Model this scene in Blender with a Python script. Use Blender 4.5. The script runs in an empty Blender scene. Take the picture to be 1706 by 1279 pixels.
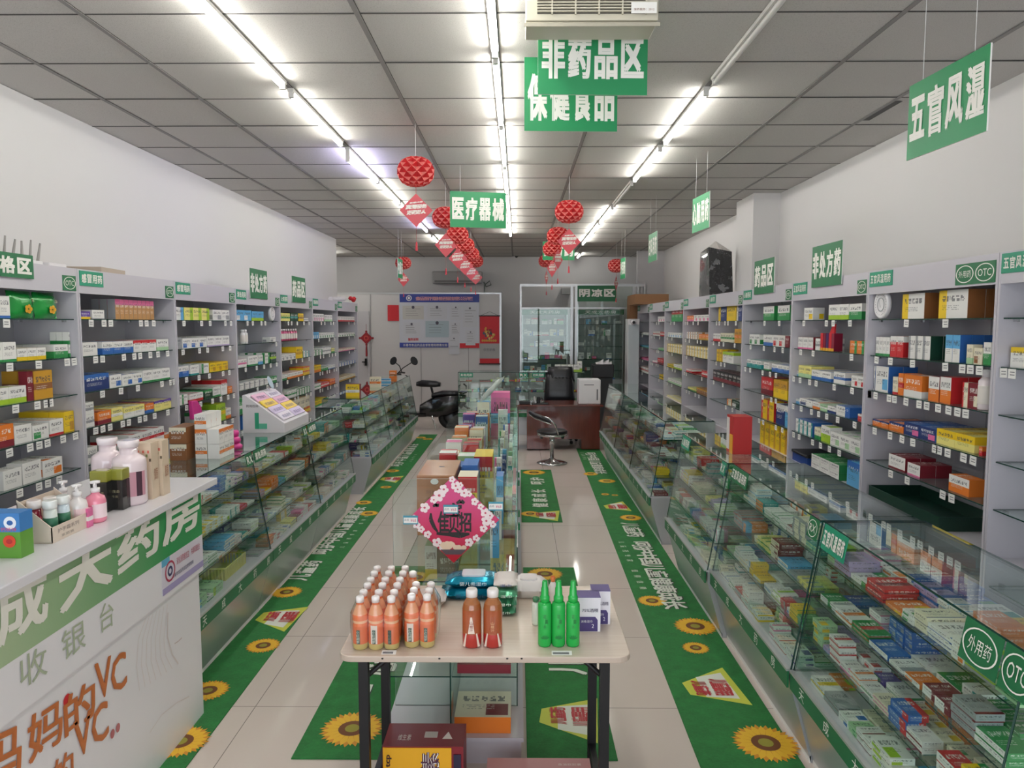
import bpy, bmesh, math, random
from mathutils import Vector, Matrix
C = bpy.context.scene.collection
SC = bpy.context.scene
R = math.radians
rnd = random.Random(7)

# ---------------------------------------------------------------- camera
F_PX = 1215.0; CAM_Z = 1.86
TH = math.atan(101/F_PX); YAW = math.atan(10/F_PX)
cd = bpy.data.cameras.new('camera'); cam = bpy.data.objects.new('camera', cd); C.objects.link(cam)
cam.location = (0, 0, CAM_Z); cam.rotation_euler = (math.pi/2-TH, 0, YAW)
cd.sensor_width = 36; cd.lens = F_PX/1706*36; cd.clip_start = .02; cd.clip_end = 200
SC.camera = cam
# ---------------------------------------------------------------- world, daylight, exposure
w = bpy.data.worlds.new('world'); SC.world = w; w.use_nodes = True
w.node_tree.nodes['Background'].inputs[0].default_value = (.80, .88, 1.0, 1)
w.node_tree.nodes['Background'].inputs[1].default_value = 1.0
SC.view_settings.view_transform = 'Standard'; SC.view_settings.look = 'None'
SC.view_settings.gamma = 1; SC.view_settings.use_curve_mapping = False
SC.view_settings.exposure = 0.5
DAY = bpy.data.lights.new('daylight', 'AREA'); DAY.shape = 'RECTANGLE'; DAY.size = 5.4; DAY.size_y = 2.3
DAY.energy = 80; DAY.color = (.93, .97, 1.0)
dl = bpy.data.objects.new('shopfront_daylight', DAY); C.objects.link(dl)
dl.location = (-.1, -2.35, 1.5); dl.rotation_euler = (R(90), 0, 0)
TUBE_STRENGTH = 34.0
cy = SC.cycles
cy.max_bounces = 10; cy.diffuse_bounces = 6; cy.glossy_bounces = 4; cy.transmission_bounces = 6
cy.transparent_max_bounces = 48; cy.caustics_reflective = False; cy.caustics_refractive = False
cy.sample_clamp_indirect = 4; cy.use_denoising = True

def ray(px, py):
    v = Vector(((px-853)/F_PX, (639.5-py)/F_PX, -1))
    return cam.rotation_euler.to_matrix() @ v
def P(px, py, X=None, Y=None, Z=None):
    """point of the photograph on the plane X=, Y= or Z= of the room"""
    d = ray(px, py)
    if X is not None: t = X/d.x
    elif Y is not None: t = Y/d.y
    else: t = (Z-CAM_Z)/d.z
    return Vector((0, 0, CAM_Z)) + d*t

# ---------------------------------------------------------------- materials
def srgb(h):
    if isinstance(h, str):
        h = h.lstrip('#'); c = [int(h[i:i+2], 16)/255 for i in (0, 2, 4)]
    else: c = h
    return tuple(x/12.92 if x <= .04045 else ((x+.055)/1.055)**2.4 for x in c) + (1,)
MATS = {}
def mat(name, col='#888888', rough=.5, metal=0, spec=.5, emis=None, es=0, coat=0, trans=0, alpha=1):
    if name in MATS: return MATS[name]
    m = bpy.data.materials.new(name); m.use_nodes = True
    b = m.node_tree.nodes['Principled BSDF']
    b.inputs['Base Color'].default_value = srgb(col); b.inputs['Roughness'].default_value = rough
    b.inputs['Metallic'].default_value = metal; b.inputs['Specular IOR Level'].default_value = spec
    b.inputs['Coat Weight'].default_value = coat; b.inputs['Transmission Weight'].default_value = trans
    b.inputs['Alpha'].default_value = alpha
    if emis: b.inputs['Emission Color'].default_value = srgb(emis); b.inputs['Emission Strength'].default_value = es
    MATS[name] = m; return m
class NT:
    def __init__(s, m): s.t = m.node_tree; s.n = s.t.nodes; s.l = s.t.links
    def add(s, typ, **k):
        n = s.n.new(typ)
        for a, b in k.items(): setattr(n, a, b)
        return n
    def set(s, inp, v):
        if hasattr(v, 'is_output') or isinstance(v, bpy.types.NodeSocket): s.l.new(v, inp)
        else: inp.default_value = v
    def m(s, op, a, b=0.0, c=0.0):
        n = s.add('ShaderNodeMath', operation=op); s.set(n.inputs[0], a); s.set(n.inputs[1], b); s.set(n.inputs[2], c); return n.outputs[0]
    def mix(s, f, a, b):
        n = s.add('ShaderNodeMix', data_type='RGBA'); s.set(n.inputs[0], f); s.set(n.inputs[6], a); s.set(n.inputs[7], b); return n.outputs[2]
    def rng(s, v, lo, hi):   # 1 inside lo..hi
        return s.m('MULTIPLY', s.m('GREATER_THAN', v, lo), s.m('LESS_THAN', v, hi))
    def noise(s, scale, detail=2, vec=None, rough=.5):
        n = s.add('ShaderNodeTexNoise'); n.inputs['Scale'].default_value = scale; n.inputs['Detail'].default_value = detail
        n.inputs['Roughness'].default_value = rough
        if vec is not None: s.l.new(vec, n.inputs['Vector'])
        return n.outputs[0]
    def obj(s): return s.add('ShaderNodeTexCoord').outputs['Object']
    def sep(s, v):
        n = s.add('ShaderNodeSeparateXYZ'); s.l.new(v, n.inputs[0]); return n.outputs
    def comb(s, x, y, z=0.0):
        n = s.add('ShaderNodeCombineXYZ'); s.set(n.inputs[0], x); s.set(n.inputs[1], y); s.set(n.inputs[2], z); return n.outputs[0]
    def white(s, v):
        n = s.add('ShaderNodeTexWhiteNoise', noise_dimensions='2D'); s.l.new(v, n.inputs['Vector']); return n.outputs[0]
    def bump(s, h, strength, dist=.01):
        n = s.add('ShaderNodeBump'); n.inputs['Strength'].default_value = strength; n.inputs['Distance'].default_value = dist
        s.l.new(h, n.inputs['Height']); return n.outputs[0]
    def bsdf(s): return s.n['Principled BSDF']
def glass(name, tint=(.93, .975, .955), refl=1.0, rough=0.0):
    """thin glass sheet: lets light through with a faint green tint, mirrors at a glancing angle"""
    if name in MATS: return MATS[name]
    m = bpy.data.materials.new(name); m.use_nodes = True; t = NT(m); t.n.remove(t.bsdf())
    tr = t.add('ShaderNodeBsdfTransparent'); tr.inputs[0].default_value = (*tint, 1)
    gl = t.add('ShaderNodeBsdfGlossy'); gl.inputs['Roughness'].default_value = rough; gl.inputs[0].default_value = (.95, 1, .98, 1)
    ge = t.add('ShaderNodeNewGeometry'); dt = t.add('ShaderNodeVectorMath', operation='DOT_PRODUCT')
    t.l.new(ge.outputs['Incoming'], dt.inputs[0]); t.l.new(ge.outputs['Normal'], dt.inputs[1])
    sch = t.m('ADD', t.m('MULTIPLY', t.m('POWER', t.m('SUBTRACT', 1.0, t.m('ABSOLUTE', dt.outputs['Value'])), 5.0), .9), .04)
    mx = t.add('ShaderNodeMixShader'); t.l.new(t.m('MULTIPLY', sch, refl), mx.inputs[0])
    t.l.new(tr.outputs[0], mx.inputs[1]); t.l.new(gl.outputs[0], mx.inputs[2])
    t.l.new(mx.outputs[0], t.n['Material Output'].inputs[0]); MATS[name] = m; return m

GLASS = glass('clear_glass'); GLASST = glass('counter_top_glass', (.92, .965, .95), 1.5); FILM = glass('shrink_film', (.97, .95, .94), 1.6, .12)
GEDGE = mat('glass_edge', '#1f4038', .15)
WHITE = mat('white_plastic', '#e6e4e6', .35); BLACK = mat('black_plastic', '#141416', .4)
CHROME = mat('chrome', '#c9c9c9', .12, 1); ALU = mat('aluminium', '#c4c6c8', .35, .7)
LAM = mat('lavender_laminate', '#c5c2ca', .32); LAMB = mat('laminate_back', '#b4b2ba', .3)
WALLM = mat('wall_paint', '#d6d4d3', .8); GRN = mat('sign_green', '#218a55', .45); GRND = mat('sign_deep_green', '#1b6b41', .5)
INK = mat('white_ink', '#f0efe8', .5); BLK = mat('black_ink', '#1a1716', .5); RED = mat('festive_red', '#c8202c', .55)
TAGW = mat('paper_white', '#e9e8e4', .6); STR = mat('string', '#dddddd', .5)

# paint: colour comes from the face
PAINT = mat('printed_paint', rough=.42); t = NT(PAINT)
a = t.add('ShaderNodeAttribute', attribute_name='col'); t.l.new(a.outputs[0], t.bsdf().inputs['Base Color'])
PAINTG = mat('glossy_paint', rough=.12, coat=.5); t = NT(PAINTG)
a = t.add('ShaderNodeAttribute', attribute_name='col'); t.l.new(a.outputs[0], t.bsdf().inputs['Base Color'])
# carton: base colour, accent block and rows of printing on each face
CARTON = mat('carton_board', rough=.38); t = NT(CARTON)
ca = t.add('ShaderNodeAttribute', attribute_name='col').outputs[0]
cb = t.add('ShaderNodeAttribute', attribute_name='acc').outputs[0]
rc = t.add('ShaderNodeAttribute', attribute_name='rect'); rcs = t.add('ShaderNodeSeparateColor'); t.l.new(rc.outputs[0], rcs.inputs[0])
uv = t.add('ShaderNodeUVMap'); uv.uv_map = 'UVMap'; us = t.sep(uv.outputs[0]); u, v = us[0], us[1]
uv2 = t.add('ShaderNodeUVMap'); uv2.uv_map = 'SEED'; s2 = t.sep(uv2.outputs[0])   # x: aspect, y: seed
r0, r1, r2 = rcs.outputs[0], rcs.outputs[1], rcs.outputs[2]; r3 = rc.outputs['Alpha']
acc = t.m('MULTIPLY', t.m('MULTIPLY', t.m('GREATER_THAN', u, r0), t.m('LESS_THAN', u, r1)), t.m('MULTIPLY', t.m('GREATER_THAN', v, r2), t.m('LESS_THAN', v, r3)))
face = t.m('GREATER_THAN', s2[1], 0.0)
asp = s2[0]
# title: five characters, each a 5x6 block of strokes
def rows(v0, v1, chars, gx, gy, thr, u0=.1, u1=.9):
    uu = t.m('DIVIDE', t.m('SUBTRACT', u, u0), u1-u0); vv = t.m('DIVIDE', t.m('SUBTRACT', v, v0), v1-v0)
    n = t.m('MULTIPLY', uu, chars); cell = t.m('FRACT', n)
    ins = t.m('MULTIPLY', t.rng(uu, 0.0, 1.0), t.rng(vv, 0.0, 1.0))
    gap = t.rng(cell, .1, .9)
    q = t.comb(t.m('ADD', t.m('FLOOR', t.m('MULTIPLY', n, gx)), t.m('MULTIPLY', s2[1], 37.0)), t.m('FLOOR', t.m('MULTIPLY', vv, gy)))
    return t.m('MULTIPLY', t.m('MULTIPLY', ins, gap), t.m('GREATER_THAN', t.white(q), thr))
ttl = rows(.60, .80, 5, 4.0, 4.0, .42)
def lines(v0, v1, nl, u0, u1):
    uu = t.m('DIVIDE', t.m('SUBTRACT', u, u0), u1-u0); vv = t.m('MULTIPLY', t.m('DIVIDE', t.m('SUBTRACT', v, v0), v1-v0), nl)
    ins = t.m('MULTIPLY', t.rng(uu, 0.0, 1.0), t.rng(vv, 0.0, float(nl)))
    ln = t.m('LESS_THAN', t.m('FRACT', vv), .45)
    q = t.comb(t.m('ADD', t.m('FLOOR', t.m('MULTIPLY', uu, 26.0)), t.m('MULTIPLY', s2[1], 11.0)), t.m('FLOOR', vv))
    return t.m('MULTIPLY', t.m('MULTIPLY', ins, ln), t.m('GREATER_THAN', t.white(q), .35))
sm = lines(.30, .50, 3, .12, .7)
ink = t.m('MULTIPLY', t.m('MAXIMUM', ttl, t.m('MULTIPLY', sm, .7)), face)
base = t.mix(acc, ca, cb)
lum = t.add('ShaderNodeRGBToBW'); t.l.new(base, lum.inputs[0])
inkc = t.mix(t.m('GREATER_THAN', lum.outputs[0], .30), (.85, .84, .8, 1), (.05, .05, .07, 1))
t.l.new(t.mix(t.m('MULTIPLY', ink, .8), base, inkc), t.bsdf().inputs['Base Color'])

# ---------------------------------------------------------------- mesh building
def v3(p): return Vector(p)
TXT = {}
def text_mesh(s, bold=.0):
    k = (s, bold)
    if k in TXT: return TXT[k]
    cu = bpy.data.curves.new('text', 'FONT'); cu.body = s; cu.size = 1; cu.offset = bold; cu.resolution_u = 2
    ob = bpy.data.objects.new('text', cu); C.objects.link(ob)
    dg = bpy.context.evaluated_depsgraph_get(); dg.update()
    me = bpy.data.meshes.new_from_object(ob.evaluated_get(dg))
    vs = [(v.co.x, v.co.y) for v in me.vertices]; fs = [tuple(p.vertices) for p in me.polygons]
    bpy.data.objects.remove(ob); bpy.data.curves.remove(cu); bpy.data.meshes.remove(me)
    if not vs: vs = [(0, 0), (1, 0), (0, 1)]
    x0 = min(p[0] for p in vs); x1 = max(p[0] for p in vs); y0 = min(p[1] for p in vs); y1 = max(p[1] for p in vs)
    if s == '国': TXT['em'] = (x0, x1, y0, y1)
    elif len(s) == 1 and ord(s) > 0x2e80:
        if 'em' not in TXT: text_mesh('国')
        ex0, ex1, ey0, ey1 = TXT['em']; x0, x1, y0, y1 = min(x0, ex0), max(x1, ex1), min(y0, ey0), max(y1, ey1)
    vs = [((p[0]-x0)/(x1-x0 or 1), (p[1]-y0)/(y1-y0 or 1)) for p in vs]
    TXT[k] = (vs, fs); return TXT[k]
class MB:
    """collects shapes into ONE mesh; every face has a material slot and a colour"""
    def __init__(s): s.v = []; s.f = []; s.m = []; s.c = []; s.mats = []; s.smooth = []; s.ex = {}
    def mi(s, m):
        if m not in s.mats: s.mats.append(m)
        return s.mats.index(m)
    def add(s, vs, fs, m, col=(1, 1, 1, 1), smooth=False):
        b = len(s.v); s.v += [tuple(p) for p in vs]; i = s.mi(m)
        for f in fs: s.f.append(tuple(b+k for k in f)); s.m.append(i); s.c.append(col); s.smooth.append(smooth)
        return s
    def box(s, lo, hi, m, col=(1, 1, 1, 1), M=None, edge=None, thin=None):
        x0, y0, z0 = lo; x1, y1, z1 = hi
        vs = [(x0, y0, z0), (x1, y0, z0), (x1, y1, z0), (x0, y1, z0), (x0, y0, z1), (x1, y0, z1), (x1, y1, z1), (x0, y1, z1)]
        fs = [(0, 3, 2, 1), (4, 5, 6, 7), (0, 1, 5, 4), (2, 3, 7, 6), (1, 2, 6, 5), (3, 0, 4, 7)]
        if M is not None: vs = [M @ Vector(p) for p in vs]
        if edge is not None:   # thin: index of the thin axis; other faces become the edge material
            big = {0: (4, 5), 1: (2, 3), 2: (0, 1)}[thin]
            s.add(vs, [fs[i] for i in big], m, col); b = len(s.v)-8
            e = s.mi(edge)
            for i in range(6):
                if i not in big: s.f.append(tuple(b+k for k in fs[i])); s.m.append(e); s.c.append(col); s.smooth.append(False)
            return s
        return s.add(vs, fs, m, col)
    def quad(s, a, b, c, d, m, col=(1, 1, 1, 1)): return s.add([a, b, c, d], [(0, 1, 2, 3)], m, col)
    def slab(s, pts, n, th, m, col=(1, 1, 1, 1), edge=None):
        """polygon pts extruded by n*th"""
        n = Vector(n).normalized()*th; k = len(pts)
        vs = [Vector(p) for p in pts] + [Vector(p)+n for p in pts]
        s.add(vs, [tuple(range(k))[::-1], tuple(range(k, 2*k))], m, col); b = len(s.v)-2*k
        e = s.mi(edge or m)
        for i in range(k):
            j = (i+1) % k; s.f.append((b+i, b+j, b+k+j, b+k+i)); s.m.append(e); s.c.append(col); s.smooth.append(False)
        return s
    def tube(s, pts, r, m, n=8, col=(1, 1, 1, 1), smooth=True, cap=True):
        pts = [Vector(p) for p in pts]; rs = r if isinstance(r, (list, tuple)) else [r]*len(pts)
        rings = []; up = Vector((0, 0, 1))
        for i, p in enumerate(pts):
            d = (pts[min(i+1, len(pts)-1)]-pts[max(i-1, 0)]).normalized()
            a = d.cross(up)
            if a.length < .05: a = d.cross(Vector((1, 0, 0)))
            a.normalize(); b = d.cross(a).normalized()
            rings.append([p+(a*math.cos(2*math.pi*k/n)+b*math.sin(2*math.pi*k/n))*rs[i] for k in range(n)])
        vs = [q for ring in rings for q in ring]; fs = []
        for i in range(len(pts)-1):
            for k in range(n):
                k2 = (k+1) % n; fs.append((i*n+k, i*n+k2, (i+1)*n+k2, (i+1)*n+k))
        s.add(vs, fs, m, col, smooth)
        if cap: s.add(rings[0], [tuple(range(n))], m, col); s.add(rings[-1], [tuple(range(n))[::-1]], m, col)
        return s
    def lathe(s, prof, m, n=20, o=(0, 0, 0), col=(1, 1, 1, 1), sx=1, sy=1, smooth=True, M=None):
        """prof: (radius, z) pairs; optional third item a colour for the band above it"""
        vs = []
        for p in prof:
            for k in range(n):
                a = 2*math.pi*k/n; q = Vector((o[0]+p[0]*sx*math.cos(a), o[1]+p[0]*sy*math.sin(a), o[2]+p[1]))
                vs.append(M @ q if M is not None else q)
        b = len(s.v); s.v += [tuple(q) for q in vs]
        for i in range(len(prof)-1):
            cc = prof[i][2] if len(prof[i]) > 2 else col; mm = s.mi(prof[i][3] if len(prof[i]) > 3 else m)
            for k in range(n):
                k2 = (k+1) % n; s.f.append((b+i*n+k, b+i*n+k2, b+(i+1)*n+k2, b+(i+1)*n+k)); s.m.append(mm); s.c.append(cc); s.smooth.append(smooth)
        cc = prof[-2][2] if len(prof[-2]) > 2 else col
        if prof[-1][0] > .0005: s.f.append(tuple(b+(len(prof)-1)*n+k for k in range(n))); s.m.append(s.mi(m)); s.c.append(cc); s.smooth.append(False)
        if prof[0][0] > .0005: s.f.append(tuple(b+k for k in range(n))[::-1]); s.m.append(s.mi(m)); s.c.append(prof[0][2] if len(prof[0]) > 2 else col); s.smooth.append(False)
        return s
    def text(s, string, o, U, V, m, col=(1, 1, 1, 1), bold=0, even=False):
        """string fitted into the parallelogram at o spanned by U and V"""
        o, U, V = Vector(o), Vector(U), Vector(V)
        if even:
            n = len(string); 
            for i, ch in enumerate(string):
                if ch == ' ': continue
                s.text(ch, o+U*((i+.06)/n), U*(.88/n), V, m, col, bold)
            return s
        vs, fs = text_mesh(string, 0)
        k = bold*1.3
        nn = U.cross(V).normalized()
        for q, (dx, dy) in enumerate([(0, 0)] if not bold else [(-k, -k), (k, -k), (-k, k), (k, k)]):
            s.add([o+U*(a*(1-2*k)+k+dx)+V*(b*(1-2*k)+k+dy)+nn*(.0004*q) for a, b in vs], fs, m, col)
        return s
    def disc(s, o, U, V, m, col=(1, 1, 1, 1), n=24, r0=0):
        o, U, V = Vector(o), Vector(U), Vector(V)
        P1 = [o+U*math.cos(2*math.pi*k/n)+V*math.sin(2*math.pi*k/n) for k in range(n)]
        if r0 == 0: return s.add(P1, [tuple(range(n))], m, col)
        P0 = [o+(U*math.cos(2*math.pi*k/n)+V*math.sin(2*math.pi*k/n))*r0 for k in range(n)]
        return s.add(P0+P1, [(k, (k+1) % n, n+(k+1) % n, n+k) for k in range(n)], m, col)
    def build(s, name, parent=None, bevel=0, solid=0):
        me = bpy.data.meshes.new(name); me.from_pydata(s.v, [], s.f)
        for m in s.mats: me.materials.append(m)
        me.polygons.foreach_set('material_index', s.m)
        me.polygons.foreach_set('use_smooth', s.smooth)
        at = me.attributes.new('col', 'FLOAT_COLOR', 'CORNER'); buf = []
        for f, c in zip(s.f, s.c): buf += list(c)*len(f)
        at.data.foreach_set('color', buf)
        me.update(); o = bpy.data.objects.new(name, me); C.objects.link(o)
        if bevel:
            b = o.modifiers.new('bevel', 'BEVEL'); b.width = bevel; b.segments = 2; b.limit_method = 'ANGLE'
        if parent is not None: o.parent = parent; o.matrix_parent_inverse = parent.matrix_world.inverted()
        return o
def tag(o, label=None, cat=None, group=None, kind=None):
    if label: o['label'] = label
    if cat: o['category'] = cat
    if group: o['group'] = group
    if kind: o['kind'] = kind
    return o
def thing(name, loc, label, cat, group=None):
    o = bpy.data.objects.new(name, None); C.objects.link(o); o.location = loc; o.empty_display_size = .1
    bpy.context.view_layer.update()
    return tag(o, label, cat, group)
def copy_tree(o, parent=None):
    c = o.copy(); C.objects.link(c); c.parent = parent
    if parent is not None: c.matrix_parent_inverse = o.matrix_parent_inverse.copy()
    for ch in list(o.children): copy_tree(ch, c)
    return c
def col(h): return srgb(h)
ORD = ['first', 'second', 'third', 'fourth', 'fifth', 'sixth', 'seventh', 'eighth', 'ninth', 'tenth', 'eleventh', 'twelfth', '13th', '14th', '15th', '16th', '17th', '18th', '19th', '20th'] + ['%dth' % i for i in range(21, 60)]
# ================================================================ the setting
ZC = 3.22; XL = -2.95; XR = 2.75; YB = 15.17; YF = -1.9
# floor: 0.8 m polished tiles
FLOOR = mat('floor_tile', '#cfc6bf', .16, spec=.55); t = NT(FLOOR); s3 = t.sep(t.obj())
gx = t.m('FRACT', t.m('DIVIDE', t.m('ADD', s3[0], 1.28+8), .8)); gy = t.m('FRACT', t.m('DIVIDE', t.m('SUBTRACT', s3[1], 3.4-8), .8))
gr = t.m('MAXIMUM', t.m('LESS_THAN', gx, .005), t.m('LESS_THAN', gy, .005))
nz = t.noise(2.2, 3, t.obj())
b = t.mix(nz, srgb('#d2c5ba'), srgb('#dbcfc6'))
t.l.new(t.mix(gr, b, srgb('#8b827b')), t.bsdf().inputs['Base Color'])
t.l.new(t.m('ADD', t.m('MULTIPLY', nz, .05), .055), t.bsdf().inputs['Roughness'])
o = MB().box((-7, YF, -.1), (XR+.2, YB+.2, 0), FLOOR).build('floor'); tag(o, kind='structure')
# ceiling: 0.6 m lay-in panels with a fine pitted texture
CEIL = mat('ceiling_panel', '#bdbab7', .85); t = NT(CEIL)
n1 = t.noise(260, 2, t.obj()); t.l.new(t.mix(t.m('GREATER_THAN', n1, .6), srgb('#c9c6c2'), srgb('#b6b3af')), t.bsdf().inputs['Base Color'])
t.l.new(t.bump(n1, .25, .004), t.bsdf().inputs['Normal'])
GX = [-2.53, -1.93, -1.32, -.71, -.11, .475, 1.085, 1.69, 2.30]
GY = [-1.55+.61*i for i in range(0, 28)]
mb = MB(); xs = [-7]+[GX[0]-.61*i for i in range(6, 0, -1)]+GX+[XR+.2]; ys = [YF]+GY+[YB+.2]
for i in range(len(xs)-1):
    for j in range(len(ys)-1):
        if ys[j+1] <= ys[j]: continue
        dz = rnd.uniform(-.001, .003)
        mb.quad((xs[i], ys[j], ZC+dz), (xs[i], ys[j+1], ZC+dz), (xs[i+1], ys[j+1], ZC+dz), (xs[i+1], ys[j], ZC+dz), CEIL)
GRID = mat('ceiling_grid', '#8d8a88', .6); GRK = mat('ceiling_gap', '#4a4846', .8)
for x in xs[1:-1]: mb.box((x-.012, YF, ZC-.003), (x+.012, YB, ZC), GRID); mb.box((x+.012, YF, ZC-.001), (x+.016, YB, ZC), GRK)
for y in ys[1:-1]: mb.box((-7, y-.006, ZC-.002), (XR, y+.004, ZC), GRK)
# one lifted panel by the right wall shows a dark gap
mb.quad((2.30, 4.62, ZC-.002), (2.30, 5.05, ZC-.002), (2.36, 5.05, ZC-.002), (2.36, 4.62, ZC-.002), BLK)
mb.box((-7, YF, ZC+.02), (XR+.2, YB+.2, ZC+.1), GRK)
o = mb.build('ceiling'); tag(o, kind='structure')
def wall(name, lo, hi, m=None): return tag(MB().box(lo, hi, m or WALLM).build(name), kind='structure')
WL = mat('wall_paint_left', '#d9d8d8', .8)
wall('wall_left', (XL-.25, YF, 0), (XL, 11.95, ZC), WL)
wall('wall_right', (XR, YF, 0), (XR+.2, YB, ZC))
wall('wall_back', (-7, YB, 0), (XR+.2, YB+.2, ZC), mat('back_paint', '#c6c4c5', .8))
wall('wall_recess', (-7, 11.95-.25, 0), (XL-.25, 11.95, ZC))
wall('wall_recess_side', (-7.2, 11.7, 0), (-7, YB+.2, ZC))
wall('trim_column', (2.47, 7.8, 0), (XR, 8.4, ZC))
tag(MB().box((2.25, 13.9, 0), (XR, 14.02, ZC), mat('back_paint')).build('wall_right_return'), kind='structure')
# shopfront behind the viewer: frame and glass
mb = MB()
mb.box((XL, YF, 2.75), (XR, YF+.12, ZC), WALLM); mb.box((XL, YF, 0), (XL+.25, YF+.12, 2.75), WALLM); mb.box((XR-.25, YF, 0), (XR, YF+.12, 2.75), WALLM)
tag(mb.build('wall_front'), kind='structure')
mb = MB(); mb.box((XL+.25, YF, 0), (XR-.25, YF+.1, .3), WALLM)
for x in (XL+.25, -1.4, -.3, .8, XR-.31): mb.box((x, YF+.02, .3), (x+.06, YF+.09, 2.75), ALU)
mb.box((XL+.25, YF+.02, 2.69), (XR-.25, YF+.09, 2.75), ALU)
tag(mb.build('window_1'), kind='structure')
# white panel partition at the back, with its own edge strips
PANEL = mat('panel_white', '#cbc9ca', .45)
mb = MB(); mb.box((-6.9, 14.6, 0), (-.35, 14.66, 2.46), PANEL)
for x in (-5.6, -4.4, -2.95, -1.95, -1.0): mb.box((x, 14.592, 0), (x+.012, 14.6, 2.46), mat('panel_seam', '#9b999b', .5))
mb.box((-.37, 14.585, 0), (-.33, 14.68, 2.47), ALU); mb.box((-6.9, 14.59, 2.44), (-.35, 14.67, 2.47), ALU)
tag(mb.build('wall_partition'), kind='structure')
mb = MB(); mb.box((-3.75, 14.575, 0), (-2.97, 14.599, 2.1), mat('door_white', '#bfbdc2', .4))
d1 = tag(mb.build('door_1'), kind='structure')
mb = MB(); mb.box((-3.12, 14.53, 1.08), (-3.02, 14.57, 1.10), BLACK); mb.box((-3.06, 14.53, 1.02), (-3.02, 14.575, 1.16), BLACK)
mb.build('door_handle', d1)

# ---------------------------------------------------------------- fluorescent tubes
TUBE = mat('tube_lit', '#ffffff', .3, emis='#fffdf4', es=TUBE_STRENGTH)
TUBEB = mat('tube_lit_bluish', '#ffffff', .3, emis='#d9d4ff', es=TUBE_STRENGTH)
OFF = mat('tube_unlit', '#dcdad6', .3); BAT = mat('batten_white', '#d8d6d2', .4)
def lamp(x, y0, y1, m, label, droop=0):
    t_ = thing('tube_light', (x, (y0+y1)/2, ZC-.003), label, 'tube light', 'ceiling tube lights')
    mb = MB(); mb.box((x-.018, y0, ZC-.022), (x+.018, y1, ZC-.003), BAT); mb.build('batten', t_)
    mb = MB(); mb.tube([(x, y0+.03, ZC-.037-droop), (x, y1-.03, ZC-.037)], .0135, m, 8, cap=True); mb.build('tube', t_)
    MB().box((x-.014, y0+.005, ZC-.052-droop), (x+.014, y0+.03, ZC-.02), BAT).build('lamp_holder', t_); MB().box((x-.014, y1-.03, ZC-.052), (x+.014, y1-.005, ZC-.02), BAT).build('lamp_holder', t_)
for i, (y0, y1) in enumerate([(1.8, 3.0), (3.02, 4.22), (4.34, 5.56), (5.75, 6.95), (6.98, 8.2), (8.25, 9.45), (9.5, 10.7), (11.3, 12.5)]):
    lamp(-1.32, y0, y1, TUBEB if i in (3, 6) else TUBE, ('bluish' if i in (3, 6) else 'lit')+' tube light in the left ceiling row, '+ORD[i]+' from the front', .06 if i == 3 else 0)
for i, (y0, y1) in enumerate([(1.2, 2.5), (2.55, 3.75), (3.8, 5.0), (5.05, 6.27), (6.35, 7.55), (7.6, 8.8), (8.85, 10.05), (10.1, 11.2)]):
    lamp(-.115, y0, y1, TUBE, 'lit tube light in the middle ceiling row, '+ORD[i]+' from the front')
for i, (y0, y1) in enumerate([(1.7, 2.9), (2.97, 4.17), (4.33, 5.53), (5.7, 6.95), (7.1, 8.4), (8.56, 9.8), (9.9, 11.1), (11.2, 12.4)]):
    on = i not in (0, 1, 4); lamp(1.085, y0, y1, TUBE if on else OFF, ('lit' if on else 'unlit grey')+' tube light in the right ceiling row, '+ORD[i]+' from the front')
lamp(-4.3, 12.4, 14.4, TUBE, 'added unseen tube light in the side recess, brightens the back partition')  # invented lamp, hidden by the left wall, added to brighten the back
lamp(-3.6, 12.4, 14.4, TUBE, 'second added unseen tube light in the side recess, brightens the back partition')  # its twin, likewise added out of view for more light on the partition
lamp(1.2, 14.2, 14.9, TUBE, 'added unseen short tube light inside the cool room, brightens the back')  # another added tube, out of view, to lift the dark far end
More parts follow.
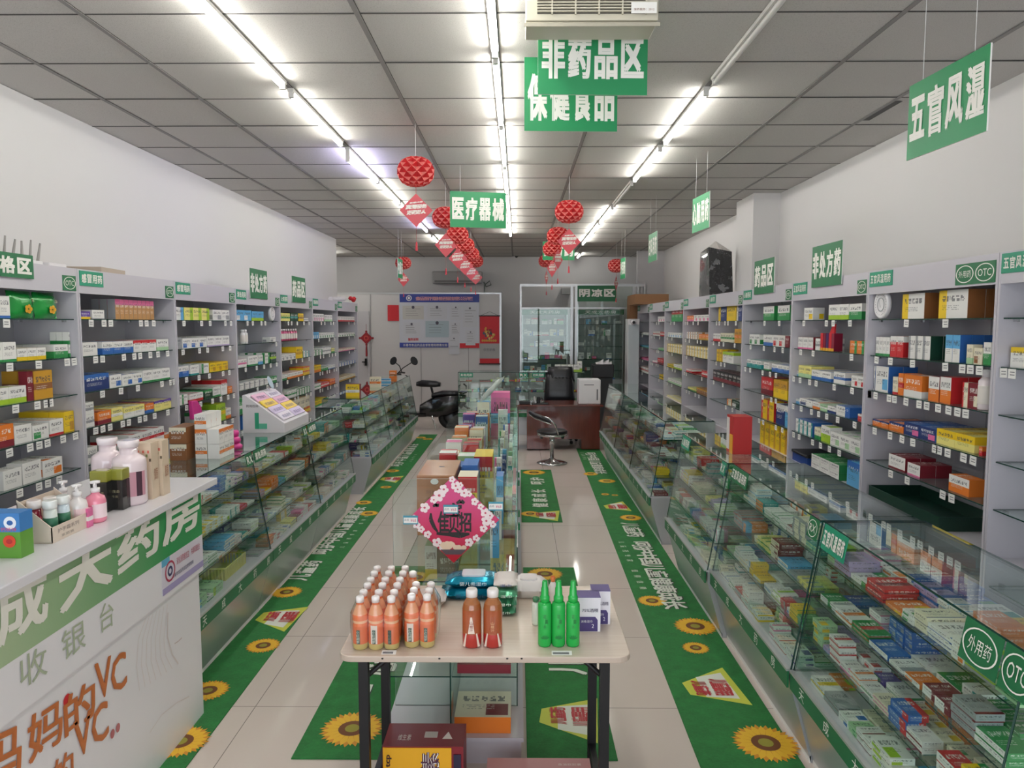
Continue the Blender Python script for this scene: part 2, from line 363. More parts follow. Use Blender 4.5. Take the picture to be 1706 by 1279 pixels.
# ================================================================ wall cabinets
SHZ = [1.885, 1.665, 1.45, 1.235, 1.015]; DECK = .785; CTOP = 2.175
LY = [3.02, 4.235, 5.43, 6.60, 7.83, 9.07, 10.33, 11.62]           # seams of the left run, front plane X=-2.55
RY = [2.10, 3.31, 4.53, 5.77, 7.03, 8.26, 9.55, 10.75, 12.0, 13.2]  # right run, front plane X=2.15
XFL, XFR = -2.55, 2.15
SIGN_TEAL = mat('label_teal', '#1f8f6e', .45)
def cabinet(side, y0, y1, label, heading, otc='OTC', dividers=True, end=False):
    s = 1 if side == 'L' else -1                      # s points from the wall to the aisle
    xf = XFL if side == 'L' else XFR; D = .385; xb = xf - s*D
    t_ = thing('display_cabinet', ((xf+xb)/2, (y0+y1)/2, 0), label, 'display cabinet', 'white medicine cabinets along the '+('left' if side == 'L' else 'right')+' wall')
    X = lambda a, b: (min(a, b), max(a, b))
    for yy in ((y0+.002, y0+.018), (y1-.018, y1-.002)):
        a, b = X(xb, xf); MB().box((a, yy[0], 0), (b, yy[1], CTOP), LAM).build('side_panel', t_)
    a, b = X(xb, xb+s*.012); mb = MB(); ym = (y0+y1)/2
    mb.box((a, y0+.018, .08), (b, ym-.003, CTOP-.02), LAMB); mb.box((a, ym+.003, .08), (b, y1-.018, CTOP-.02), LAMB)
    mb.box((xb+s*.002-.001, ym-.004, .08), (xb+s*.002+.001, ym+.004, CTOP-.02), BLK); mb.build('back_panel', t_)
    a, b = X(xb, xf-s*.001); MB().box((a, y0+.018, CTOP-.018), (b, y1-.018, CTOP), LAM).build('top_panel', t_)
    a, b = X(xf-s*.016, xf-s*.001); fas = MB().box((a, y0+.018, 2.035), (b, y1-.018, CTOP-.018), LAM).build('fascia', t_)
    # heading labels at the two ends of the fascia; text faces the aisle
    def plate(ya, yb, z0, z1, m, txt, box2=None):
        x0 = xf; x1 = xf+s*.003; a, b = X(x0-s*.001, x1)
        mb = MB().box((a, min(ya, yb), z0), (b, max(ya, yb), z1), m)
        xs = x1+s*.0008; w = yb-ya
        if box2:
            for k, tt in enumerate(txt):
                c = ya+w*(k+.5)/len(txt); r = abs(w)/len(txt)*.46
                mb.disc((xs, c, (z0+z1)/2), (0, r, 0), (0, 0, (z1-z0)*.42), INK, r0=.9)
                mb.text(tt, (xs, c-math.copysign(r*.7, w), (z0+z1)/2-(z1-z0)*.17), (0, math.copysign(r*1.4, w), 0), (0, 0, (z1-z0)*.34), INK)
        else: mb.text(txt, (xs, ya+w*.05, z0+(z1-z0)*.2), (0, w*.9, 0), (0, 0, (z1-z0)*.6), INK, even=True, bold=.02)
        mb.build('fascia_label', t_)
    # reading direction: left wall reads away from us (+Y), right wall reads towards us (-Y)
    if side == 'L': yn, yf_, d = y0+.02, y1-.02, 1
    else: yn, yf_, d = y1-.02, y0+.02, -1
    plate(yn, yn+d*(.24 if len(heading) < 5 else .27), CTOP-.095, CTOP-.008, SIGN_TEAL, heading)
    if otc == 'OTC': plate(yf_-d*.12, yf_, 2.045, CTOP-.045, GRND, ['OTC'], True)
    elif otc: plate(yf_-d*.30, yf_, 2.045, CTOP-.03, GRND, otc, True)
    for z in SHZ:
        a, b = X(xb+s*.012, xf-s*.02)
        MB().box((a, y0+.02, z-.006), (b, y1-.02, z), GLASS, edge=GEDGE, thin=2).build('glass_shelf', t_)
    brk = MB()
    for z in SHZ:
        for yy in (y0+.02, y1-.045):
            for xx in (xb+s*.06, xf-s*.07):
                brk.box((xx-.006, yy, z-.018), (xx+.006, yy+.025, z-.006), CHROME)
    tag(brk.build('shelf_bracket', t_), kind='stuff')
    # base cupboard: projects forward of the shelves, two sliding doors
    xbf = xf
    a, b = X(xb, xbf-s*.012); MB().box((a, y0+.018, .08), (b, y1-.018, DECK), LAM).build('base', t_)
    for k in range(2):
        a, b = X(xbf-s*.012, xbf); ya = y0+.02+k*(y1-y0-.04)/2
        dr = MB().box((a, ya+.003, .1), (b, ya+(y1-y0-.04)/2-.003, DECK-.02), LAM).build('door', t_)
        a, b = X(xbf, xbf+s*.012); yh = ym+(.08 if k else -.08)
        MB().box((a, yh-.008, .42), (b, yh+.008, .56), ALU).build('handle', dr)
    return t_
LH = ['抗菌消炎', '感冒用药', '感冒用药', '清热用药', '止咳用药', '胃肠用药', '儿科用药']
RH = ['五官风湿用药', '五官风湿用药', '五官风湿用药', '心脑用药', '心脑用药', '妇科用药', '补益用药', '滋补用药', '保健食品']
POSW = ['nearest', 'second', 'third', 'fourth', 'fifth', 'sixth', 'seventh', 'eighth', 'ninth']
CAB = {}
for i in range(7):
    CAB['L', i] = cabinet('L', LY[i], LY[i+1], 'white medicine cabinet with glass shelves on left wall, '+('farthest from us' if i == 6 else POSW[i]+' from us'), LH[i])
for i in range(9):
    CAB['R', i] = cabinet('R', RY[i], RY[i+1], 'white medicine cabinet with glass shelves on right wall, '+('farthest from us' if i == 8 else POSW[i]+' from us'), RH[i], ['外用药', 'OTC'] if i == 1 else 'OTC')

# ---------------------------------------------------------------- green section boards
def board(name, c, U, W, H, txt, label, n, m=GRN, th=.006, strings=None, tv=(.2, .64), group='green section boards', parent=None):
    """c: lower left corner seen from the front, U: unit vector along the text, n: unit vector to the reader"""
    c, U, n = Vector(c), Vector(U).normalized(), Vector(n).normalized(); Z = Vector((0, 0, 1))
    t_ = thing(name, c+U*W/2, label, 'sign', group)
    mb = MB(); q = [c, c+U*W, c+U*W+Z*H, c+Z*H]
    mb.slab([p-n*th for p in q], n, th, m, edge=TAGW)
    mb.text(txt, c+U*W*.02+Z*H*tv[0]+n*.001, U*W*.96, Z*H*tv[1], INK, even=True, bold=.03)
    mb.build('board', t_)
    if strings:
        for f, dx in strings:
            a = c+U*W*f+Z*H*.93-n*th/2
            mb = MB(); mb.tube([a, Vector((a.x+dx, a.y+(.02 if dx else 0), ZC-.003))], .0012, STR, 4); mb.build('string', t_)
    return t_
# hanging ones (0.48 x 0.31 m)
def hang(pl, pr, Yl, Yr, hpx, txt, label, st=True, tv=(.2, .64)):
    a = P(pl[0], pl[1], Y=Yl); b = P(pr[0], pr[1], Y=Yr); b.z = a.z
    U = (b-a); W = U.length; H = hpx*Yl/F_PX; n = Vector((U.y, -U.x, 0))
    return board('hanging_sign', a, U, W, H, txt, label, n, strings=[(.18, .0), (.82, .0)] if st else None, tv=tv)
hang((896, 157), (1078, 158), 3.25, 3.27, 112, '非药品区', 'big green hanging sign reading 非药品区 directly below the ceiling vent', tv=(.22, .60))
hang((873.5, 218), (1028, 217), 3.80, 3.82, 116, '保健食品', 'green hanging sign reading 保健食品 partly hidden behind 非药品区 sign', tv=(.14, .64))
hang((750, 378), (843, 383), 6.4, 6.5, 58, '医疗器械', 'green hanging sign reading 医疗器械 above the middle aisle')
hang((1510, 268), (1643, 222), 2.95, 2.50, 117, '五官风湿', 'large green hanging sign reading 五官风湿 high beside right wall')
hang((1153, 389), (1181, 382), 6.25, 5.85, 55, '心脑用药', 'green hanging sign reading 心脑用药 in front of right wall column')
hang((1080, 438), (1094, 431), 8.2, 7.8, 45, '妇科用药', 'small far green hanging sign just left of the column by right wall')
hang((904, 433), (957, 433), 10.9, 10.95, 30, '处方药', 'far green hanging sign behind the right string of red lanterns')
hang((1033.5, 465), (1041.5, 462), 11.0, 10.75, 33, '外用药', 'tiny green sign seen edge on beside far right red lantern')
hang((663, 462), (671, 464), 10.6, 10.95, 32, '内服药', 'tiny green sign seen edge on beside far left red lantern')
# boards fixed to the cabinet fascias
def fboard(side, p0, p1, hpx, txt, label, tv=(.2, .64)):
    X = XFL+.004 if side == 'L' else XFR-.004; s = 1 if side == 'L' else -1
    a = P(*p0, X=X); b = P(*p1, X=X); y = (a.y+b.y)/2; H = hpx*y/F_PX
    a.z = b.z = (a.z+b.z)/2
    return board('section_board', a+Vector((s*.006, 0, 0)), b-a, abs(b.y-a.y), H, txt, label, (s, 0, 0), m=GRND, tv=tv, group='green boards fixed on the cabinets')
a = P(53, 465, X=XFL)
board('section_board', (XFL+.012, a.y-.52, a.z), (0, 1, 0), .52, .122, '不合格区', 'low green board reading 合格区 on top of nearest left cabinet', (1, 0, 0), m=GRND, tv=(.15, .7), group='green boards fixed on the cabinets')
fboard('L', (416, 496), (445, 499), 48, '非处方药', 'green board reading 非处方药 on left cabinets, nearer of two')
fboard('L', (486, 502), (508.5, 506), 42, '药品区', 'green board reading 药品区 on left cabinets, farther of two')
fboard('R', (1353, 479), (1403, 474), 69, '非处方药', 'green board reading 非处方药 on right cabinets, nearer of two')
fboard('R', (1257, 491), (1290, 487), 56, '药品区', 'green board reading 药品区 on right cabinets, farther of two')

# ================================================================ sloped glass counters
ZL, ZT = .41, 1.05                                   # ledge and top heights
BASEM = mat('counter_base', '#b9bcc0', .28, .35)
def counter(side, y0, y1, label, plates=(), xo=0):
    s = -1 if side == 'L' else 1                      # s: from the aisle to the wall
    x0 = (-1.69 if side == 'L' else 1.215)+s*xo       # foot line
    xl = x0 - s*.105; xt = x0 + s*.01; xb = x0 + s*.42   # ledge, top front, back
    t_ = thing('glass_counter', (x0+s*.2, (y0+y1)/2, 0), label, 'glass counter', 'sloped glass counters on the '+('left' if side == 'L' else 'right')+' of the shop')
    a, b = y0+.004, y1-.004
    def prism(prof, m, ya, yb, name, edge=None, parent=t_):
        n = Vector((0, 1, 0)); pts = [(p[0], ya, p[1]) for p in prof]
        if s < 0: pts = pts[::-1]
        MB().slab(pts, n, yb-ya, m, edge=edge).build(name, parent)
    prism([(x0, .0), (xb, .0), (xb, ZL-.012), (xl+s*.01, ZL-.012), (xl+s*.01, ZL-.075)], BASEM, a, b, 'base')
    MB().box((min(x0-s*.006, x0), a, 0), (max(x0-s*.006, x0), b, .03), TAGW).build('skirting', t_)
    MB().box((min(xl, xb), a, ZL-.012), (max(xl, xb), b, ZL), LAM).build('deck', t_)
    # green band with the shop name in white
    mb = MB(); xx = xl; mb.box((min(xx, xx-s*.008), a, ZL-.078), (max(xx, xx-s*.008), b, ZL-.006), GRND)
    mb.box((min(xx+s*.004, xx-s*.012), a, ZL-.006), (max(xx+s*.004, xx-s*.012), b, ZL+.004), ALU)
    xf = xx-s*.009; chars = '天成大药房'; stp = .235
    k = 0; yy = a+.1 if side == 'L' else b-.1
    while a+.02 < yy < b-.06:
        d = 1 if side == 'L' else -1
        mb.text(chars[k % 5], (xf, yy, ZL-.068), (0, d*.05, 0), (0, 0, .05), INK); yy += d*stp; k += 1
    mb.build('name_band', t_)
    # glass: sloped front, top, ends, shelves
    th = .006
    prism([(xl+s*.004, ZL), (xl+s*.004+s*th, ZL), (xt+s*th, ZT-.008), (xt, ZT-.008)], GEDGE, a, b, 'front_pane', edge=GLASS)
    MB().box((min(xt-s*.004, xb), a, ZT-.008), (max(xt-s*.004, xb), b, ZT), GLASST, edge=GEDGE, thin=2).build('top_pane', t_)
    for ya in (a, b-.005):
        prism([(xl+s*.012, ZL), (xb, ZL), (xb, ZT-.008), (xt+s*.008, ZT-.008)], GLASS, ya, ya+.005, 'end_pane', edge=GEDGE)
    for z in (.57, .73, .89):
        xs = xl+(xt-xl)*(z-ZL)/(ZT-ZL)+s*.02
        MB().box((min(xs, xb), a+.006, z-.005), (max(xs, xb), b-.006, z), GLASS, edge=GEDGE, thin=2).build('glass_shelf', t_)
    MB().box((min(xb-s*.004, xb+s*.012), a, ZL), (max(xb-s*.004, xb+s*.012), b, ZT-.008), mat('sliding_door_glass', '#8f9a9b', .25, alpha=.35)).build('back_door', t_)
    # hanging label plates inside the front glass
    for (f, w, hh, txt, kind) in plates:
        yc = a+(b-a)*f; xs = xt-s*.004; tilt = (xl-xt)/(ZT-ZL)
        d = 1 if side == 'L' else -1; y_0 = yc if side == 'L' else yc
        Z = Vector((-tilt*hh*-1, 0, -hh))       # down along the slope
        top = Vector((xs, y_0, ZT-.006)); dn = Vector((tilt*hh, 0, -hh)); U = Vector((0, d*w, 0))
        mb = MB(); mb.slab([top, top+U, top+U+dn, top+dn] if side == 'R' else [top+dn, top+dn+U, top+U, top], (-s, 0, 0), .002, GRND if kind else SIGN_TEAL)
        o_ = top+dn*.82+Vector((-s*.004, 0, 0))
        if kind == 2:
            c = top+dn*.5+U*.5+Vector((-s*.004, 0, 0)); mb.disc(c, U*.46, dn*.42, INK, r0=.92)
            mb.text(txt, top+dn*.68+U*.2+Vector((-s*.004, 0, 0)), U*.6, -dn*.36, INK)
        else: mb.text(txt, o_+U*.04, U*.92, -dn*.64, INK, even=True, bold=.025)
        mb.build('label_plate', t_)
    return t_
CTR = []                                             # (side, y0, y1, xo, name)
def ctr(side, y0, y1, nm, plates=(), xo=0):
    CTR.append((side, y0, y1, xo, nm)); counter(side, y0, y1, 'sloped glass medicine counter, '+nm, plates, xo)
ctr('R', 1.75, 2.96, 'nearest of the right row', [(.20, .16, .115, '外用药', 2), (.06, .12, .115, 'OTC', 2), (.985, .21, .1, '五官风湿用药', 0)], .04)
ctr('R', 2.96, 4.20, 'second of the right row', [(.99, .28, .085, '五官风湿用药', 1), (.085, .10, .085, 'RX', 2)], .03)
ctr('R', 4.20, 5.38, 'third of the right row', [(.97, .24, .085, '心脑用药', 0), (.09, .09, .075, 'RX', 0)], .0)
ctr('R', 6.03, 7.22, 'fourth of the right row')
ctr('R', 7.22, 8.42, 'fifth of the right row')
ctr('R', 8.42, 9.80, 'farthest of the right row')
ctr('L', 3.42, 4.58, 'nearest of the left row', [(.90, .10, .075, 'RX', 1)])
ctr('L', 4.58, 5.78, 'second of the left row', [(.01, .22, .075, '清热用药', 1), (.91, .09, .075, 'RX', 1)])
ctr('L', 5.78, 6.98, 'third of the left row', [(.01, .22, .075, '止咳用药', 1)])
ctr('L', 7.82, 9.02, 'fourth of the left row')
ctr('L', 9.02, 10.18, 'fifth of the left row')
ctr('L', 10.18, 11.40, 'farthest of the left row')
# ================================================================ medicine boxes
COLN = {}
def cc(name, h): COLN[name] = srgb(h)
for n_, h_ in dict(white='#e8e7e3', cream='#e6dfc6', yellow='#e9c51e', gold='#c9962c', orange='#e07a2a', red='#c4282e', maroon='#7a1f2c',
    pink='#e26fa2', purple='#5a3f94', blue='#2f66b0', navy='#1f356e', teal='#1f8f8f', green='#2e8b4a', lime='#a3c832', brown='#8c5a33',
    black='#1c1a1e', grey='#9b9da0', skyblue='#5fa9d8', darkgreen='#173f2c', paleyellow='#e9df84', palegreen='#a9cfa2', tan='#b98a55', lilac='#b9a6cf').items(): cc(n_, h_)
RECTS = {'b': (0, 1, 0, .30), 't': (0, 1, .72, 1), 'l': (0, .28, 0, 1), 'r': (.66, 1, 0, 1), 'm': (0, 1, .34, .56), 'c': (.55, .95, .08, .5),
         'B': (0, 1, 0, .5), 'e': (.06, .5, .06, .5), 'n': (2, 2, 2, 2), 'x': (0, 1, 0, .12), 'T': (0, 1, .5, 1)}
class Carton:
    __slots__ = ('lo', 'hi', 'a', 'b', 'rk', 'face', 'kind', 'label', 'rot', 'area', 'group', 'name', 'cat', 'seed', 'side')
ALL = []
def carton(lo, hi, a, b='white', rk='b', face='x', kind='shelf', label='', rot=0, group='', name='medicine_box', cat='medicine box', side=None):
    """face: which side carries the front print: '+x','-x','-y','+z'"""
    c = Carton(); c.lo, c.hi, c.a, c.b, c.rk, c.face, c.kind, c.label, c.rot, c.group, c.name, c.cat = lo, hi, a, b, rk, face, kind, label, rot, group, name, cat
    c.seed = rnd.uniform(.05, .95); c.side = side
    m = [(lo[i]+hi[i])/2 for i in range(3)]; d = math.sqrt(m[0]**2+m[1]**2+(m[2]-CAM_Z)**2)
    dx, dy, dz = [hi[i]-lo[i] for i in range(3)]
    c.area = (dy*dz*abs(m[0])/d+dx*dz*abs(m[1])/d+dx*dy*abs(m[2]-CAM_Z)/d)/d**2
    ALL.append(c); return c
FS = [(0, 3, 2, 1), (4, 5, 6, 7), (0, 1, 5, 4), (2, 3, 7, 6), (1, 2, 6, 5), (3, 0, 4, 7)]   # -z +z -y +y +x -x
# for each face the corner order that gives u to the right, v up when seen from outside
UVF = {2: (0, 1, 5, 4), 4: (1, 2, 6, 5), 5: (3, 0, 4, 7), 3: (2, 3, 7, 6), 1: (4, 5, 6, 7), 0: (3, 2, 1, 0)}
FID = {'+x': 4, '-x': 5, '-y': 2, '+y': 3, '+z': 1}
WORD = {'paleyellow': 'pale yellow', 'palegreen': 'pale green', 'skyblue': 'sky blue', 'darkgreen': 'dark green'}
def carton_mesh(cs, origin):
    V = []; Fc = []; col_ = []; acc = []; rect = []; uvs = []; sd = []
    for c in cs:
        b = len(V); (x0, y0, z0), (x1, y1, z1) = c.lo, c.hi
        vs = [(x0, y0, z0), (x1, y0, z0), (x1, y1, z0), (x0, y1, z0), (x0, y0, z1), (x1, y0, z1), (x1, y1, z1), (x0, y1, z1)]
        if c.rot:
            mx, my = (x0+x1)/2, (y0+y1)/2; ca_, sa = math.cos(c.rot), math.sin(c.rot)
            vs = [(mx+(x-mx)*ca_-(y-my)*sa, my+(x-mx)*sa+(y-my)*ca_, z) for x, y, z in vs]
        V += [(x-origin[0], y-origin[1], z-origin[2]) for x, y, z in vs]
        ff = FID[c.face]; A = COLN[c.a]; B = COLN[c.b]; S = COLN[c.side] if c.side else A
        for i in range(6):
            fs = UVF[i]; Fc.append(tuple(b+k for k in fs)); uvs += [(0, 0), (1, 0), (1, 1), (0, 1)]
            front = i == ff; d = (x1-x0, y1-y0, z1-z0)
            printed = front or (c.kind == 'flat' and i in (1, 2, 4, 5)) or (c.kind == 'shelf' and i == 1)
            rr = RECTS[c.rk] if (front or c.side is None) else RECTS['n']
            w_ = (d[1] if i in (4, 5) else d[0])/(d[1] if i in (0, 1) else d[2])
            for _ in range(4): col_ += list(A if front else S); acc += list(B); rect += list(rr); sd.append((w_, (c.seed+i*.13) if printed else -1.0))
    me = bpy.data.meshes.new('carton'); me.from_pydata(V, [], Fc); me.materials.append(CARTON)
    for nm, buf in (('col', col_), ('acc', acc), ('rect', rect)):
        at = me.attributes.new(nm, 'FLOAT_COLOR', 'CORNER'); at.data.foreach_set('color', buf)
    l = me.uv_layers.new(name='UVMap'); l.data.foreach_set('uv', [k for p in uvs for k in p])
    l = me.uv_layers.new(name='SEED'); l.data.foreach_set('uv', [k for p in sd for k in p])
    me.update(); return me
def flush_cartons(limit=300):
    for kind, stuffname, stufflabel in (('shelf', 'medicine_boxes', 'the many smaller medicine boxes behind and beyond on the wall cabinet shelves'),
                                        ('flat', 'flat_medicine_boxes', 'the many small flat medicine boxes deep inside the glass counters')):
        L = sorted([c for c in ALL if c.kind == kind], key=lambda c: -c.area)
        for c in L[:limit]:
            org = ((c.lo[0]+c.hi[0])/2, (c.lo[1]+c.hi[1])/2, c.lo[2]); o = bpy.data.objects.new(c.name, carton_mesh([c], org)); o.location = org
            for a_, b_ in WORD.items(): c.label = c.label.replace(a_, b_ if len(c.label.split()) < 16 else b_.split()[1])
            C.objects.link(o); tag(o, c.label, c.cat, c.group)
        if len(L) > limit:
            o = bpy.data.objects.new(stuffname, carton_mesh(L[limit:], (0, 0, 0))); C.objects.link(o)
            tag(o, stufflabel, c.cat, kind='stuff')
        print(kind, len(L))
    for c in [c for c in ALL if c.kind == 'own']:
        org = ((c.lo[0]+c.hi[0])/2, (c.lo[1]+c.hi[1])/2, c.lo[2]); o = bpy.data.objects.new(c.name, carton_mesh([c], org)); o.location = org
        C.objects.link(o); tag(o, c.label, c.cat, c.group or None)
TAGS = []
PC = {}
def shelf_items(side, unit, ox, oy, rows):
    """rows: list of (shelf number, [(x0, x1, ytop, n, colour, accent, rect, depth rows[, stack])]) in photo-crop pixels"""
    X = XFL if side == 'L' else XFR; s = 1 if side == 'L' else -1; sc = 4.2625
    Xi = X - s*.045
    ys = LY if side == 'L' else RY
    for k, items in rows:
        z = SHZ[k-1] if k <= 5 else DECK
        ymin, ymax = ys[unit]+.025, ys[unit+1]-.025
        num = 0
        for it in (items if side == 'L' else items):
            x0, x1, yt, n, ca_, cb_, rk = it[:7]; dr = it[7] if len(it) > 7 else 2; st = it[8] if len(it) > 8 else 1; side_c = it[9] if len(it) > 9 else None
            pa = P(ox+x0/sc, oy+yt/sc, X=Xi); pb = P(ox+x1/sc, oy+yt/sc, X=Xi)
            ya, yb = sorted((pa.y, pb.y)); ya = max(ya, ymin); yb = min(yb, ymax)
            if yb-ya < .01: continue
            zt = P(ox+(x0+x1)/2/sc, oy+yt/sc, X=Xi).z; H = max(.025, min(zt-z, .19 if k > 1 and k < 6 else .30 if k == 6 else .22))
            wy = (yb-ya)/n; dep = max(.035, min(.085, wy*.9))
            for i in range(n):
                num += 1
                jj = i if side == 'L' else n-1-i
                a0 = ya+wy*jj+.0012; a1 = ya+wy*(jj+1)-.0012
                hh = H/st
                for r in range(dr):
                    xa = Xi-s*(dep+.002)*r; xb_ = xa-s*dep
                    for q in range(st):
                        lb = f"{ca_} and {cb_}" if cb_ != ca_ and rk != 'n' else ca_
                        pos = '' if st == 1 else ('upper ' if q else 'lower ')
                        sh = ORD[k-1]+' shelf' if k < 6 else 'base top'
                        lab = f"{lb} medicine box, {pos}{ORD[num-1]} along {sh}, {['in front', 'one back', 'two back'][r]}, {POSW[unit]} {'left' if side == 'L' else 'right'} cabinet"
                        carton((min(xa, xb_), a0, z+hh*q+.0005), (max(xa, xb_), a1, z+hh*(q+1)-.0005), ca_, cb_, rk, '+x' if s > 0 else '-x', 'shelf', lab,
                               0, f"medicine boxes in the {POSW[unit]} {'left' if side == 'L' else 'right'} wall cabinet", side=side_c)
            # price tag on the shelf edge below the group
            if k < 6: TAGS.append((side, unit, X, (ya+yb)/2, z, s)); 
            if k < 6 and yb-ya > .3: TAGS.append((side, unit, X, ya+(yb-ya)*.85, z, s))
# ---- left wall (crop origins in photo pixels)
A = (0, 400); B = (0, 650); Cc = (300, 400); G = (1000, 400); Hc = (1306, 400); Ic = (1306, 650); Fc_ = (950, 650)
shelf_items('L', 0, *A, [(1, [(-90, 66, 392, 2, 'white', 'blue', 'x', 1)]),
    (2, [(-90, 112, 725, 2, 'white', 'green', 'x', 2), (120, 325, 765, 3, 'white', 'yellow', 'b', 2), (378, 480, 740, 1, 'white', 'green', 'B', 3), (484, 553, 650, 1, 'white', 'green', 'b', 3, 2)]),
    (3, [(-80, 185, 1045, 2, 'white', 'lime', 'b', 1), (187, 232, 930, 1, 'maroon', 'red', 'n', 1), (234, 368, 925, 1, 'gold', 'brown', 'm', 2)])])
shelf_items('L', 0, *B, [(4, [(-80, 95, 250, 1, 'orange', 'maroon', 'b', 3), (97, 222, 245, 1, 'white', 'white', 'n', 3), (228, 345, 243, 1, 'white', 'green', 'e', 3), (350, 448, 205, 1, 'white', 'red', 'x', 3), (450, 568, 145, 1, 'yellow', 'gold', 'c', 3)]),
    (5, [(18, 152, 560, 1, 'white', 'green', 'n', 1), (156, 290, 505, 1, 'white', 'white', 'n', 1), (300, 442, 485, 1, 'white', 'orange', 'c', 2)])])
shelf_items('L', 1, *A, [(1, [(570, 640, 505, 1, 'purple', 'yellow', 'b', 3), (652, 740, 495, 1, 'white', 'grey', 'x', 3), (815, 1090, 425, 9, 'tan', 'pink', 't', 3, 1, 'grey')]),
    (2, [(578, 690, 725, 1, 'white', 'white', 'n', 3), (723, 945, 718, 3, 'white', 'blue', 'B', 3), (947, 1108, 708, 3, 'white', 'red', 't', 3), (1112, 1195, 702, 1, 'white', 'palegreen', 'b', 3)]),
    (3, [(590, 772, 950, 1, 'navy', 'blue', 't', 3), (776, 860, 955, 1, 'white', 'blue', 'c', 3), (866, 1010, 948, 2, 'white', 'blue', 'c', 3), (1012, 1212, 915, 3, 'white', 'green', 'x', 3)]),
    (4, [(600, 665, 1150, 1, 'white', 'grey', 'm', 2, 2), (690, 788, 1212, 1, 'orange', 'maroon', 'b', 3), (790, 870, 1188, 1, 'paleyellow', 'white', 'm', 3), (878, 1026, 1175, 2, 'paleyellow', 'white', 'B', 3), (1030, 1092, 1158, 1, 'orange', 'blue', 'b', 3), (1095, 1215, 1132, 2, 'paleyellow', 'purple', 't', 3)])])
shelf_items('L', 1, *B, [(5, [(910, 1165, 288, 3, 'white', 'red', 'm', 3), (1170, 1200, 300, 1, 'orange', 'white', 't', 1), (620, 690, 400, 1, 'white', 'grey', 'm', 2)]),
    (6, [(700, 1000, 700, 4, 'white', 'palegreen', 'b', 2)])])
shelf_items('L', 2, *A, [(1, [(1240, 1302, 475, 1, 'white', 'skyblue', 'r', 2), (1306, 1485, 480, 3, 'paleyellow', 'lime', 'r', 2), (1510, 1628, 495, 2, 'white', 'grey', 'c', 2)]),
    (2, [(1240, 1290, 690, 1, 'grey', 'grey', 'n', 3), (1295, 1468, 695, 3, 'white', 'blue', 'e', 3), (1470, 1628, 680, 3, 'white', 'lilac', 'x', 3)]),
    (3, [(1240, 1340, 895, 2, 'white', 'blue', 'B', 3), (1350, 1412, 885, 1, 'white', 'teal', 'x', 3), (1430, 1482, 875, 1, 'white', 'green', 'l', 3), (1487, 1618, 865, 3, 'yellow', 'gold', 'c', 3)]),
    (4, [(1250, 1332, 1098, 2, 'white', 'green', 'l', 2), (1345, 1442, 1085, 2, 'white', 'red', 'b', 3), (1450, 1508, 1060, 1, 'darkgreen', 'green', 't', 3), (1512, 1565, 1040, 1, 'white', 'green', 'x', 3), (1567, 1612, 990, 1, 'white', 'red', 't', 3), (1618, 1662, 1035, 1, 'orange', 'orange', 'n', 3)])])
shelf_items('L', 2, *B, [(5, [(1455, 1530, 150, 2, 'white', 'green', 't', 2), (1535, 1600, 95, 1, 'lime', 'yellow', 'm', 2), (1605, 1640, 125, 1, 'white', 'orange', 'b', 2)]),
    (6, [(1600, 1670, 290, 4, 'white', 'red', 'm', 2)])])
shelf_items('L', 3, *Cc, [(1, [(395, 505, 497, 2, 'skyblue', 'white', 'e', 2), (510, 592, 505, 2, 'skyblue', 'lime', 'b', 2)]),
    (2, [(640, 680, 688, 1, 'white', 'grey', 'e', 1)]),
    (3, [(405, 472, 845, 3, 'white', 'pink', 'm', 2), (482, 552, 820, 1, 'white', 'green', 'x', 2), (555, 588, 815, 1, 'white', 'skyblue', 'b', 3), (600, 636, 800, 1, 'white', 'green', 'r', 3), (642, 692, 795, 1, 'darkgreen', 'lime', 'm', 3)]),
    (4, [(412, 625, 1000, 6, 'white', 'grey', 'l', 2), (640, 690, 965, 2, 'green', 'white', 'm', 2)]),
    (5, [(415, 500, 1120, 5, 'green', 'white', 'm', 3), (500, 555, 1115, 2, 'red', 'white', 'm', 3), (565, 625, 1130, 2, 'white', 'lime', 'b', 2)])])
shelf_items('L', 3, *(330, 650), [(6, [(310, 362, 175, 1, 'blue', 'navy', 'b', 2), (380, 480, 280, 3, 'white', 'skyblue', 'b', 2)])])
shelf_items('L', 4, *Cc, [(1, [(712, 780, 517, 4, 'paleyellow', 'green', 'm', 2), (784, 836, 515, 2, 'darkgreen', 'teal', 'm', 2), (840, 876, 520, 2, 'yellow', 'brown', 'm', 2), (880, 930, 553, 3, 'white', 'grey', 'm', 1)]),
    (3, [(712, 820, 808, 4, 'white', 'grey', 'c', 2), (822, 870, 757, 1, 'yellow', 'gold', 'm', 2), (875, 930, 785, 2, 'white', 'teal', 'r', 2)]),
    (4, [(722, 760, 960, 2, 'white', 'green', 'b', 2), (765, 872, 935, 5, 'white', 'orange', 'b', 2), (875, 935, 895, 2, 'yellow', 'red', 't', 2, 2)]),
    (5, [(760, 828, 1065, 3, 'white', 'green', 'm', 2), (830, 922, 1048, 5, 'white', 'green', 'r', 2)]), (6, [(740, 920, 1130, 5, 'cream', 'orange', 'b', 2)])])
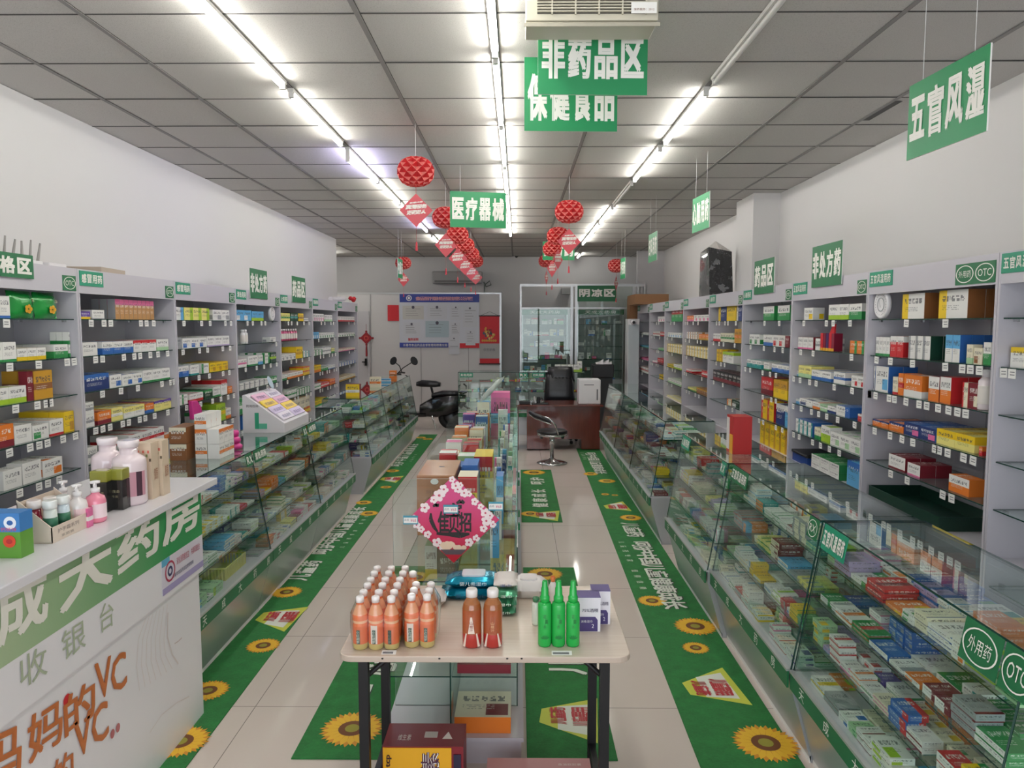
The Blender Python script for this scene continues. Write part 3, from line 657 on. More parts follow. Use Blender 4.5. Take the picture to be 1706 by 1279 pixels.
shelf_items('L', 5, *Cc, [(1, [(945, 1020, 522, 5, 'white', 'pink', 'c', 2), (1025, 1080, 530, 3, 'white', 'palegreen', 'b', 2)]),
    (2, [(945, 985, 652, 3, 'skyblue', 'white', 'e', 2), (986, 1112, 655, 7, 'white', 'green', 'c', 2)]),
    (3, [(945, 1010, 780, 3, 'white', 'green', 'r', 2), (1012, 1072, 752, 3, 'white', 'grey', 't', 2, 2), (1075, 1112, 765, 2, 'paleyellow', 'green', 'b', 2)]),
    (4, [(950, 1000, 888, 3, 'yellow', 'orange', 'b', 2), (1002, 1050, 900, 3, 'green', 'white', 't', 2), (1052, 1112, 885, 3, 'white', 'blue', 'x', 2)]),
    (5, [(950, 1000, 1020, 3, 'white', 'green', 'm', 2), (1002, 1060, 1010, 3, 'red', 'white', 'm', 2), (1062, 1105, 985, 2, 'orange', 'red', 'm', 2)]), (6, [(950, 1050, 1130, 4, 'yellow', 'green', 'b', 2)])])
shelf_items('L', 6, *Cc, [(1, [(1122, 1252, 542, 7, 'white', 'red', 'b', 2)]), (2, [(1122, 1252, 657, 7, 'white', 'green', 'c', 2)]), (3, [(1125, 1252, 767, 6, 'cream', 'pink', 'b', 2)]),
    (4, [(1130, 1250, 862, 6, 'white', 'blue', 'r', 2)]), (5, [(1130, 1245, 962, 5, 'cream', 'gold', 'b', 2)])])
# ---- right wall
shelf_items('R', 0, *Hc, [(2, [(1612, 1760, 760, 1, 'white', 'yellow', 't', 2)])])
shelf_items('R', 1, *Hc, [(1, [(845, 1003, 378, 1, 'white', 'yellow', 'l', 2, 1, 'brown'), (1105, 1312, 352, 1, 'white', 'yellow', 'l', 3, 1, 'brown')]),
    (2, [(655, 755, 688, 4, 'white', 'green', 'x', 2), (758, 852, 682, 2, 'red', 'white', 't', 2), (888, 1045, 680, 3, 'white', 'grey', 'l', 2, 1, 'darkgreen'), (1150, 1256, 672, 2, 'skyblue', 'white', 'B', 3, 1, 'blue'), (1300, 1346, 740, 1, 'cream', 'palegreen', 'b', 1), (1350, 1412, 765, 1, 'cream', 'brown', 'e', 1), (1420, 1476, 725, 1, 'white', 'green', 'B', 2)]),
    (3, [(600, 652, 890, 1, 'white', 'navy', 'e', 2, 1, 'blue'), (654, 746, 895, 1, 'white', 'skyblue', 'c', 2, 1, 'blue'), (775, 812, 970, 1, 'cream', 'red', 'x', 1), (815, 852, 945, 1, 'orange', 'red', 'm', 2), (855, 985, 957, 1, 'orange', 'white', 'b', 1), (1030, 1108, 968, 1, 'white', 'orange', 'B', 2, 1, 'maroon'), (1112, 1192, 972, 1, 'white', 'orange', 'B', 2, 1, 'red'), (1270, 1312, 1010, 1, 'cream', 'red', 'l', 1), (1315, 1385, 1015, 1, 'maroon', 'cream', 'c', 2)])])
shelf_items('R', 1, *Ic, [(4, [(590, 628, 205, 1, 'orange', 'maroon', 'c', 2), (630, 745, 215, 2, 'orange', 'navy', 't', 3), (748, 850, 230, 1, 'orange', 'navy', 't', 3), (853, 1082, 250, 2, 'navy', 'pink', 'c', 3, 1, 'blue'), (1085, 1360, 300, 2, 'paleyellow', 'yellow', 'T', 3), (1385, 1412, 400, 1, 'orange', 'red', 'B', 1)]),
    (5, [(745, 865, 465, 1, 'white', 'maroon', 'x', 2, 1, 'maroon'), (878, 970, 522, 1, 'white', 'pink', 'x', 2, 1, 'maroon'), (1172, 1320, 615, 1, 'white', 'orange', 'B', 1, 1, 'orange')])])
shelf_items('R', 2, *Hc, [(1, [(145, 208, 480, 1, 'white', 'yellow', 'c', 1), (320, 462, 455, 2, 'white', 'lime', 'b', 2), (466, 556, 450, 1, 'white', 'green', 'B', 2)]),
    (2, [(88, 210, 688, 3, 'white', 'pink', 'x', 2, 1, 'maroon'), (225, 263, 698, 1, 'white', 'grey', 'm', 2), (470, 572, 715, 2, 'orange', 'green', 'r', 2)]),
    (3, [(75, 102, 925, 1, 'white', 'skyblue', 'b', 2), (105, 195, 892, 2, 'paleyellow', 'palegreen', 'b', 2), (197, 337, 928, 2, 'white', 'blue', 'b', 3), (355, 437, 938, 1, 'white', 'blue', 'm', 2), (480, 570, 965, 2, 'white', 'red', 'c', 2)]),
    (4, [(70, 110, 1125, 1, 'white', 'skyblue', 'B', 2), (112, 202, 1130, 1, 'white', 'navy', 'e', 2), (205, 255, 1150, 1, 'white', 'orange', 'b', 2), (257, 308, 1165, 1, 'palegreen', 'white', 'm', 2), (310, 370, 1180, 1, 'white', 'navy', 'b', 2), (372, 470, 1180, 1, 'white', 'blue', 'r', 2, 1, 'blue'), (525, 560, 1235, 1, 'red', 'white', 't', 1)])])
shelf_items('R', 2, *Ic, [(5, [(85, 205, 215, 4, 'white', 'teal', 'r', 2, 1, 'blue'), (218, 262, 265, 2, 'cream', 'green', 'b', 1), (266, 330, 255, 1, 'white', 'lime', 'B', 1), (330, 545, 325, 3, 'white', 'palegreen', 'c', 3)]),
    (6, [(195, 395, 490, 3, 'white', 'green', 'n', 2, 2, 'green'), (450, 540, 510, 1, 'skyblue', 'blue', 't', 1)])])
shelf_items('R', 3, *G, [(1, [(1160, 1236, 470, 1, 'white', 'green', 'B', 2, 1, 'green'), (1262, 1347, 462, 1, 'white', 'green', 'B', 2, 1, 'green')]),
    (2, [(1060, 1132, 670, 2, 'white', 'green', 'e', 2), (1160, 1226, 672, 1, 'white', 'blue', 'b', 2), (1228, 1312, 675, 2, 'white', 'red', 'e', 2), (1314, 1342, 680, 1, 'maroon', 'red', 'n', 2)]),
    (3, [(1035, 1145, 850, 3, 'white', 'teal', 'B', 2), (1162, 1202, 868, 1, 'white', 'green', 'x', 2), (1218, 1342, 885, 3, 'white', 'blue', 'B', 2)]),
    (4, [(1145, 1226, 975, 1, 'red', 'maroon', 'b', 2), (1232, 1330, 995, 2, 'gold', 'yellow', 'B', 2)]),
    (5, [(1145, 1235, 1135, 2, 'yellow', 'red', 'l', 2), (1250, 1312, 1165, 1, 'navy', 'white', 't', 1), (1314, 1340, 1180, 1, 'skyblue', 'white', 't', 1)])])
shelf_items('R', 3, *Fc_, [(6, [(1350, 1542, 255, 5, 'yellow', 'gold', 'r', 2)])])
shelf_items('R', 4, *G, [(1, [(842, 900, 472, 1, 'navy', 'yellow', 'l', 2), (903, 965, 462, 1, 'yellow', 'gold', 'n', 2), (970, 1010, 460, 1, 'navy', 'cream', 'l', 2)]),
    (2, [(800, 852, 662, 3, 'white', 'red', 'b', 2), (855, 946, 660, 5, 'cream', 'green', 'm', 2), (955, 1008, 630, 2, 'gold', 'orange', 'm', 2)]),
    (3, [(828, 868, 775, 2, 'yellow', 'gold', 'r', 2), (870, 948, 795, 2, 'white', 'lime', 't', 2)]),
    (4, [(802, 1002, 940, 7, 'black', 'maroon', 'b', 2)]), (5, [(900, 932, 1130, 1, 'cream', 'orange', 'l', 2), (935, 992, 1138, 1, 'darkgreen', 'white', 'e', 2)])])
shelf_items('R', 5, *G, [(1, [(610, 662, 537, 3, 'orange', 'pink', 'b', 2), (665, 772, 530, 4, 'white', 'pink', 'c', 2)]), (2, [(600, 692, 652, 5, 'white', 'tan', 'r', 2), (700, 772, 668, 3, 'orange', 'gold', 'b', 2)]),
    (3, [(612, 772, 757, 8, 'cream', 'yellow', 'l', 2)]), (4, [(598, 652, 915, 3, 'white', 'red', 'B', 2), (720, 766, 930, 2, 'red', 'white', 'm', 2)]), (5, [(622, 682, 1050, 3, 'paleyellow', 'green', 'b', 2), (684, 762, 1058, 6, 'brown', 'gold', 't', 2)])])
shelf_items('R', 6, *G, [(1, [(508, 584, 475, 3, 'red', 'green', 'B', 2)]), (2, [(480, 576, 657, 6, 'white', 'skyblue', 'c', 1)]), (3, [(475, 582, 740, 6, 'cream', 'yellow', 'l', 2)]), (4, [(472, 520, 880, 3, 'yellow', 'green', 'm', 2), (522, 578, 885, 3, 'white', 'lime', 'b', 2)]), (5, [(480, 575, 992, 5, 'white', 'palegreen', 'b', 2)])])
shelf_items('R', 6, *Fc_, [(6, [(672, 785, 95, 8, 'cream', 'paleyellow', 'l', 2)])])
shelf_items('R', 7, *G, [(1, [(410, 455, 542, 3, 'white', 'pink', 'c', 1)]), (2, [(375, 425, 650, 4, 'white', 'red', 'm', 2), (426, 452, 650, 2, 'red', 'white', 'm', 2)]), (3, [(412, 450, 765, 3, 'palegreen', 'green', 'b', 2)]), (4, [(370, 405, 862, 3, 'white', 'pink', 'b', 2), (407, 446, 838, 2, 'red', 'maroon', 'b', 2)]), (5, [(420, 446, 955, 2, 'yellow', 'black', 'm', 1)])])
shelf_items('R', 8, *G, [(2, [(278, 346, 655, 6, 'white', 'grey', 'c', 2)]), (3, [(272, 346, 752, 6, 'skyblue', 'green', 'b', 2)]), (4, [(285, 346, 835, 4, 'pink', 'red', 'm', 2), ]), (5, [(275, 346, 900, 4, 'white', 'red', 'm', 2)])])
# price tags: parts of the cabinets
cnt = {}
for side, unit, X, y, z, s in TAGS:
    if cnt.get((side, unit), 0) >= 40: continue
    cnt[side, unit] = cnt.get((side, unit), 0)+1
    n = 1 if unit > 1 else rnd.choice([1, 1, 1, 2])
    for k in range(n):
        ys_ = LY if side == 'L' else RY; yy = min(max(y+k*.075, ys_[unit]+.05), ys_[unit+1]-.05)
        mb = MB(); M = Matrix.Translation((X-s*.012, yy, z-.004)) @ Matrix.Rotation(rnd.uniform(-.06, .06), 4, 'X')
        mb.box((-.001, -.024, -.042), (.001, .024, .0), TAGW, M=M)
        for q in range(2): mb.box((.001 if s > 0 else -.0015, -.018, -.016-.012*q), (.0015 if s > 0 else -.001, .012, -.012-.012*q), mat('tag_ink', '#77777c'), M=M)
        mb.build('price_tag', CAB[side, unit])

# ================================================================ boxes in the counters
PAL = ['white']*34+['cream']*7+['grey']*3+['palegreen']*2+['skyblue', 'blue', 'orange', 'red', 'yellow', 'paleyellow', 'green', 'lilac', 'white', 'white', 'grey']
ACP = ['green', 'green', 'red', 'blue', 'teal', 'orange', 'pink', 'skyblue', 'lime', 'grey', 'purple', 'maroon', 'yellow']
EXC = [(-2.0, -1.52, 3.95, 4.38, .40, .52)]
def fill(side, y0, y1, xo, nm, seed, spec={}):
    rr = random.Random(seed); s = -1 if side == 'L' else 1
    x0 = (-1.69 if side == 'L' else 1.215)+s*xo; xl = x0-s*.105; xt = x0+s*.01; xb = x0+s*.40
    near = (y0+y1)/2 < 6
    for li, z in enumerate((ZL, .57, .73, .89)):
        xs = xl+(xt-xl)*(z-ZL)/(ZT-ZL)+s*.035
        sname = ['deck', 'lowest shelf', 'middle shelf', 'top shelf'][li]
        x = xs; row = 0
        while abs(xb-x) > .06 and row < (3 if near else 3):
            dx = rr.choice([.07, .085, .11, .125]); dx = min(dx, abs(xb-x)-.004); y = y0+.03; num = 0
            while y < y1-.08:
                dy = rr.choice([.05, .06, .075, .09, .11, .13]); dy = min(dy, y1-.03-y)
                if dy < .035: break
                h = rr.choice([.016, .02, .024, .03]); st = rr.choice([1, 1, 2, 2, 3]) if li < 3 else rr.choice([1, 2, 2, 3])
                reps = rr.choice([1, 1, 2, 3]) if dy < .09 else 1
                a = rr.choice(PAL); b = rr.choice(ACP); rk = rr.choice('bxxxlrmmccex'); side_c = rr.choice([None, None, None, None, a, b])
                gap = rr.random() < (.10 if near else .06)
                for _ in range(reps):
                    if y+dy > y1-.03: break
                    num += 1
                    if gap: y += dy; continue
                    if any(min(x, x+s*dx) < e[1] and max(x, x+s*dx) > e[0] and y < e[3] and y+dy > e[2] and e[4] < z+.01 < e[5] for e in EXC): y += dy; continue
                    for q in range(st):
                        pos = '' if st == 1 else ['bottom', 'middle' if st == 3 else 'top', 'top'][q]+' layer, '
                        rw = ['front row', 'middle row', 'back row'][row]
                        lab = f"flat {a} box, {ORD[num-1]} in {rw}, {pos}{sname}, {nm.split()[0]} {'left' if side == 'L' else 'right'} counter"
                        j = rr.uniform(-.004, .004); xa, xc = sorted((x+s*j, x+s*(dx-.006)+s*j))
                        carton((xa, y+.001, z+h*q+.0005), (xc, y+dy-.001, z+h*(q+1)-.0003), a, b, rk, '+x' if s < 0 else '-x', 'flat', lab, 0,
                               'flat boxes in the counter '+nm, 'flat_medicine_box', 'flat medicine box', side_c)
                    y += dy
                y += rr.choice([0, .0, .002, .01])
            x += s*(dx+.004); row += 1
for i, (side, y0, y1, xo, nm) in enumerate(CTR): fill(side, y0, y1, xo, nm, 100+i)
# ================================================================ cashier counter (front left)
XC = -1.485
cash = thing('cashier_counter', (-1.75, 2.2, 0), 'white cashier counter with green 大药房 lettering in left foreground', 'counter')
MB().box((-2.02, .9, 0), (XC-.015, 3.33, .70), WHITE).build('lower_body', cash)
mb = MB().box((-2.02, .9, .70), (XC, 3.345, 1.085), WHITE); mb.build('upper_body', cash)
SLAB = mat('counter_slab', '#dcdade', .22)
MB().box((-2.06, .86, 1.085), (XC+.03, 3.47, 1.118), SLAB).build('worktop', cash, bevel=.004)
# printed green banner: pale at the near end, full green at the far end (a printed colour fade), white brush characters
BAN = mat('banner_print', rough=.3); t = NT(BAN); yv = t.sep(t.obj())[1]
fr = t.add('ShaderNodeMapRange'); t.l.new(yv, fr.inputs[0]); fr.inputs[1].default_value = 2.0; fr.inputs[2].default_value = 3.0
t.l.new(t.mix(fr.outputs[0], srgb('#a9bd96'), srgb('#2f9152')), t.bsdf().inputs['Base Color'])
mb = MB(); mb.box((XC, .9, .873), (XC+.0015, 3.345, 1.084), BAN)
def pan(px, py): q = P(px, py, X=XC); return Vector((XC+.003, q.y, q.z))
def ptext(mb, ch, a, b, h, m, bold=.02, dx=0):
    """a,b: photo pixels of the baseline ends on the panel"""
    p, q = pan(*a), pan(*b); 
    mb.text(ch, p+Vector((dx, 0, 0)), q-p, (0, 0, h), m, bold=bold)
CREAM = mat('cream_ink', '#e9e7dc', .35)
ptext(mb, '成', (-6, 1082), (80, 1032), .185, CREAM); ptext(mb, '大', (98, 1026), (187, 968), .185, CREAM)
ptext(mb, '药', (195, 962), (267, 915), .185, CREAM); ptext(mb, '房', (270, 913), (332, 873), .185, CREAM)
FAINT = mat('faint_green_ink', '#aab49a', .4)
for ch, a, b in (('收', (33, 1150), (78, 1122)), ('银', (103, 1104), (142, 1076)), ('台', (166, 1056), (189, 1040))): ptext(mb, ch, a, b, .10, FAINT, 0)
mb.build('shop_name_banner', cash)
ORI = mat('orange_brown_ink', '#c4703a', .4)
mb = MB(); dx = -.015
for ch, a, b, h in (('妈', (-25, 1330), (45, 1290), .17), ('妈', (55, 1275), (112, 1232), .15), ('的', (114, 1232), (166, 1190), .14), ('V', (166, 1170), (193, 1152), .14), ('C', (192, 1160), (217, 1140), .14),
                 ('的', (96, 1330), (130, 1300), .12), ('V', (131, 1270), (160, 1243), .14), ('C', (160, 1248), (187, 1224), .14)):
    ptext(mb, ch, a, b, h, ORI, .014, dx)
p = pan(118, 1166); mb.disc(p+Vector((dx, 0, .0)), (0, .02, 0), (0, 0, .02), RED); 
for q in ((193, 1222), (202, 1212)): p = pan(*q); mb.disc(p+Vector((dx, 0, 0)), (0, .014, 0), (0, 0, .017), mat('berry_print', '#b4696b'))
# faded printed portrait of a sleeping child: only soft strands and a cheek outline are left
FD = mat('faded_print', '#dcd3cf', .4); FD2 = mat('faded_print_dark', '#c6b2ac', .4)
def stroke(pts, wd, m):
    a = [pan(*p)+Vector((dx-.001, 0, 0)) for p in pts]
    for i in range(len(a)-1):
        d = (a[i+1]-a[i]).normalized(); nrm = Vector((0, -d.z, d.y))*wd
        mb.quad(a[i]-nrm, a[i+1]-nrm, a[i+1]+nrm, a[i]+nrm, m)
for k in range(7): stroke([(248+k*6, 1030-k*4), (236+k*7, 1065), (233+k*8, 1110-k*3), (238+k*9, 1150-k*6)], .0016, FD)
stroke([(285, 1020), (284, 1060), (292, 1090), (302, 1106)], .004, FD); stroke([(296, 1072), (302, 1068), (308, 1062)], .002, FD2)
stroke([(255, 1220), (275, 1190), (300, 1170), (320, 1160)], .0016, FD)
mb.build('lower_print', cash)
# sticker on the end of the band
mb = MB(); a, b = pan(268, 935), pan(343, 893); z0, z1 = a.z-.15, a.z
ya, yb = a.y, 3.343
mb.box((XC+.001, ya, z0), (XC+.0025, yb, z1), mat('sticker_white', '#d8d3dd', .35))
mb.box((XC+.0025, ya, z1-.03), (XC+.003, ya+.07, z1), mat('sticker_blue', '#5aa6c4')); mb.box((XC+.0025, ya, z0), (XC+.003, yb, z0+.028), mat('sticker_violet', '#a49ac2'))
xx = XC+.0035; mb.disc((xx, ya+.07, z0+.085), (0, .045, 0), (0, 0, .045), mat('sticker_red', '#b03a55'), r0=.8); mb.disc((xx, ya+.07, z0+.085), (0, .022, 0), (0, 0, .022), mat('sticker_navy', '#3b3c66'), r0=.5)
mb.text('深化消费者权益', (xx, ya+.13, z0+.09), (0, .12, 0), (0, 0, .032), mat('sticker_red')); mb.text('共建和谐社会', (xx, ya+.27, z0+.09), (0, .09, 0), (0, 0, .032), mat('sticker_red'))
mb.text('长春市食品药品监督管理局', (xx, ya+.09, z0+.045), (0, .2, 0), (0, 0, .018), mat('sticker_navy'))
mb.build('notice_sticker', cash)

# ---------------------------------------------------------------- goods on the cashier counter
ZW = 1.118
def own_box(px, py, Z, w, d, h, a, b, rk, label, name='medicine_box', cat='box', face='-y', rot=0, group='', side=None, X=None, Y=None):
    """w along X, d along Y, h up; (px, py) = photo pixel of the front bottom centre"""
    q = P(px, py, Z=Z) if X is None else Vector((X, Y, Z))
    return carton((q.x-w/2, q.y, Z+.0005), (q.x+w/2, q.y+d, Z+h), a, b, rk, face, 'own', label, rot, group, name, cat, side)
def lathe_thing(name, px, py, Z, parts, label, cat, group=None, xy=None):
    """parts: (part name, profile, material, colour)"""
    q = P(px, py, Z=Z) if xy is None else Vector((xy[0], xy[1], Z))
    t_ = thing(name, (q.x, q.y, Z+.0005), label, cat, group)
    for pn, prof, m, c in parts:
        b_ = MB(); b_.lathe(prof, m, 20, (q.x, q.y, Z+.0005), c); b_.build(pn, t_)
    return t_, q
CL = lambda h: srgb(h)
# blue and green box at the frame edge
q = P(36, 930, Z=ZW); o = MB(); x0, y0 = q.x-.19, q.y
own = thing('vitamin_box', (q.x-.1, q.y+.05, ZW+.0005), 'tall blue and green box with red badges at far left end of cashier counter', 'box')
mb = MB(); mb.box((q.x-.19, q.y, ZW+.0005), (q.x, q.y+.06, ZW+.145), PAINT, CL('#5f9a35')); 
mb.box((q.x-.19, q.y-.001, ZW+.085), (q.x+.0005, q.y+.0605, ZW+.1455), PAINT, CL('#3f7fc0')); mb.build('carton', own)
mb = MB()
for cx, cz, r, c in ((-.16, .115, .018, '#e8eef4'), (-.03, .115, .02, '#e8eef4'), (-.14, .055, .02, '#e77a2a'), (-.09, .05, .022, '#e77a2a'), (-.035, .055, .02, '#d8452a')):
    mb.disc((q.x+cx, q.y-.0016, ZW+cz), (r, 0, 0), (0, 0, r), PAINT, CL(c)); mb.disc((q.x+cx, q.y-.002, ZW+cz), (r*.5, 0, 0), (0, 0, r*.4), PAINT, CL('#b02a2a' if c[1] != 'e' or cz < .1 else '#2f62a8'))
mb.text('钙铁锌', (q.x-.06, q.y-.002, ZW+.088), (.05, 0, 0), (0, 0, .012), PAINT, CL('#d94a63')); mb.build('badge', own)
# open cardboard tray with tubes
q = P(85, 906, Z=ZW); tr_ = thing('cardboard_display_tray', (q.x-.08, q.y+.08, ZW+.0005), 'cream cardboard display tray holding tubes on cashier counter', 'display tray')
KR = mat('cream_card', '#dccdbd', .6); mb = MB(); x0, x1, y0, y1 = q.x-.11, q.x+.005, q.y, q.y+.2
mb.box((x0, y0, ZW+.0005), (x1, y1, ZW+.004), KR); mb.box((x1-.003, y0, ZW+.004), (x1, y1, ZW+.055), KR); mb.box((x0, y0, ZW+.004), (x0+.003, y1, ZW+.14), KR)
for yy in (y0, y1-.003): mb.slab([(x0, yy, ZW+.003), (x1, yy, ZW+.003), (x1, yy, ZW+.055), (x0, yy, ZW+.15)], (0, 1, 0), .003, KR)
mb.build('tray', tr_); mb = MB(); xx = x1+.0008
mb.text('护手霜系列', (xx, y0+.03, ZW+.028), (0, .12, 0), (0, 0, .015), mat('grey_ink', '#8a7f78')); mb.text('家庭装', (xx, y0+.05, ZW+.01), (0, .07, 0), (0, 0, .01), mat('grey_ink')); mb.build('tray_print', tr_)
for i, (dx_, dy_, c, lid, nm) in enumerate(((-.085, .05, '#8c1f35', '#efe9e6', 'maroon tube with white cap, rear left in the cardboard tray'), (-.06, .10, '#8c1f35', '#efe9e6', 'maroon tube with white cap, rear right in the cardboard tray'),
        (-.03, .05, '#dfe6df', '#e9edea', 'white and green tube, front left in the cardboard tray'), (-.03, .12, '#d3e2ea', '#e9edea', 'pale blue tube, front right in the cardboard tray'))):
    lathe_thing('cream_tube', 0, 0, ZW+.004, [('tube_body', [(.021, 0), (.022, .06), (.02, .105)], PAINTG, CL(c)), ('cap', [(.022, .105), (.023, .112), (.023, .13), (.02, .134)], PAINTG, CL(lid)), ('tube_label', [(.0224, .03), (.0226, .05), (.0222, .075)], PAINT, CL('#2f6e52' if i > 1 else '#b8495e'))], nm, 'tube', 'tubes in the cardboard tray', (q.x+dx_, q.y+dy_))
def pump(px, py, r, h, c, label, name='pump_bottle', lab=None, trans=False, head='#f0eeee'):
    m = PAINTG
    ps = [('bottle', [(r*.9, 0), (r, .008), (r, h*.5), (r*.85, h*.62), (r*.4, h*.68), (r*.4, h*.72)], m, CL(c)),
          ('pump', [(r*.45, h*.72), (r*.45, h*.82), (r*.18, h*.83), (r*.18, h*.93), (r*.5, h*.94), (r*.5, h*.99), (r*.2, h)], m, CL(head))]
    t_, q = lathe_thing(name, px, py, ZW, ps, label, 'bottle')
    mb = MB(); mb.tube([(q.x, q.y, ZW+h*.965), (q.x+r*.5, q.y-r*.9, ZW+h*.965), (q.x+r*.6, q.y-r*1.2, ZW+h*.93)], .004, PAINTG, 8, CL(head)); mb.build('spout', t_)
    if lab:
        mb = MB(); k = 9
        for i in range(k):
            a0 = R(-80+i*100/k); a1 = R(-80+(i+1)*100/k); rr_ = r*1.012
            mb.quad((q.x+rr_*math.cos(a0), q.y+rr_*math.sin(a0), ZW+h*.12), (q.x+rr_*math.cos(a1), q.y+rr_*math.sin(a1), ZW+h*.12), (q.x+rr_*math.cos(a1), q.y+rr_*math.sin(a1), ZW+h*.46), (q.x+rr_*math.cos(a0), q.y+rr_*math.sin(a0), ZW+h*.46), PAINT, CL(lab))
        mb.build('bottle_label', t_)
    return t_
pump(108, 868, .030, .155, '#e9e4e2', 'white pump bottle behind the cardboard tray on cashier counter', lab='#f3f1f0')
pump(131, 878, .034, .16, '#efe9e7', 'white pump bottle just left of the pink pump bottle', lab='#f6d3d6')
pump(161, 868, .036, .155, '#ef8fa6', 'pink pump bottle on cashier counter', lab='#f6dfe4')
t_, q = lathe_thing('yellow_bottle', 106, 884, ZW, [('bottle', [(.018, 0), (.02, .03), (.014, .035), (.02, .06), (.016, .075)], PAINTG, CL('#e8b23a'))], 'small yellow bottle between tray and white pump bottle', 'bottle')
own_box(141, 879, ZW, .03, .03, .07, 'pink', 'white', 'm', 'small pink and white box wedged beside the pink pump bottle', 'skin_cream_box')
for px, py, nm in ((172, 851, 'left'), (198, 847, 'right')):
    q = P(px, py, Z=ZW); t_ = thing('hair_tonic_bottle', (q.x, q.y, ZW+.0005), f'black square bottle with olive green cap, {nm} of two', 'bottle', 'black bottles with olive caps')
    mb = MB().box((q.x-.032, q.y-.025, ZW+.0005), (q.x+.032, q.y+.03, ZW+.12), PAINTG, CL('#20201e')); mb.text('原生态', (q.x-.02, q.y-.0256, ZW+.07), (.04, 0, 0), (0, 0, .012), PAINT, CL('#b9b58e')); mb.text('养发', (q.x-.015, q.y-.0256, ZW+.05), (.03, 0, 0), (0, 0, .01), PAINT, CL('#8f8a6a')); mb.build('bottle', t_, bevel=.004)
    MB().box((q.x-.034, q.y-.027, ZW+.12), (q.x+.034, q.y+.032, ZW+.165), PAINTG, CL('#8d8f33')).build('cap', t_, bevel=.005)
PK = '#e7d7db'
for px, py, sc_, nm in ((183, 832, .96, 'left'), (218, 838, 1.0, 'right')):
    t_, q = lathe_thing('protein_powder_tub', px, py, ZW, [('bottle', [(.06*sc_, 0), (.066*sc_, .01), (.066*sc_, .17), (.062*sc_, .19), (.04*sc_, .205), (.034*sc_, .21), (.034*sc_, .235)], PAINTG, CL(PK)), ('lid', [(.038*sc_, .235), (.042*sc_, .252), (.042*sc_, .262), (.038*sc_, .265)], PAINTG, CL('#efe5e7'))], f'large pale pink plastic tub on cashier counter, {nm} of two', 'tub', 'pale pink tubs')
    mb = MB(); r = .067*sc_
    for i in range(8):
        a0 = R(-62+i*7); a1 = R(-62+(i+1)*7)
        mb.quad((q.x+r*math.cos(a0), q.y+r*math.sin(a0), ZW+.04), (q.x+r*math.cos(a1), q.y+r*math.sin(a1), ZW+.04), (q.x+r*math.cos(a1), q.y+r*math.sin(a1), ZW+.14), (q.x+r*math.cos(a0), q.y+r*math.sin(a0), ZW+.14), PAINT, CL('#4c3340' if 2 < i < 6 else '#c58f9c'))
    mb.build('tub_label', t_)
for px, py, nm in ((247, 829, 'nearer'), (265, 823, 'farther')):
    q = P(px, py, Z=ZW); t_ = thing('gift_carton', (q.x, q.y, ZW+.0005), f'tall beige floral carton beside the pink tubs, {nm} of two', 'carton', 'tall beige cartons')
    mb = MB(); mb.box((q.x-.035, q.y-.03, ZW+.0005), (q.x+.035, q.y+.03, ZW+.24), PAINT, CL('#d3c0a8')); 
    mb.text('礼品盒', (q.x-.006, q.y-.0306, ZW+.09), (.012, 0, 0), (0, 0, .05), PAINT, CL('#9a3b3b')); mb.text('胶原', (q.x+.0356, q.y-.01, ZW+.08), (0, .03, 0), (0, 0, .05), PAINT, CL('#9a5b3b')); mb.build('carton', t_)
    mb = MB(); 
    for i in range(9): a = i*.7; mb.box((q.x-.03+i*.007, q.y-.0312, ZW+.18+.02*math.sin(a*3)), (q.x-.022+i*.007, q.y-.0305, ZW+.192+.02*math.sin(a*3)), PAINT, CL(['#7d8a58', '#c9685a', '#5a4f3e'][i % 3]))
    mb.build('flower_print', t_)

# ================================================================ folding table with drinks (front centre)
ZTB = .72; tx0, tx1, ty0, ty1 = -.622, .392, 2.415, 3.10
tab = thing('folding_table', ((tx0+tx1)/2, (ty0+ty1)/2, 0), 'folding table with pale wood top and black legs in the foreground', 'table')
WOODT = mat('pale_wood_top', '#d8c8b8', .25); t = NT(WOODT); s3 = t.sep(t.obj()); n1 = t.noise(1.0, 4, t.comb(t.m('MULTIPLY', s3[0], 2.5), t.m('MULTIPLY', s3[1], 60.0)), .6)
t.l.new(t.mix(n1, srgb('#cbb5a2'), srgb('#e4d9cc')), t.bsdf().inputs['Base Color'])
def rrect(x0, y0, x1, y1, r, n=6):
    out = []
    for cx, cy_, a0 in ((x1-r, y1-r, 0), (x0+r, y1-r, 90), (x0+r, y0+r, 180), (x1-r, y0+r, 270)):
        for i in range(n+1): a = R(a0+90*i/n); out.append((cx+r*math.cos(a), cy_+r*math.sin(a)))
    return out
pts = [(x, y, ZTB-.022) for x, y in rrect(tx0, ty0, tx1, ty1, .05)]
MB().slab(pts, (0, 0, 1), .022, WOODT, edge=mat('table_edge', '#bfae9f', .4)).build('tabletop', tab, bevel=.004)
LEGM = mat('black_powder_metal', '#18181a', .45, .3)
for sx, nm in ((-.548, 1), (.308, -1)):
    for yy in (2.50, 2.91):
        MB().box((sx-.017, yy-.017, 0), (sx+.017, yy+.017, ZTB-.025), LEGM).build('leg', tab)
    MB().box((sx-.012, 2.53, .10), (sx+.012, 2.90, .125), LEGM).build('cross_bar', tab)
    MB().box((sx-.012, 2.50, ZTB-.05), (sx+.012, 3.0, ZTB-.0222), LEGM).build('leg_rail', tab)
    MB().tube([(sx, 2.56, ZTB-.14), (sx+.14*nm, 2.6, ZTB-.03)], .01, LEGM, 8).build('brace', tab)
    MB().tube([(sx, 2.90, ZTB-.2), (sx+.16*nm, 2.90, ZTB-.03)], .01, LEGM, 8).build('brace', tab)
mb = MB()
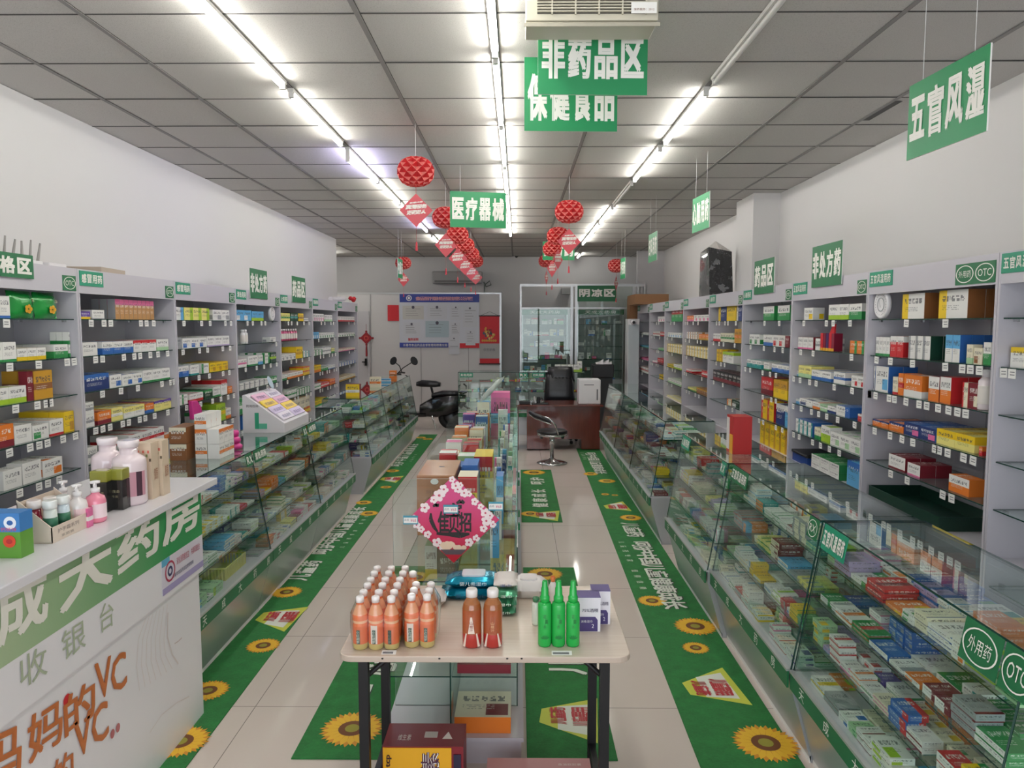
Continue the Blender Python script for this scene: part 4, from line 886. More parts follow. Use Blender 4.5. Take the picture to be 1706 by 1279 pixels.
for px in (637, 732, 845, 869): q = P(px, 1097, Y=ty0-.001); mb.disc((q.x, ty0-.0006, q.z), (.004, 0, 0), (0, 0, .003), BLK)
mb.build('screw', tab); tag(tab.children[-1], kind='stuff')
for px, py, w_, nm in ((647, 1090, .05, 'left end'), (936, 1089, .07, 'right end')):
    q = P(px, py, Z=ZTB); mb = MB(); M = Matrix.Translation((q.x, ty0+.022, ZTB+.0005)) @ Matrix.Rotation(R(14), 4, 'X')
    mb.box((-w_/2, -.018, 0), (w_/2, .016, .0012), TAGW, M=M); mb.box((-w_/2+.004, -.002, .0012), (w_/2-.01, .008, .0016), mat('tag_ink', '#77777c'), M=M)
    tag(mb.build('price_label'), f'small white price label lying on {nm} of the table front edge', 'price label')

def bottle_orange(x, y, label, lab=True, group='orange juice bottles in shrink wrap', proto={}):
    if 'o' not in proto:
        t_ = thing('juice_bottle', (0, 0, 0), label, 'juice bottle', group)
        O = CL('#e8743a'); Lt = CL('#eba77a')
        mb = MB(); mb.lathe([(.024, 0, CL('#cdbb7a')), (.027, .006, CL('#c9b872')), (.0272, .022, CL('#dd6a35')), (.0272, .085, O), (.0255, .095, CL('#efb98c')), (.0272, .105, O), (.0265, .125, Lt), (.020, .142, Lt), (.0135, .158, O), (.0125, .166, O)], PAINTG, 20); mb.build('bottle_body', t_)
        mb = MB(); mb.lathe([(.0145, .166), (.0148, .183), (.0125, .186), (.008, .188)], PAINTG, 16, col=CL('#f1ece9')); mb.build('cap', t_)
        proto['o'] = t_; proto['m1'] = None
        o = t_
    else: o = copy_tree(proto['o'])
    o.location = (x, y, ZTB+.0005); bpy.context.view_layer.update(); o['label'] = label; o['group'] = group
    # printed label: green plaque (front row only)
    if lab:
        mb = MB(); k = 4; r = .0276
        if lab == 1: c0, c1 = CL('#33584a'), CL('#dfe6d8')
        else: c0, c1 = CL('#e6d9cd'), CL('#a89a94')
        a_w = 26 if lab == 1 else 50
        for i in range(k):
            a0 = R(-90-a_w/2+i*a_w/k-6); a1 = R(-90-a_w/2+(i+1)*a_w/k-6)
            mb.quad((x+r*math.cos(a0), y+r*math.sin(a0), ZTB+.024), (x+r*math.cos(a1), y+r*math.sin(a1), ZTB+.024), (x+r*math.cos(a1), y+r*math.sin(a1), ZTB+(.074 if lab == 1 else .09)), (x+r*math.cos(a0), y+r*math.sin(a0), ZTB+(.074 if lab == 1 else .09)), PAINT, c0)
        for j, ch in enumerate('小红胡萝'[:4] if lab == 1 else ''):
            mb.text(ch, (x-.0085, y-r-.0008, ZTB+.061-.0115*j), (.010, 0, 0), (0, 0, .0105), PAINT, c1)
        mb.build('front_label', o)
    return o
bx = [P(px, 1091, Z=ZTB).x for px in (590.8, 617.8, 644.8)]; bx = [x*.985 for x in bx]
for r_ in range(6):
    for i in range(3):
        bottle_orange(bx[i], 2.485+.0585*r_+(.012 if r_ > 1 else 0)+(.012 if r_ > 3 else 0), f"orange juice bottle, {['left', 'middle', 'right'][i]} of the {ORD[r_]} row from the front, left block", (1 if i != 1 else 2) if r_ == 0 else 0)
bx2 = [-.376, -.321]
for r_ in range(3):
    for i in range(2):
        bottle_orange(bx2[i], 2.505+.0585*r_, f"orange juice bottle, {['left', 'right'][i]} of the {ORD[r_]} row from the front, right block", (2 if i == 0 else 1) if r_ == 0 else 0)
bottle_orange(-.405, 2.74, 'single unwrapped orange juice bottle standing behind the right block', 0, 'loose orange juice bottle')
# shrink film around each six-pack
def film(x0, x1, y0, y1, label):
    mb = MB(); prof = [(0, .003), (.006, .09), (.004, .13), (-.012, .165), (-.018, .178)]
    prev = None
    for off, z in prof:
        ring = [(x, y, ZTB+z) for x, y in rrect(x0-off, y0-off, x1+off, y1+off, .03, 3)]
        if prev:
            n = len(ring); mb.add(prev+ring, [(i, (i+1) % n, n+(i+1) % n, n+i) for i in range(n)], FILM, smooth=True)
        prev = ring
    tag(mb.build('shrink_wrap'), label, 'plastic wrap', 'clear shrink wraps around the juice packs')
for k in range(3): film(bx[0]-.03, bx[2]+.03, 2.485+.129*k-.03, 2.485+.129*k+.0585+.030, f'clear shrink wrap around the {ORD[k]} pack from the front, left block')
film(bx2[0]-.03, bx2[1]+.03, 2.475, 2.655, 'clear shrink wrap around the right block of juice')
# two red-brown drinks
for i, px in enumerate((786, 821)):
    q = P(px, 1076, Z=ZTB); x, y = q.x, q.y+.01
    t_ = thing('tea_bottle', (x, y, ZTB+.0005), f"brown-red drink bottle with white cap in middle of the table, {['left', 'right'][i]} one", 'drink bottle', 'two brown-red drink bottles')
    mb = MB(); mb.lathe([(.031, 0, CL('#a8342f')), (.0345, .008, CL('#b0332c')), (.0345, .05, CL('#a5542f')), (.034, .135, CL('#9c5a2e')), (.030, .155, CL('#a5683c')), (.019, .172, CL('#b37a4d')), (.0155, .18, CL('#b98a60'))], PAINTG, 22, (x, y, ZTB+.0005)); mb.build('bottle_body', t_)
    mb = MB(); mb.lathe([(.0205, .178), (.021, .2), (.0175, .206)], PAINTG, 18, (x, y, ZTB+.0005), CL('#ece6e2')); mb.build('cap', t_)
    mb = MB(); yy = y-.0352; c = CL('#e4d3c4') if i == 0 else CL('#a2522f')
    mb.add([(x-.012, yy, ZTB+.055), (x+.012, yy, ZTB+.055), (x+.003, yy, ZTB+.115), (x-.003, yy, ZTB+.115)], [(0, 1, 2, 3)], PAINT, c)
    for s_ in (-1, 1): mb.add([(x+s_*.03, yy+.012, ZTB+.006), (x+s_*.022, yy+.006, ZTB+.006), (x+s_*.016, yy+.003, ZTB+.055), (x+s_*.02, yy+.006, ZTB+.055)], [(0, 1, 2, 3)], PAINT, CL('#e4d3c4'))
    for j, ch in enumerate('山楂汁'): mb.text(ch, (x-.006, yy-.0008, ZTB+.088-.0125*j), (.012, 0, 0), (0, 0, .011), PAINT, CL('#8c1c1c' if i == 0 else '#e3b98c'))
    mb.build('front_label', t_)
# three green spray bottles
SPR = mat('green_translucent_plastic', '#2fc257', .18, trans=.25)
for i, px in enumerate((907.5, 930.5, 954.5)):
    q = P(px, 1076, Z=ZTB); x, y = q.x, q.y+.01
    t_ = thing('spray_bottle', (x, y, ZTB+.0005), f"bright green spray bottle on the table, {['left', 'middle', 'right'][i]} of three", 'spray bottle', 'three green spray bottles')
    mb = MB(); mb.lathe([(.022, 0), (.0245, .006), (.0245, .148), (.022, .156), (.015, .16)], SPR, 22, (x, y, ZTB+.0005)); mb.build('bottle_body', t_)
    mb = MB(); mb.lathe([(.0175, .16), (.0175, .176), (.0155, .180), (.0135, .184), (.0125, .208), (.0105, .213), (.0095, .232), (.0075, .235)], SPR, 16, (x, y, ZTB+.0005)); mb.build('spray_head', t_)
    mb = MB(); DG = CL('#0f6a30')
    for j, ch in enumerate('花露水'): mb.text(ch, (x-.006+(j % 2)*.006, y-.0253, ZTB+.105-.018*j), (.011, 0, 0), (0, 0, .015), PAINT, DG)
    for k in range(5): a = R(30+30*k); mb.add([(x, y-.0252, ZTB+.03), (x+.012*math.cos(a-.15), y-.0252, ZTB+.03+.012*math.sin(a-.15)), (x+.018*math.cos(a), y-.0252, ZTB+.03+.018*math.sin(a)), (x+.012*math.cos(a+.15), y-.0252, ZTB+.03+.012*math.sin(a+.15))], [(0, 1, 2, 3)], PAINT, DG)
    mb.build('print', t_)
# packs of wipes: a pillow bag with crimped ends
def wipes(cx, cy_, z, w, d, h, m, c, label, lid=None, rot=0, group='packs of wipes', sub='#ffffff', mark=None, lidz=True):
    M = Matrix.Translation((cx, cy_, z)) @ Matrix.Rotation(rot, 4, 'Z'); t_ = thing('wipes_pack', (cx, cy_, z), label, 'wipes pack', group)
    mb = MB(); nx, ny = 12, 8; rr = random.Random(int(cx*1000)); vs = []
    for top in (1, 0):
        for i in range(nx+1):
            for j in range(ny+1):
                u_ = i/nx*2-1; v_ = j/ny*2-1
                e = (1-abs(u_)**6)*(1-abs(v_)**8); hh = h*(.5+.5*e) if top else h*.5*(1-e)*1.0
                sx_ = w/2*(u_*(1.06 if abs(u_) > .95 else 1)); hh += rr.uniform(-1, 1)*h*.03*(1-e if not top else 1)*(1 if top else 0)
                vs.append(M @ Vector((sx_, d/2*v_*(1-.04*abs(u_)**4), max(.0005, hh))))
    n1_ = (nx+1)*(ny+1); fs = []
    for i in range(nx):
        for j in range(ny):
            a = i*(ny+1)+j; fs.append((a, a+ny+1, a+ny+2, a+1)); fs.append((n1_+a, n1_+a+1, n1_+a+ny+2, n1_+a+ny+1))
    for i in range(nx):
        for j in (0, ny):
            a = i*(ny+1)+j; b_ = a+ny+1; fs.append((a, n1_+a, n1_+b_, b_) if j == 0 else (a, b_, n1_+b_, n1_+a))
    for j in range(ny):
        for i in (0, nx): a = i*(ny+1)+j; fs.append((a, a+1, n1_+a+1, n1_+a) if i == 0 else (a, n1_+a, n1_+a+1, a+1))
    mb.add(vs, fs, m, c, smooth=True); mb.build('bag', t_)
    mb = MB()
    if mark: mb.text(mark[0], M @ Vector((-w*.25, -d*.5-.002, h*.35)), M.to_3x3() @ Vector((w*.5, 0, 0)), (0, 0, h*.35), PAINT, CL(mark[1])); mb.build('print', t_)
    if lid:
        mb = MB(); mb.slab([M @ Vector((x, y, h*.97)) for x, y in rrect(-w*.22, -d*.3, w*.22, d*.3, .012, 4)], (0, 0, 1), .008, PAINTG, CL(lid)); mb.build('lid', t_)
    return t_
FOIL = mat('foil_film', '#148fae', .18, .55); GFOIL = mat('green_foil', '#5fae86', .2, .5)
wipes(-.195, 2.98, ZTB, .24, .13, .045, FOIL, CL('#ffffff'), 'turquoise foil wipes pack, lower of the stack of two', mark=('婴儿柔湿巾', '#0f3e66'))
wipes(-.185, 2.99, ZTB+.047, .22, .13, .045, FOIL, CL('#ffffff'), 'turquoise foil wipes pack with white lid, upper of the two', lid='#dfeaf2', mark=('婴儿柔湿巾', '#e8f4fa'))
for k in range(3): wipes(-.052+.003*k, 2.83, ZTB+.033*k, .085, .15, .032, GFOIL, CL('#ffffff'), f"green foil wipes pack, {['lowest', 'second', 'third'][k]} of the stack beside the drink bottles", mark=('湿巾', '#e5f1e8'))
wipes(-.048, 2.86, ZTB+.1, .09, .15, .03, PAINT, CL('#dcd3cf'), 'white and pink wipes pack topping the green foil stack', mark=('湿巾', '#3c5aa0'))
wipes(.045, 2.99, ZTB, .16, .12, .075, PAINT, CL('#e6e1df'), 'thick white wipes pack with round gold mark behind the green stack', lid='#f2eeee')
wipes(-.03, 3.05, ZTB, .06, .06, .07, PAINT, CL('#dca23d'), 'small orange yellow pouch behind the wipes')
wipes(-.355, 2.90, ZTB, .12, .11, .05, PAINT, CL('#e3d8d4'), 'white wipes pack behind the right block of juice', mark=('棉柔巾', '#d07b66'))
q = P(893, 1043, Z=ZTB); lathe_thing('talc_bottle', 893, 1040, ZTB, [('bottle', [(.014, 0), (.016, .01), (.016, .08), (.012, .09)], PAINTG, CL('#dfe6da')), ('cap', [(.013, .09), (.013, .105)], PAINTG, CL('#2e7a50'))], 'slim white bottle with green print left of the spray bottles', 'bottle')
lathe_thing('talc_bottle', 921, 1015, ZTB, [('bottle', [(.014, 0), (.015, .10), (.008, .115)], PAINTG, CL('#e8e2dc')), ('cap', [(.009, .115), (.009, .135)], PAINTG, CL('#e07a3a'))], 'slim white bottle with orange cap behind the spray bottles', 'bottle')
for px, py, w_, nm in ((981, 1052, .085, 'nearer'), (1001, 1040, .07, 'farther')):
    q = P(px, py, Z=ZTB); x, y = q.x, q.y
    t_ = thing('alcohol_wipes_box', (x, y, ZTB+.0005), f'white and purple box of alcohol wipes at right end of table, {nm} of two', 'box', 'purple and white boxes')
    mb = MB(); mb.box((x-w_/2, y, ZTB+.0005), (x+w_/2, y+.07, ZTB+.13), PAINT, CL('#e2dfe6')); mb.box((x-w_/2-.0005, y-.0005, ZTB+.1295), (x+w_/2+.0005, y+.0705, ZTB+.1315), PAINT, CL('#4a3b7c')); mb.build('carton', t_)
    mb = MB(); mb.add([(x-w_/2, y-.001, ZTB+.002), (x+w_*.38, y-.001, ZTB+.002), (x+w_*.38, y-.001, ZTB+.045), (x+w_*.28, y-.001, ZTB+.057), (x-w_/2, y-.001, ZTB+.057)], [(0, 1, 2, 3, 4)], PAINT, CL('#42356f'))
    mb.text('75%酒精', (x-w_*.3, y-.0018, ZTB+.075), (w_*.7, 0, 0), (0, 0, .014), PAINT, CL('#2c2545')); mb.text('消毒湿巾', (x-w_*.35, y-.0018, ZTB+.035), (w_*.5, 0, 0), (0, 0, .01), PAINT, CL('#e2dfe6'))
    mb.text('2', (x+w_*.12, y-.0018, ZTB+.015), (w_*.1, 0, 0), (0, 0, .015), PAINT, CL('#e2dfe6')); mb.build('print', t_)
mb = MB(); q = P(1005, 985, Z=ZTB+.13)
# cartons under the table
q0 = P(637, 1243, Y=2.62); q1 = P(752, 1243, Y=2.62); H_ = q0.z
t_ = thing('drink_carton', ((q0.x+q1.x)/2, 2.7, 0), 'yellow and maroon carton on the floor under the table, left side', 'carton')
mb = MB(); mb.box((q0.x, 2.62, 0), (q1.x+.045, 2.78, H_), PAINT, CL('#7c1a26')); mb.box((q0.x+.002, 2.617, .02), (q1.x, 2.6205, H_-.004), PAINT, CL('#e0a51c')); mb.build('carton', t_)
mb = MB(); mb.text('tcp', (q0.x+.035, 2.6162, H_-.08), (0, 0, .05), (-.022, 0, 0), PAINT, CL('#3a1414'), bold=.02); mb.text('维生素', (q1.x-.045, 2.616, H_-.30), (0, 0, .28), (-.07, 0, 0), PAINT, CL('#4a2440'), bold=.03)
mb.text('维生素', (q1.x-.047, 2.615, H_-.30), (0, 0, .28), (-.066, 0, 0), PAINT, CL('#efe9dd')); mb.box((q1.x+.008, 2.616, H_-.1), (q1.x+.036, 2.6198, H_-.03), PAINT, CL('#26203a'))
mb.text('维生素', (q0.x+.05, 2.66, H_+.0008), (.05, 0, 0), (0, .04, 0), PAINT, CL('#eadfd6')); mb.box((q0.x+.15, 2.68, H_), (q0.x+.20, 2.72, H_+.0008), PAINT, CL('#b9b0a8')); mb.add([(q0.x+.22, 2.67, H_+.0008), (q0.x+.26, 2.67, H_+.0008), (q0.x+.24, 2.72, H_+.0008)], [(0, 1, 2)], PAINT, CL('#eadfd6')); mb.build('print', t_)
q0 = P(808, 1262, Y=2.75); q1 = P(982, 1262, Y=2.75)
t_ = thing('pink_carton', ((q0.x+q1.x)/2, 2.72, 0), 'pale pink carton on the floor under the table, right side', 'carton')
mb = MB(); mb.box((q0.x+.01, 2.52, 0), (q1.x, 2.75, q0.z), PAINT, CL('#c98d8c')); mb.build('carton', t_)
mb = MB(); mb.disc(((q0.x+q1.x)/2, 2.63, q0.z+.0008), (.05, 0, 0), (0, .05, 0), PAINT, CL('#ddc0be')); mb.text('鱼油软胶囊', ((q0.x+q1.x)/2+.08, 2.70, q0.z+.0008), (.09, 0, 0), (0, .015, 0), PAINT, CL('#ead8d6')); mb.build('print', t_)
# ================================================================ centre gondola of glass panes
GX0, GX1, GM = -.56, -.005, -.285
gond = thing('glass_gondola', (GM, 6.0, 0), 'low glass display gondola running down the middle of the shop', 'display gondola')
MB().box((GX0, 2.95, 0), (GX1+.02, 8.55, .10), LAM).build('base', gond)
MB().box((GX0-.01, 2.94, .10), (GX1+.03, 8.56, .118), LAM).build('deck', gond)
GSH = [(.36, 2.99), (.70, 3.2)]
for z, ya in GSH:
    y = ya
    for yb in (4.45, 5.65, 6.85, 8.05):
        for xa, xb in ((GX0+.01, GM-.004), (GM+.004, GX1)):
            MB().box((xa, y+.006, z-.006), (xb, yb-.006, z), GLASS, edge=GEDGE, thin=2).build('glass_shelf', gond)
        y = yb
MB().box((GM-.003, 2.97, .118), (GM+.003, 8.05, .695), GLASS, edge=GEDGE, thin=0).build('middle_pane', gond)
MB().box((GX1, 3.2, .118), (GX1+.005, 8.05, .86), GLASS, edge=GEDGE, thin=0).build('side_pane', gond)
for Y, zt in ((3.2, 1.17), (4.45, 1.165), (5.65, 1.15), (6.85, 1.16), (8.05, 1.16)):
    r = .11; pts = [(GX0, Y, .118), (GX1, Y, .118)]
    for a in range(0, 91, 15): pts.append((GX1-r+r*math.cos(R(a)), Y, zt-r+r*math.sin(R(a))))
    for a in range(90, 181, 15): pts.append((GX0+r+r*math.cos(R(a)), Y, zt-r+r*math.sin(R(a))))
    MB().slab(pts, (0, 1, 0), .006, GLASS, edge=mat('pale_glass_edge', '#9fb5ad', .2)).build('arched_pane', gond)
for y in (3.1, 4.3, 4.6, 5.5, 5.8): MB().box((GX1-.01, y, .62), (GX1+.018, y+.03, .66), mat('green_clip', '#3d8f63', .4)).build('hinge_clip', gond)
# goods on the gondola; the shelf top is z=.70
def gbox(name, x0, y0, x1, y1, z0, z1, a, b, rk, label, side=None, face='-y', cat='box'):
    return carton((x0, y0, z0+.0006), (x1, y1, z1), a, b, rk, face, 'own', label, 0, '', name, cat, side)
t_ = thing('brown_carton', (-.45, 4.1, .7005), 'shiny brown cardboard carton on left side of the gondola', 'carton')
BRC = mat('kraft_gloss', '#a8714c', .22)
mb = MB(); mb.box((-.552, 3.92, .7006), (-.345, 4.37, 1.03), BRC); mb.build('carton', t_)
mb = MB(); mb.box((-.55, 3.9175, 1.026), (-.347, 4.372, 1.034), mat('kraft_lid', '#bd8d68', .2)); mb.build('lid', t_)
mb = MB(); mb.disc((-.455, 3.9165, 1.0), (.022, 0, 0), (0, 0, .016), TAGW, n=16); mb.text('阿胶糕', (-.5, 3.919, .93), (.09, 0, 0), (0, 0, .022), mat('brown_ink', '#7a4a2c')); mb.text('传统膏方', (-.5, 3.919, .895), (.09, 0, 0), (0, 0, .02), mat('brown_ink'))
mb.text('1', (-.455, 4.15, 1.0345), (.03, 0, 0), (0, .02, 0), BLK); mb.build('print', t_)
gbox('health_tonic_box', -.33, 3.95, -.225, 4.12, .7, 1.02, 'yellow', 'red', 't', 'yellow box with red top band beside the brown carton', side='cream')
gbox('book_style_box', -.325, 4.2, -.235, 4.42, .7, 1.035, 'orange', 'blue', 't', 'blue topped orange box behind the yellow one on gondola', side='blue')
gbox('health_tonic_box', -.275, 4.5, -.16, 4.78, .7, 1.03, 'yellow', 'red', 't', 'tall yellow box with cream top behind the second arched pane', side='yellow')
gbox('mask_pack', -.535, 4.50, -.40, 4.72, .7, .93, 'pink', 'blue', 'l', 'pink and blue box on gondola just behind the brown carton')
gbox('blue_folder', -.40, 4.53, -.30, 4.72, .7, .96, 'blue', 'navy', 'l', 'deep blue open box on gondola behind the brown carton')
k = 0
for y, items in ((4.85, [('white', 'red'), ('white', 'palegreen')]), (5.05, [('cream', 'gold'), ('red', 'white')]), (5.3, [('pink', 'white'), ('maroon', 'red')]), (5.75, [('orange', 'cream'), ('red', 'cream')]), (6.05, [('cream', 'orange'), ('tan', 'cream')]), (6.4, [('lilac', 'purple'), ('lilac', 'white')]), (6.95, [('pink', 'purple'), ('white', 'blue')]), (7.4, [('cream', 'red'), ('skyblue', 'white')])):
    for i, (a, b) in enumerate(items):
        k += 1; x = -.53+.125*i
        gbox('medicine_carton', x, y, x+.112, y+.15, .7, .93+.02*((k*7) % 4), a, b, 't', f"{a} and {b} carton, {['left', 'right'][i]} one of {ORD[k//2-(0 if i else 0)-0 if i else k//2]} pair behind gondola's brown carton", cat='carton')
rr = random.Random(5)
# right half of the gondola: slim boxes
gbox('slim_blue_box', -.125, 4.15, -.085, 4.30, .7, .98, 'skyblue', 'white', 'm', 'tall slim blue box on right half of gondola', side='blue')
gbox('red_strip_box', -.035, 4.47, -.012, 5.3, .7, .80, 'maroon', 'red', 'b', 'long dark red box lying along the right gondola edge')
for i in range(16):
    y = 3.5+.29*i+rr.uniform(0, .05)
    if 3.99 < y < 4.36 or 4.36 < y < 4.53: continue
    a, b = [('skyblue', 'white'), ('white', 'teal'), ('cream', 'green'), ('white', 'blue'), ('grey', 'white'), ('blue', 'white'), ('white', 'pink'), ('navy', 'white')][i % 8]
    h = rr.uniform(.12, .22); x = -.15+rr.uniform(-.02, .02)
    gbox('slim_box', x, y, x+.045, y+.05, .7, .7+h, a, b, 'l', f"slim {a} box, {ORD[i]} along the right half of gondola")
for i in range(10):
    y = 4.9+.27*i; a = ['white', 'skyblue', 'white', 'palegreen', 'cream'][i % 5]
    gbox('slim_box', -.075, y+(.5 if y > 4.4 and y < 5.35 else 0), -.045, y+.04+(.5 if y > 4.4 and y < 5.35 else 0), .7, .7+rr.uniform(.14, .24), a, 'teal', 'm', f"narrow {a} box, {ORD[i]} by right pane of gondola") if i > 1 else None
# lower level
gbox('ointment_carton', -.545, 4.18, -.475, 4.4, .36, .56, 'white', 'yellow', 'b', 'white box with dark green shield badge low in the gondola', side='green')
gbox('green_carton', -.47, 4.15, -.33, 4.4, .36, .53, 'darkgreen', 'green', 'x', 'dark green carton low in gondola behind the diamond poster', side='darkgreen')
gbox('qr_free_yellow_carton', -.15, 3.9, -.02, 4.2, .36, .60, 'yellow', 'red', 'r', 'yellow carton with red seal low in right side of gondola', side='gold')
ALL[-1].name = 'yellow_carton'
gbox('yellow_carton', -.25, 3.65, -.14, 3.85, .36, .52, 'yellow', 'gold', 'b', 'smaller yellow carton low in gondola behind the wipes')
gbox('yellow_carton', -.13, 4.9, -.02, 5.3, .36, .66, 'yellow', 'red', 'b', 'tall yellow carton low in gondola behind second pane')
gbox('magenta_leaflet_box', -.26, 3.02, -.03, 3.195, .36, .40, 'lilac', 'maroon', 'b', 'magenta and lilac flat box on the lower gondola shelf under the table', face='+z', side='maroon')
gbox('gift_box', -.27, 2.975, -.03, 3.195, .118, .19, 'cream', 'maroon', 'c', 'flat cream gift box with orange front on gondola base', face='+z', side='orange')
for i in range(7):
    gbox('stock_carton', -.53, 4.5+.4*i, -.32, (4.5+.4*i)+(.3 if i not in (2, 5) else .1), .118, .30, ['white', 'tan', 'grey'][i % 3], 'green', 'b', f"stock carton on gondola base, {ORD[i]} towards the back", cat='carton')
# diamond New Year poster on the first pane
pos = thing('diamond_poster', (-.30, 3.19, .99), 'pink diamond shaped New Year poster with black brush characters and white blossoms', 'poster')
PC0 = P(755, 866, Y=3.185); hw = .205; hh = .197; PKM = mat('poster_pink', rough=.4); t = NT(PKM); zv = t.sep(t.obj())[2]
mr = t.add('ShaderNodeMapRange'); t.l.new(zv, mr.inputs[0]); mr.inputs[1].default_value = PC0.z-.17; mr.inputs[2].default_value = PC0.z+.1
t.l.new(t.mix(mr.outputs[0], srgb('#c41730'), srgb('#cf3f7c')), t.bsdf().inputs['Base Color'])
mb = MB(); cx, yy, cz = PC0.x, 3.192, PC0.z
mb.slab([(cx, yy, cz-hh), (cx+hw, yy, cz), (cx, yy, cz+hh), (cx-hw, yy, cz)], (0, -1, 0), .002, PKM); mb.build('sheet', pos)
mb = MB(); yf2 = yy-.0035
def brush(pts, wds, m=BLK, dz=0):
    a = [Vector((cx+p[0], yf2-dz, cz+p[1])) for p in pts]
    for i in range(len(a)-1):
        d = (a[i+1]-a[i]).normalized(); n = Vector((-d.z, 0, d.x)); mb.quad(a[i]-n*wds[i], a[i+1]-n*wds[i+1], a[i+1]+n*wds[i+1], a[i]+n*wds[i], m)
brush([(-.09, .06), (-.072, .072), (-.07, .058)], [.004, .01, .006]); brush([(-.1, .03), (-.1, 0), (-.085, -.035), (-.07, -.055)], [.004, .009, .008, .004])
brush([(-.075, -.062), (-.02, -.066), (.03, -.07), (.072, -.064)], [.006, .009, .014, .005]); brush([(.015, .075), (.035, .085), (.05, .075)], [.005, .01, .006])
mb.text('贝', (cx-.022, yf2-.0004, cz-.062), (.05, 0, 0), (0, 0, .085), BLK, bold=.02); mb.text('隹', (cx-.07, yf2-.0004, cz-.06), (.052, 0, 0), (0, 0, .10), BLK, bold=.02)
mb.text('招', (cx+.026, yf2-.0004, cz-.055), (.055, 0, 0), (0, 0, .09), BLK, bold=.02); mb.text('宝', (cx-.035, yf2-.0004, cz+.012), (.075, 0, 0), (0, 0, .065), BLK, bold=.02)
mb.build('brush_characters', pos); mb = MB()
rr = random.Random(3); WF = mat('blossom_white', '#efdfe0', .5); yf3 = yf2-.0004
for fx, fz, r in ((-.02, .93, .011), (.06, .78, .016), (.10, .70, .013), (.16, .80, .010), (.24, .62, .015), (.34, .60, .011), (.47, .42, .013), (.60, .30, .011), (.70, .16, .016), (.80, .10, .012), (.72, -.02, .017), (.86, -.10, .012), (.66, -.20, .013), (.5, -.42, .012), (.34, -.52, .015),
        (-.20, .70, .016), (-.30, .56, .020), (-.42, .46, .013), (-.62, .28, .017), (-.86, .02, .014), (-.80, -.12, .013), (-.70, -.22, .012), (-.56, -.34, .013), (-.36, -.52, .016), (-.24, -.64, .012)):
    px_, pz_ = fx*hw, fz*hh
    for k in range(5): a = R(72*k+rr.uniform(-14, 14)); mb.disc((cx+px_+r*.8*math.cos(a), yf3-.0002*k, cz+pz_+r*.8*math.sin(a)), (r*.6, 0, 0), (0, 0, r*.6), WF, n=9)
    mb.disc((cx+px_, yf3-.0012, cz+pz_), (r*.3, 0, 0), (0, 0, r*.3), mat('blossom_heart', '#c4506a', .5), n=8)
for k in range(14): mb.disc((cx+rr.uniform(-.05, .05), yf3-.0001*k, cz-.118+rr.uniform(-.018, .018)), (.013, 0, 0), (0, 0, .011), mat('dumpling_cream', '#e9cfb4', .5), n=10)
mb.add([(cx-.058, yf3-.0016, cz-.135), (cx+.058, yf3-.0016, cz-.135), (cx+.035, yf3-.0016, cz-.158), (cx-.035, yf3-.0016, cz-.158)], [(0, 1, 2, 3)], mat('bowl_grey', '#5c4f55', .4)); mb.build('blossom_print', pos)
for px, py in ((684, 866), (751, 848), (826, 843)):
    q = P(px, py, Y=3.185); mb = MB(); mb.box((q.x-.033, 3.1862-.002, q.z-.02), (q.x+.033, 3.1862, q.z+.02), mat('price_teal', '#3f8fa3', .4)); mb.box((q.x-.03, 3.1836, q.z-.014), (q.x+.03, 3.1842, q.z+.011), TAGW)
    mb.text('¥68', (q.x, 3.1832, q.z-.008), (.025, 0, 0), (0, 0, .014), mat('pink_ink', '#c76a80')); mb.text('品名', (q.x-.028, 3.1832, q.z-.004), (.02, 0, 0), (0, 0, .01), mat('tag_ink', '#77777c'))
    mb.build('price_card', gond)

# ================================================================ floor mats (printed artificial turf)
TURF = mat('printed_turf', '#1c6b31', .8); t = NT(TURF); n1 = t.noise(90, 3, t.obj(), .7); n2 = t.noise(14, 2, t.obj())
t.l.new(t.mix(t.m('MULTIPLY', t.m('ADD', n1, n2), .5), srgb('#083a14'), srgb('#2b8f42')), t.bsdf().inputs['Base Color']); t.l.new(t.bump(n1, .5, .004), t.bsdf().inputs['Normal'])
MW = mat('mat_white_print', '#dfe3d6', .6); PET = mat('petal_yellow', '#e6b62a', .6); PET2 = mat('petal_orange', '#cf8c1e', .6); DISC = mat('flower_disc', '#6b3d16', .7); DISC2 = mat('flower_core', '#8f8a2c', .7); LIME = mat('lime_print', '#c6cc48', .6); REDP = mat('red_print', '#b8343a', .6)
ZM = .006
def flower(mb, x, y, r, z=ZM+.001):
    for ring, (m, off, rr_) in enumerate(((PET2, 0, 1.0), (PET, 9, .93))):
        for k in range(20):
            a = R(18*k+off); w_ = R(9)
            mb.add([(x+r*.35*math.cos(a-w_*.8), y+r*.35*math.sin(a-w_*.8), z+ring*.0005), (x+r*.75*rr_*math.cos(a-w_), y+r*.75*rr_*math.sin(a-w_), z+ring*.0005), (x+r*rr_*math.cos(a), y+r*rr_*math.sin(a), z+ring*.0005), (x+r*.75*rr_*math.cos(a+w_), y+r*.75*rr_*math.sin(a+w_), z+ring*.0005), (x+r*.35*math.cos(a+w_*.8), y+r*.35*math.sin(a+w_*.8), z+ring*.0005)], [(0, 1, 2, 3, 4)], m)
    mb.disc((x, y, z+.001), (r*.42, 0, 0), (0, r*.42, 0), DISC); mb.disc((x, y, z+.0014), (r*.22, 0, 0), (0, r*.22, 0), DISC2)
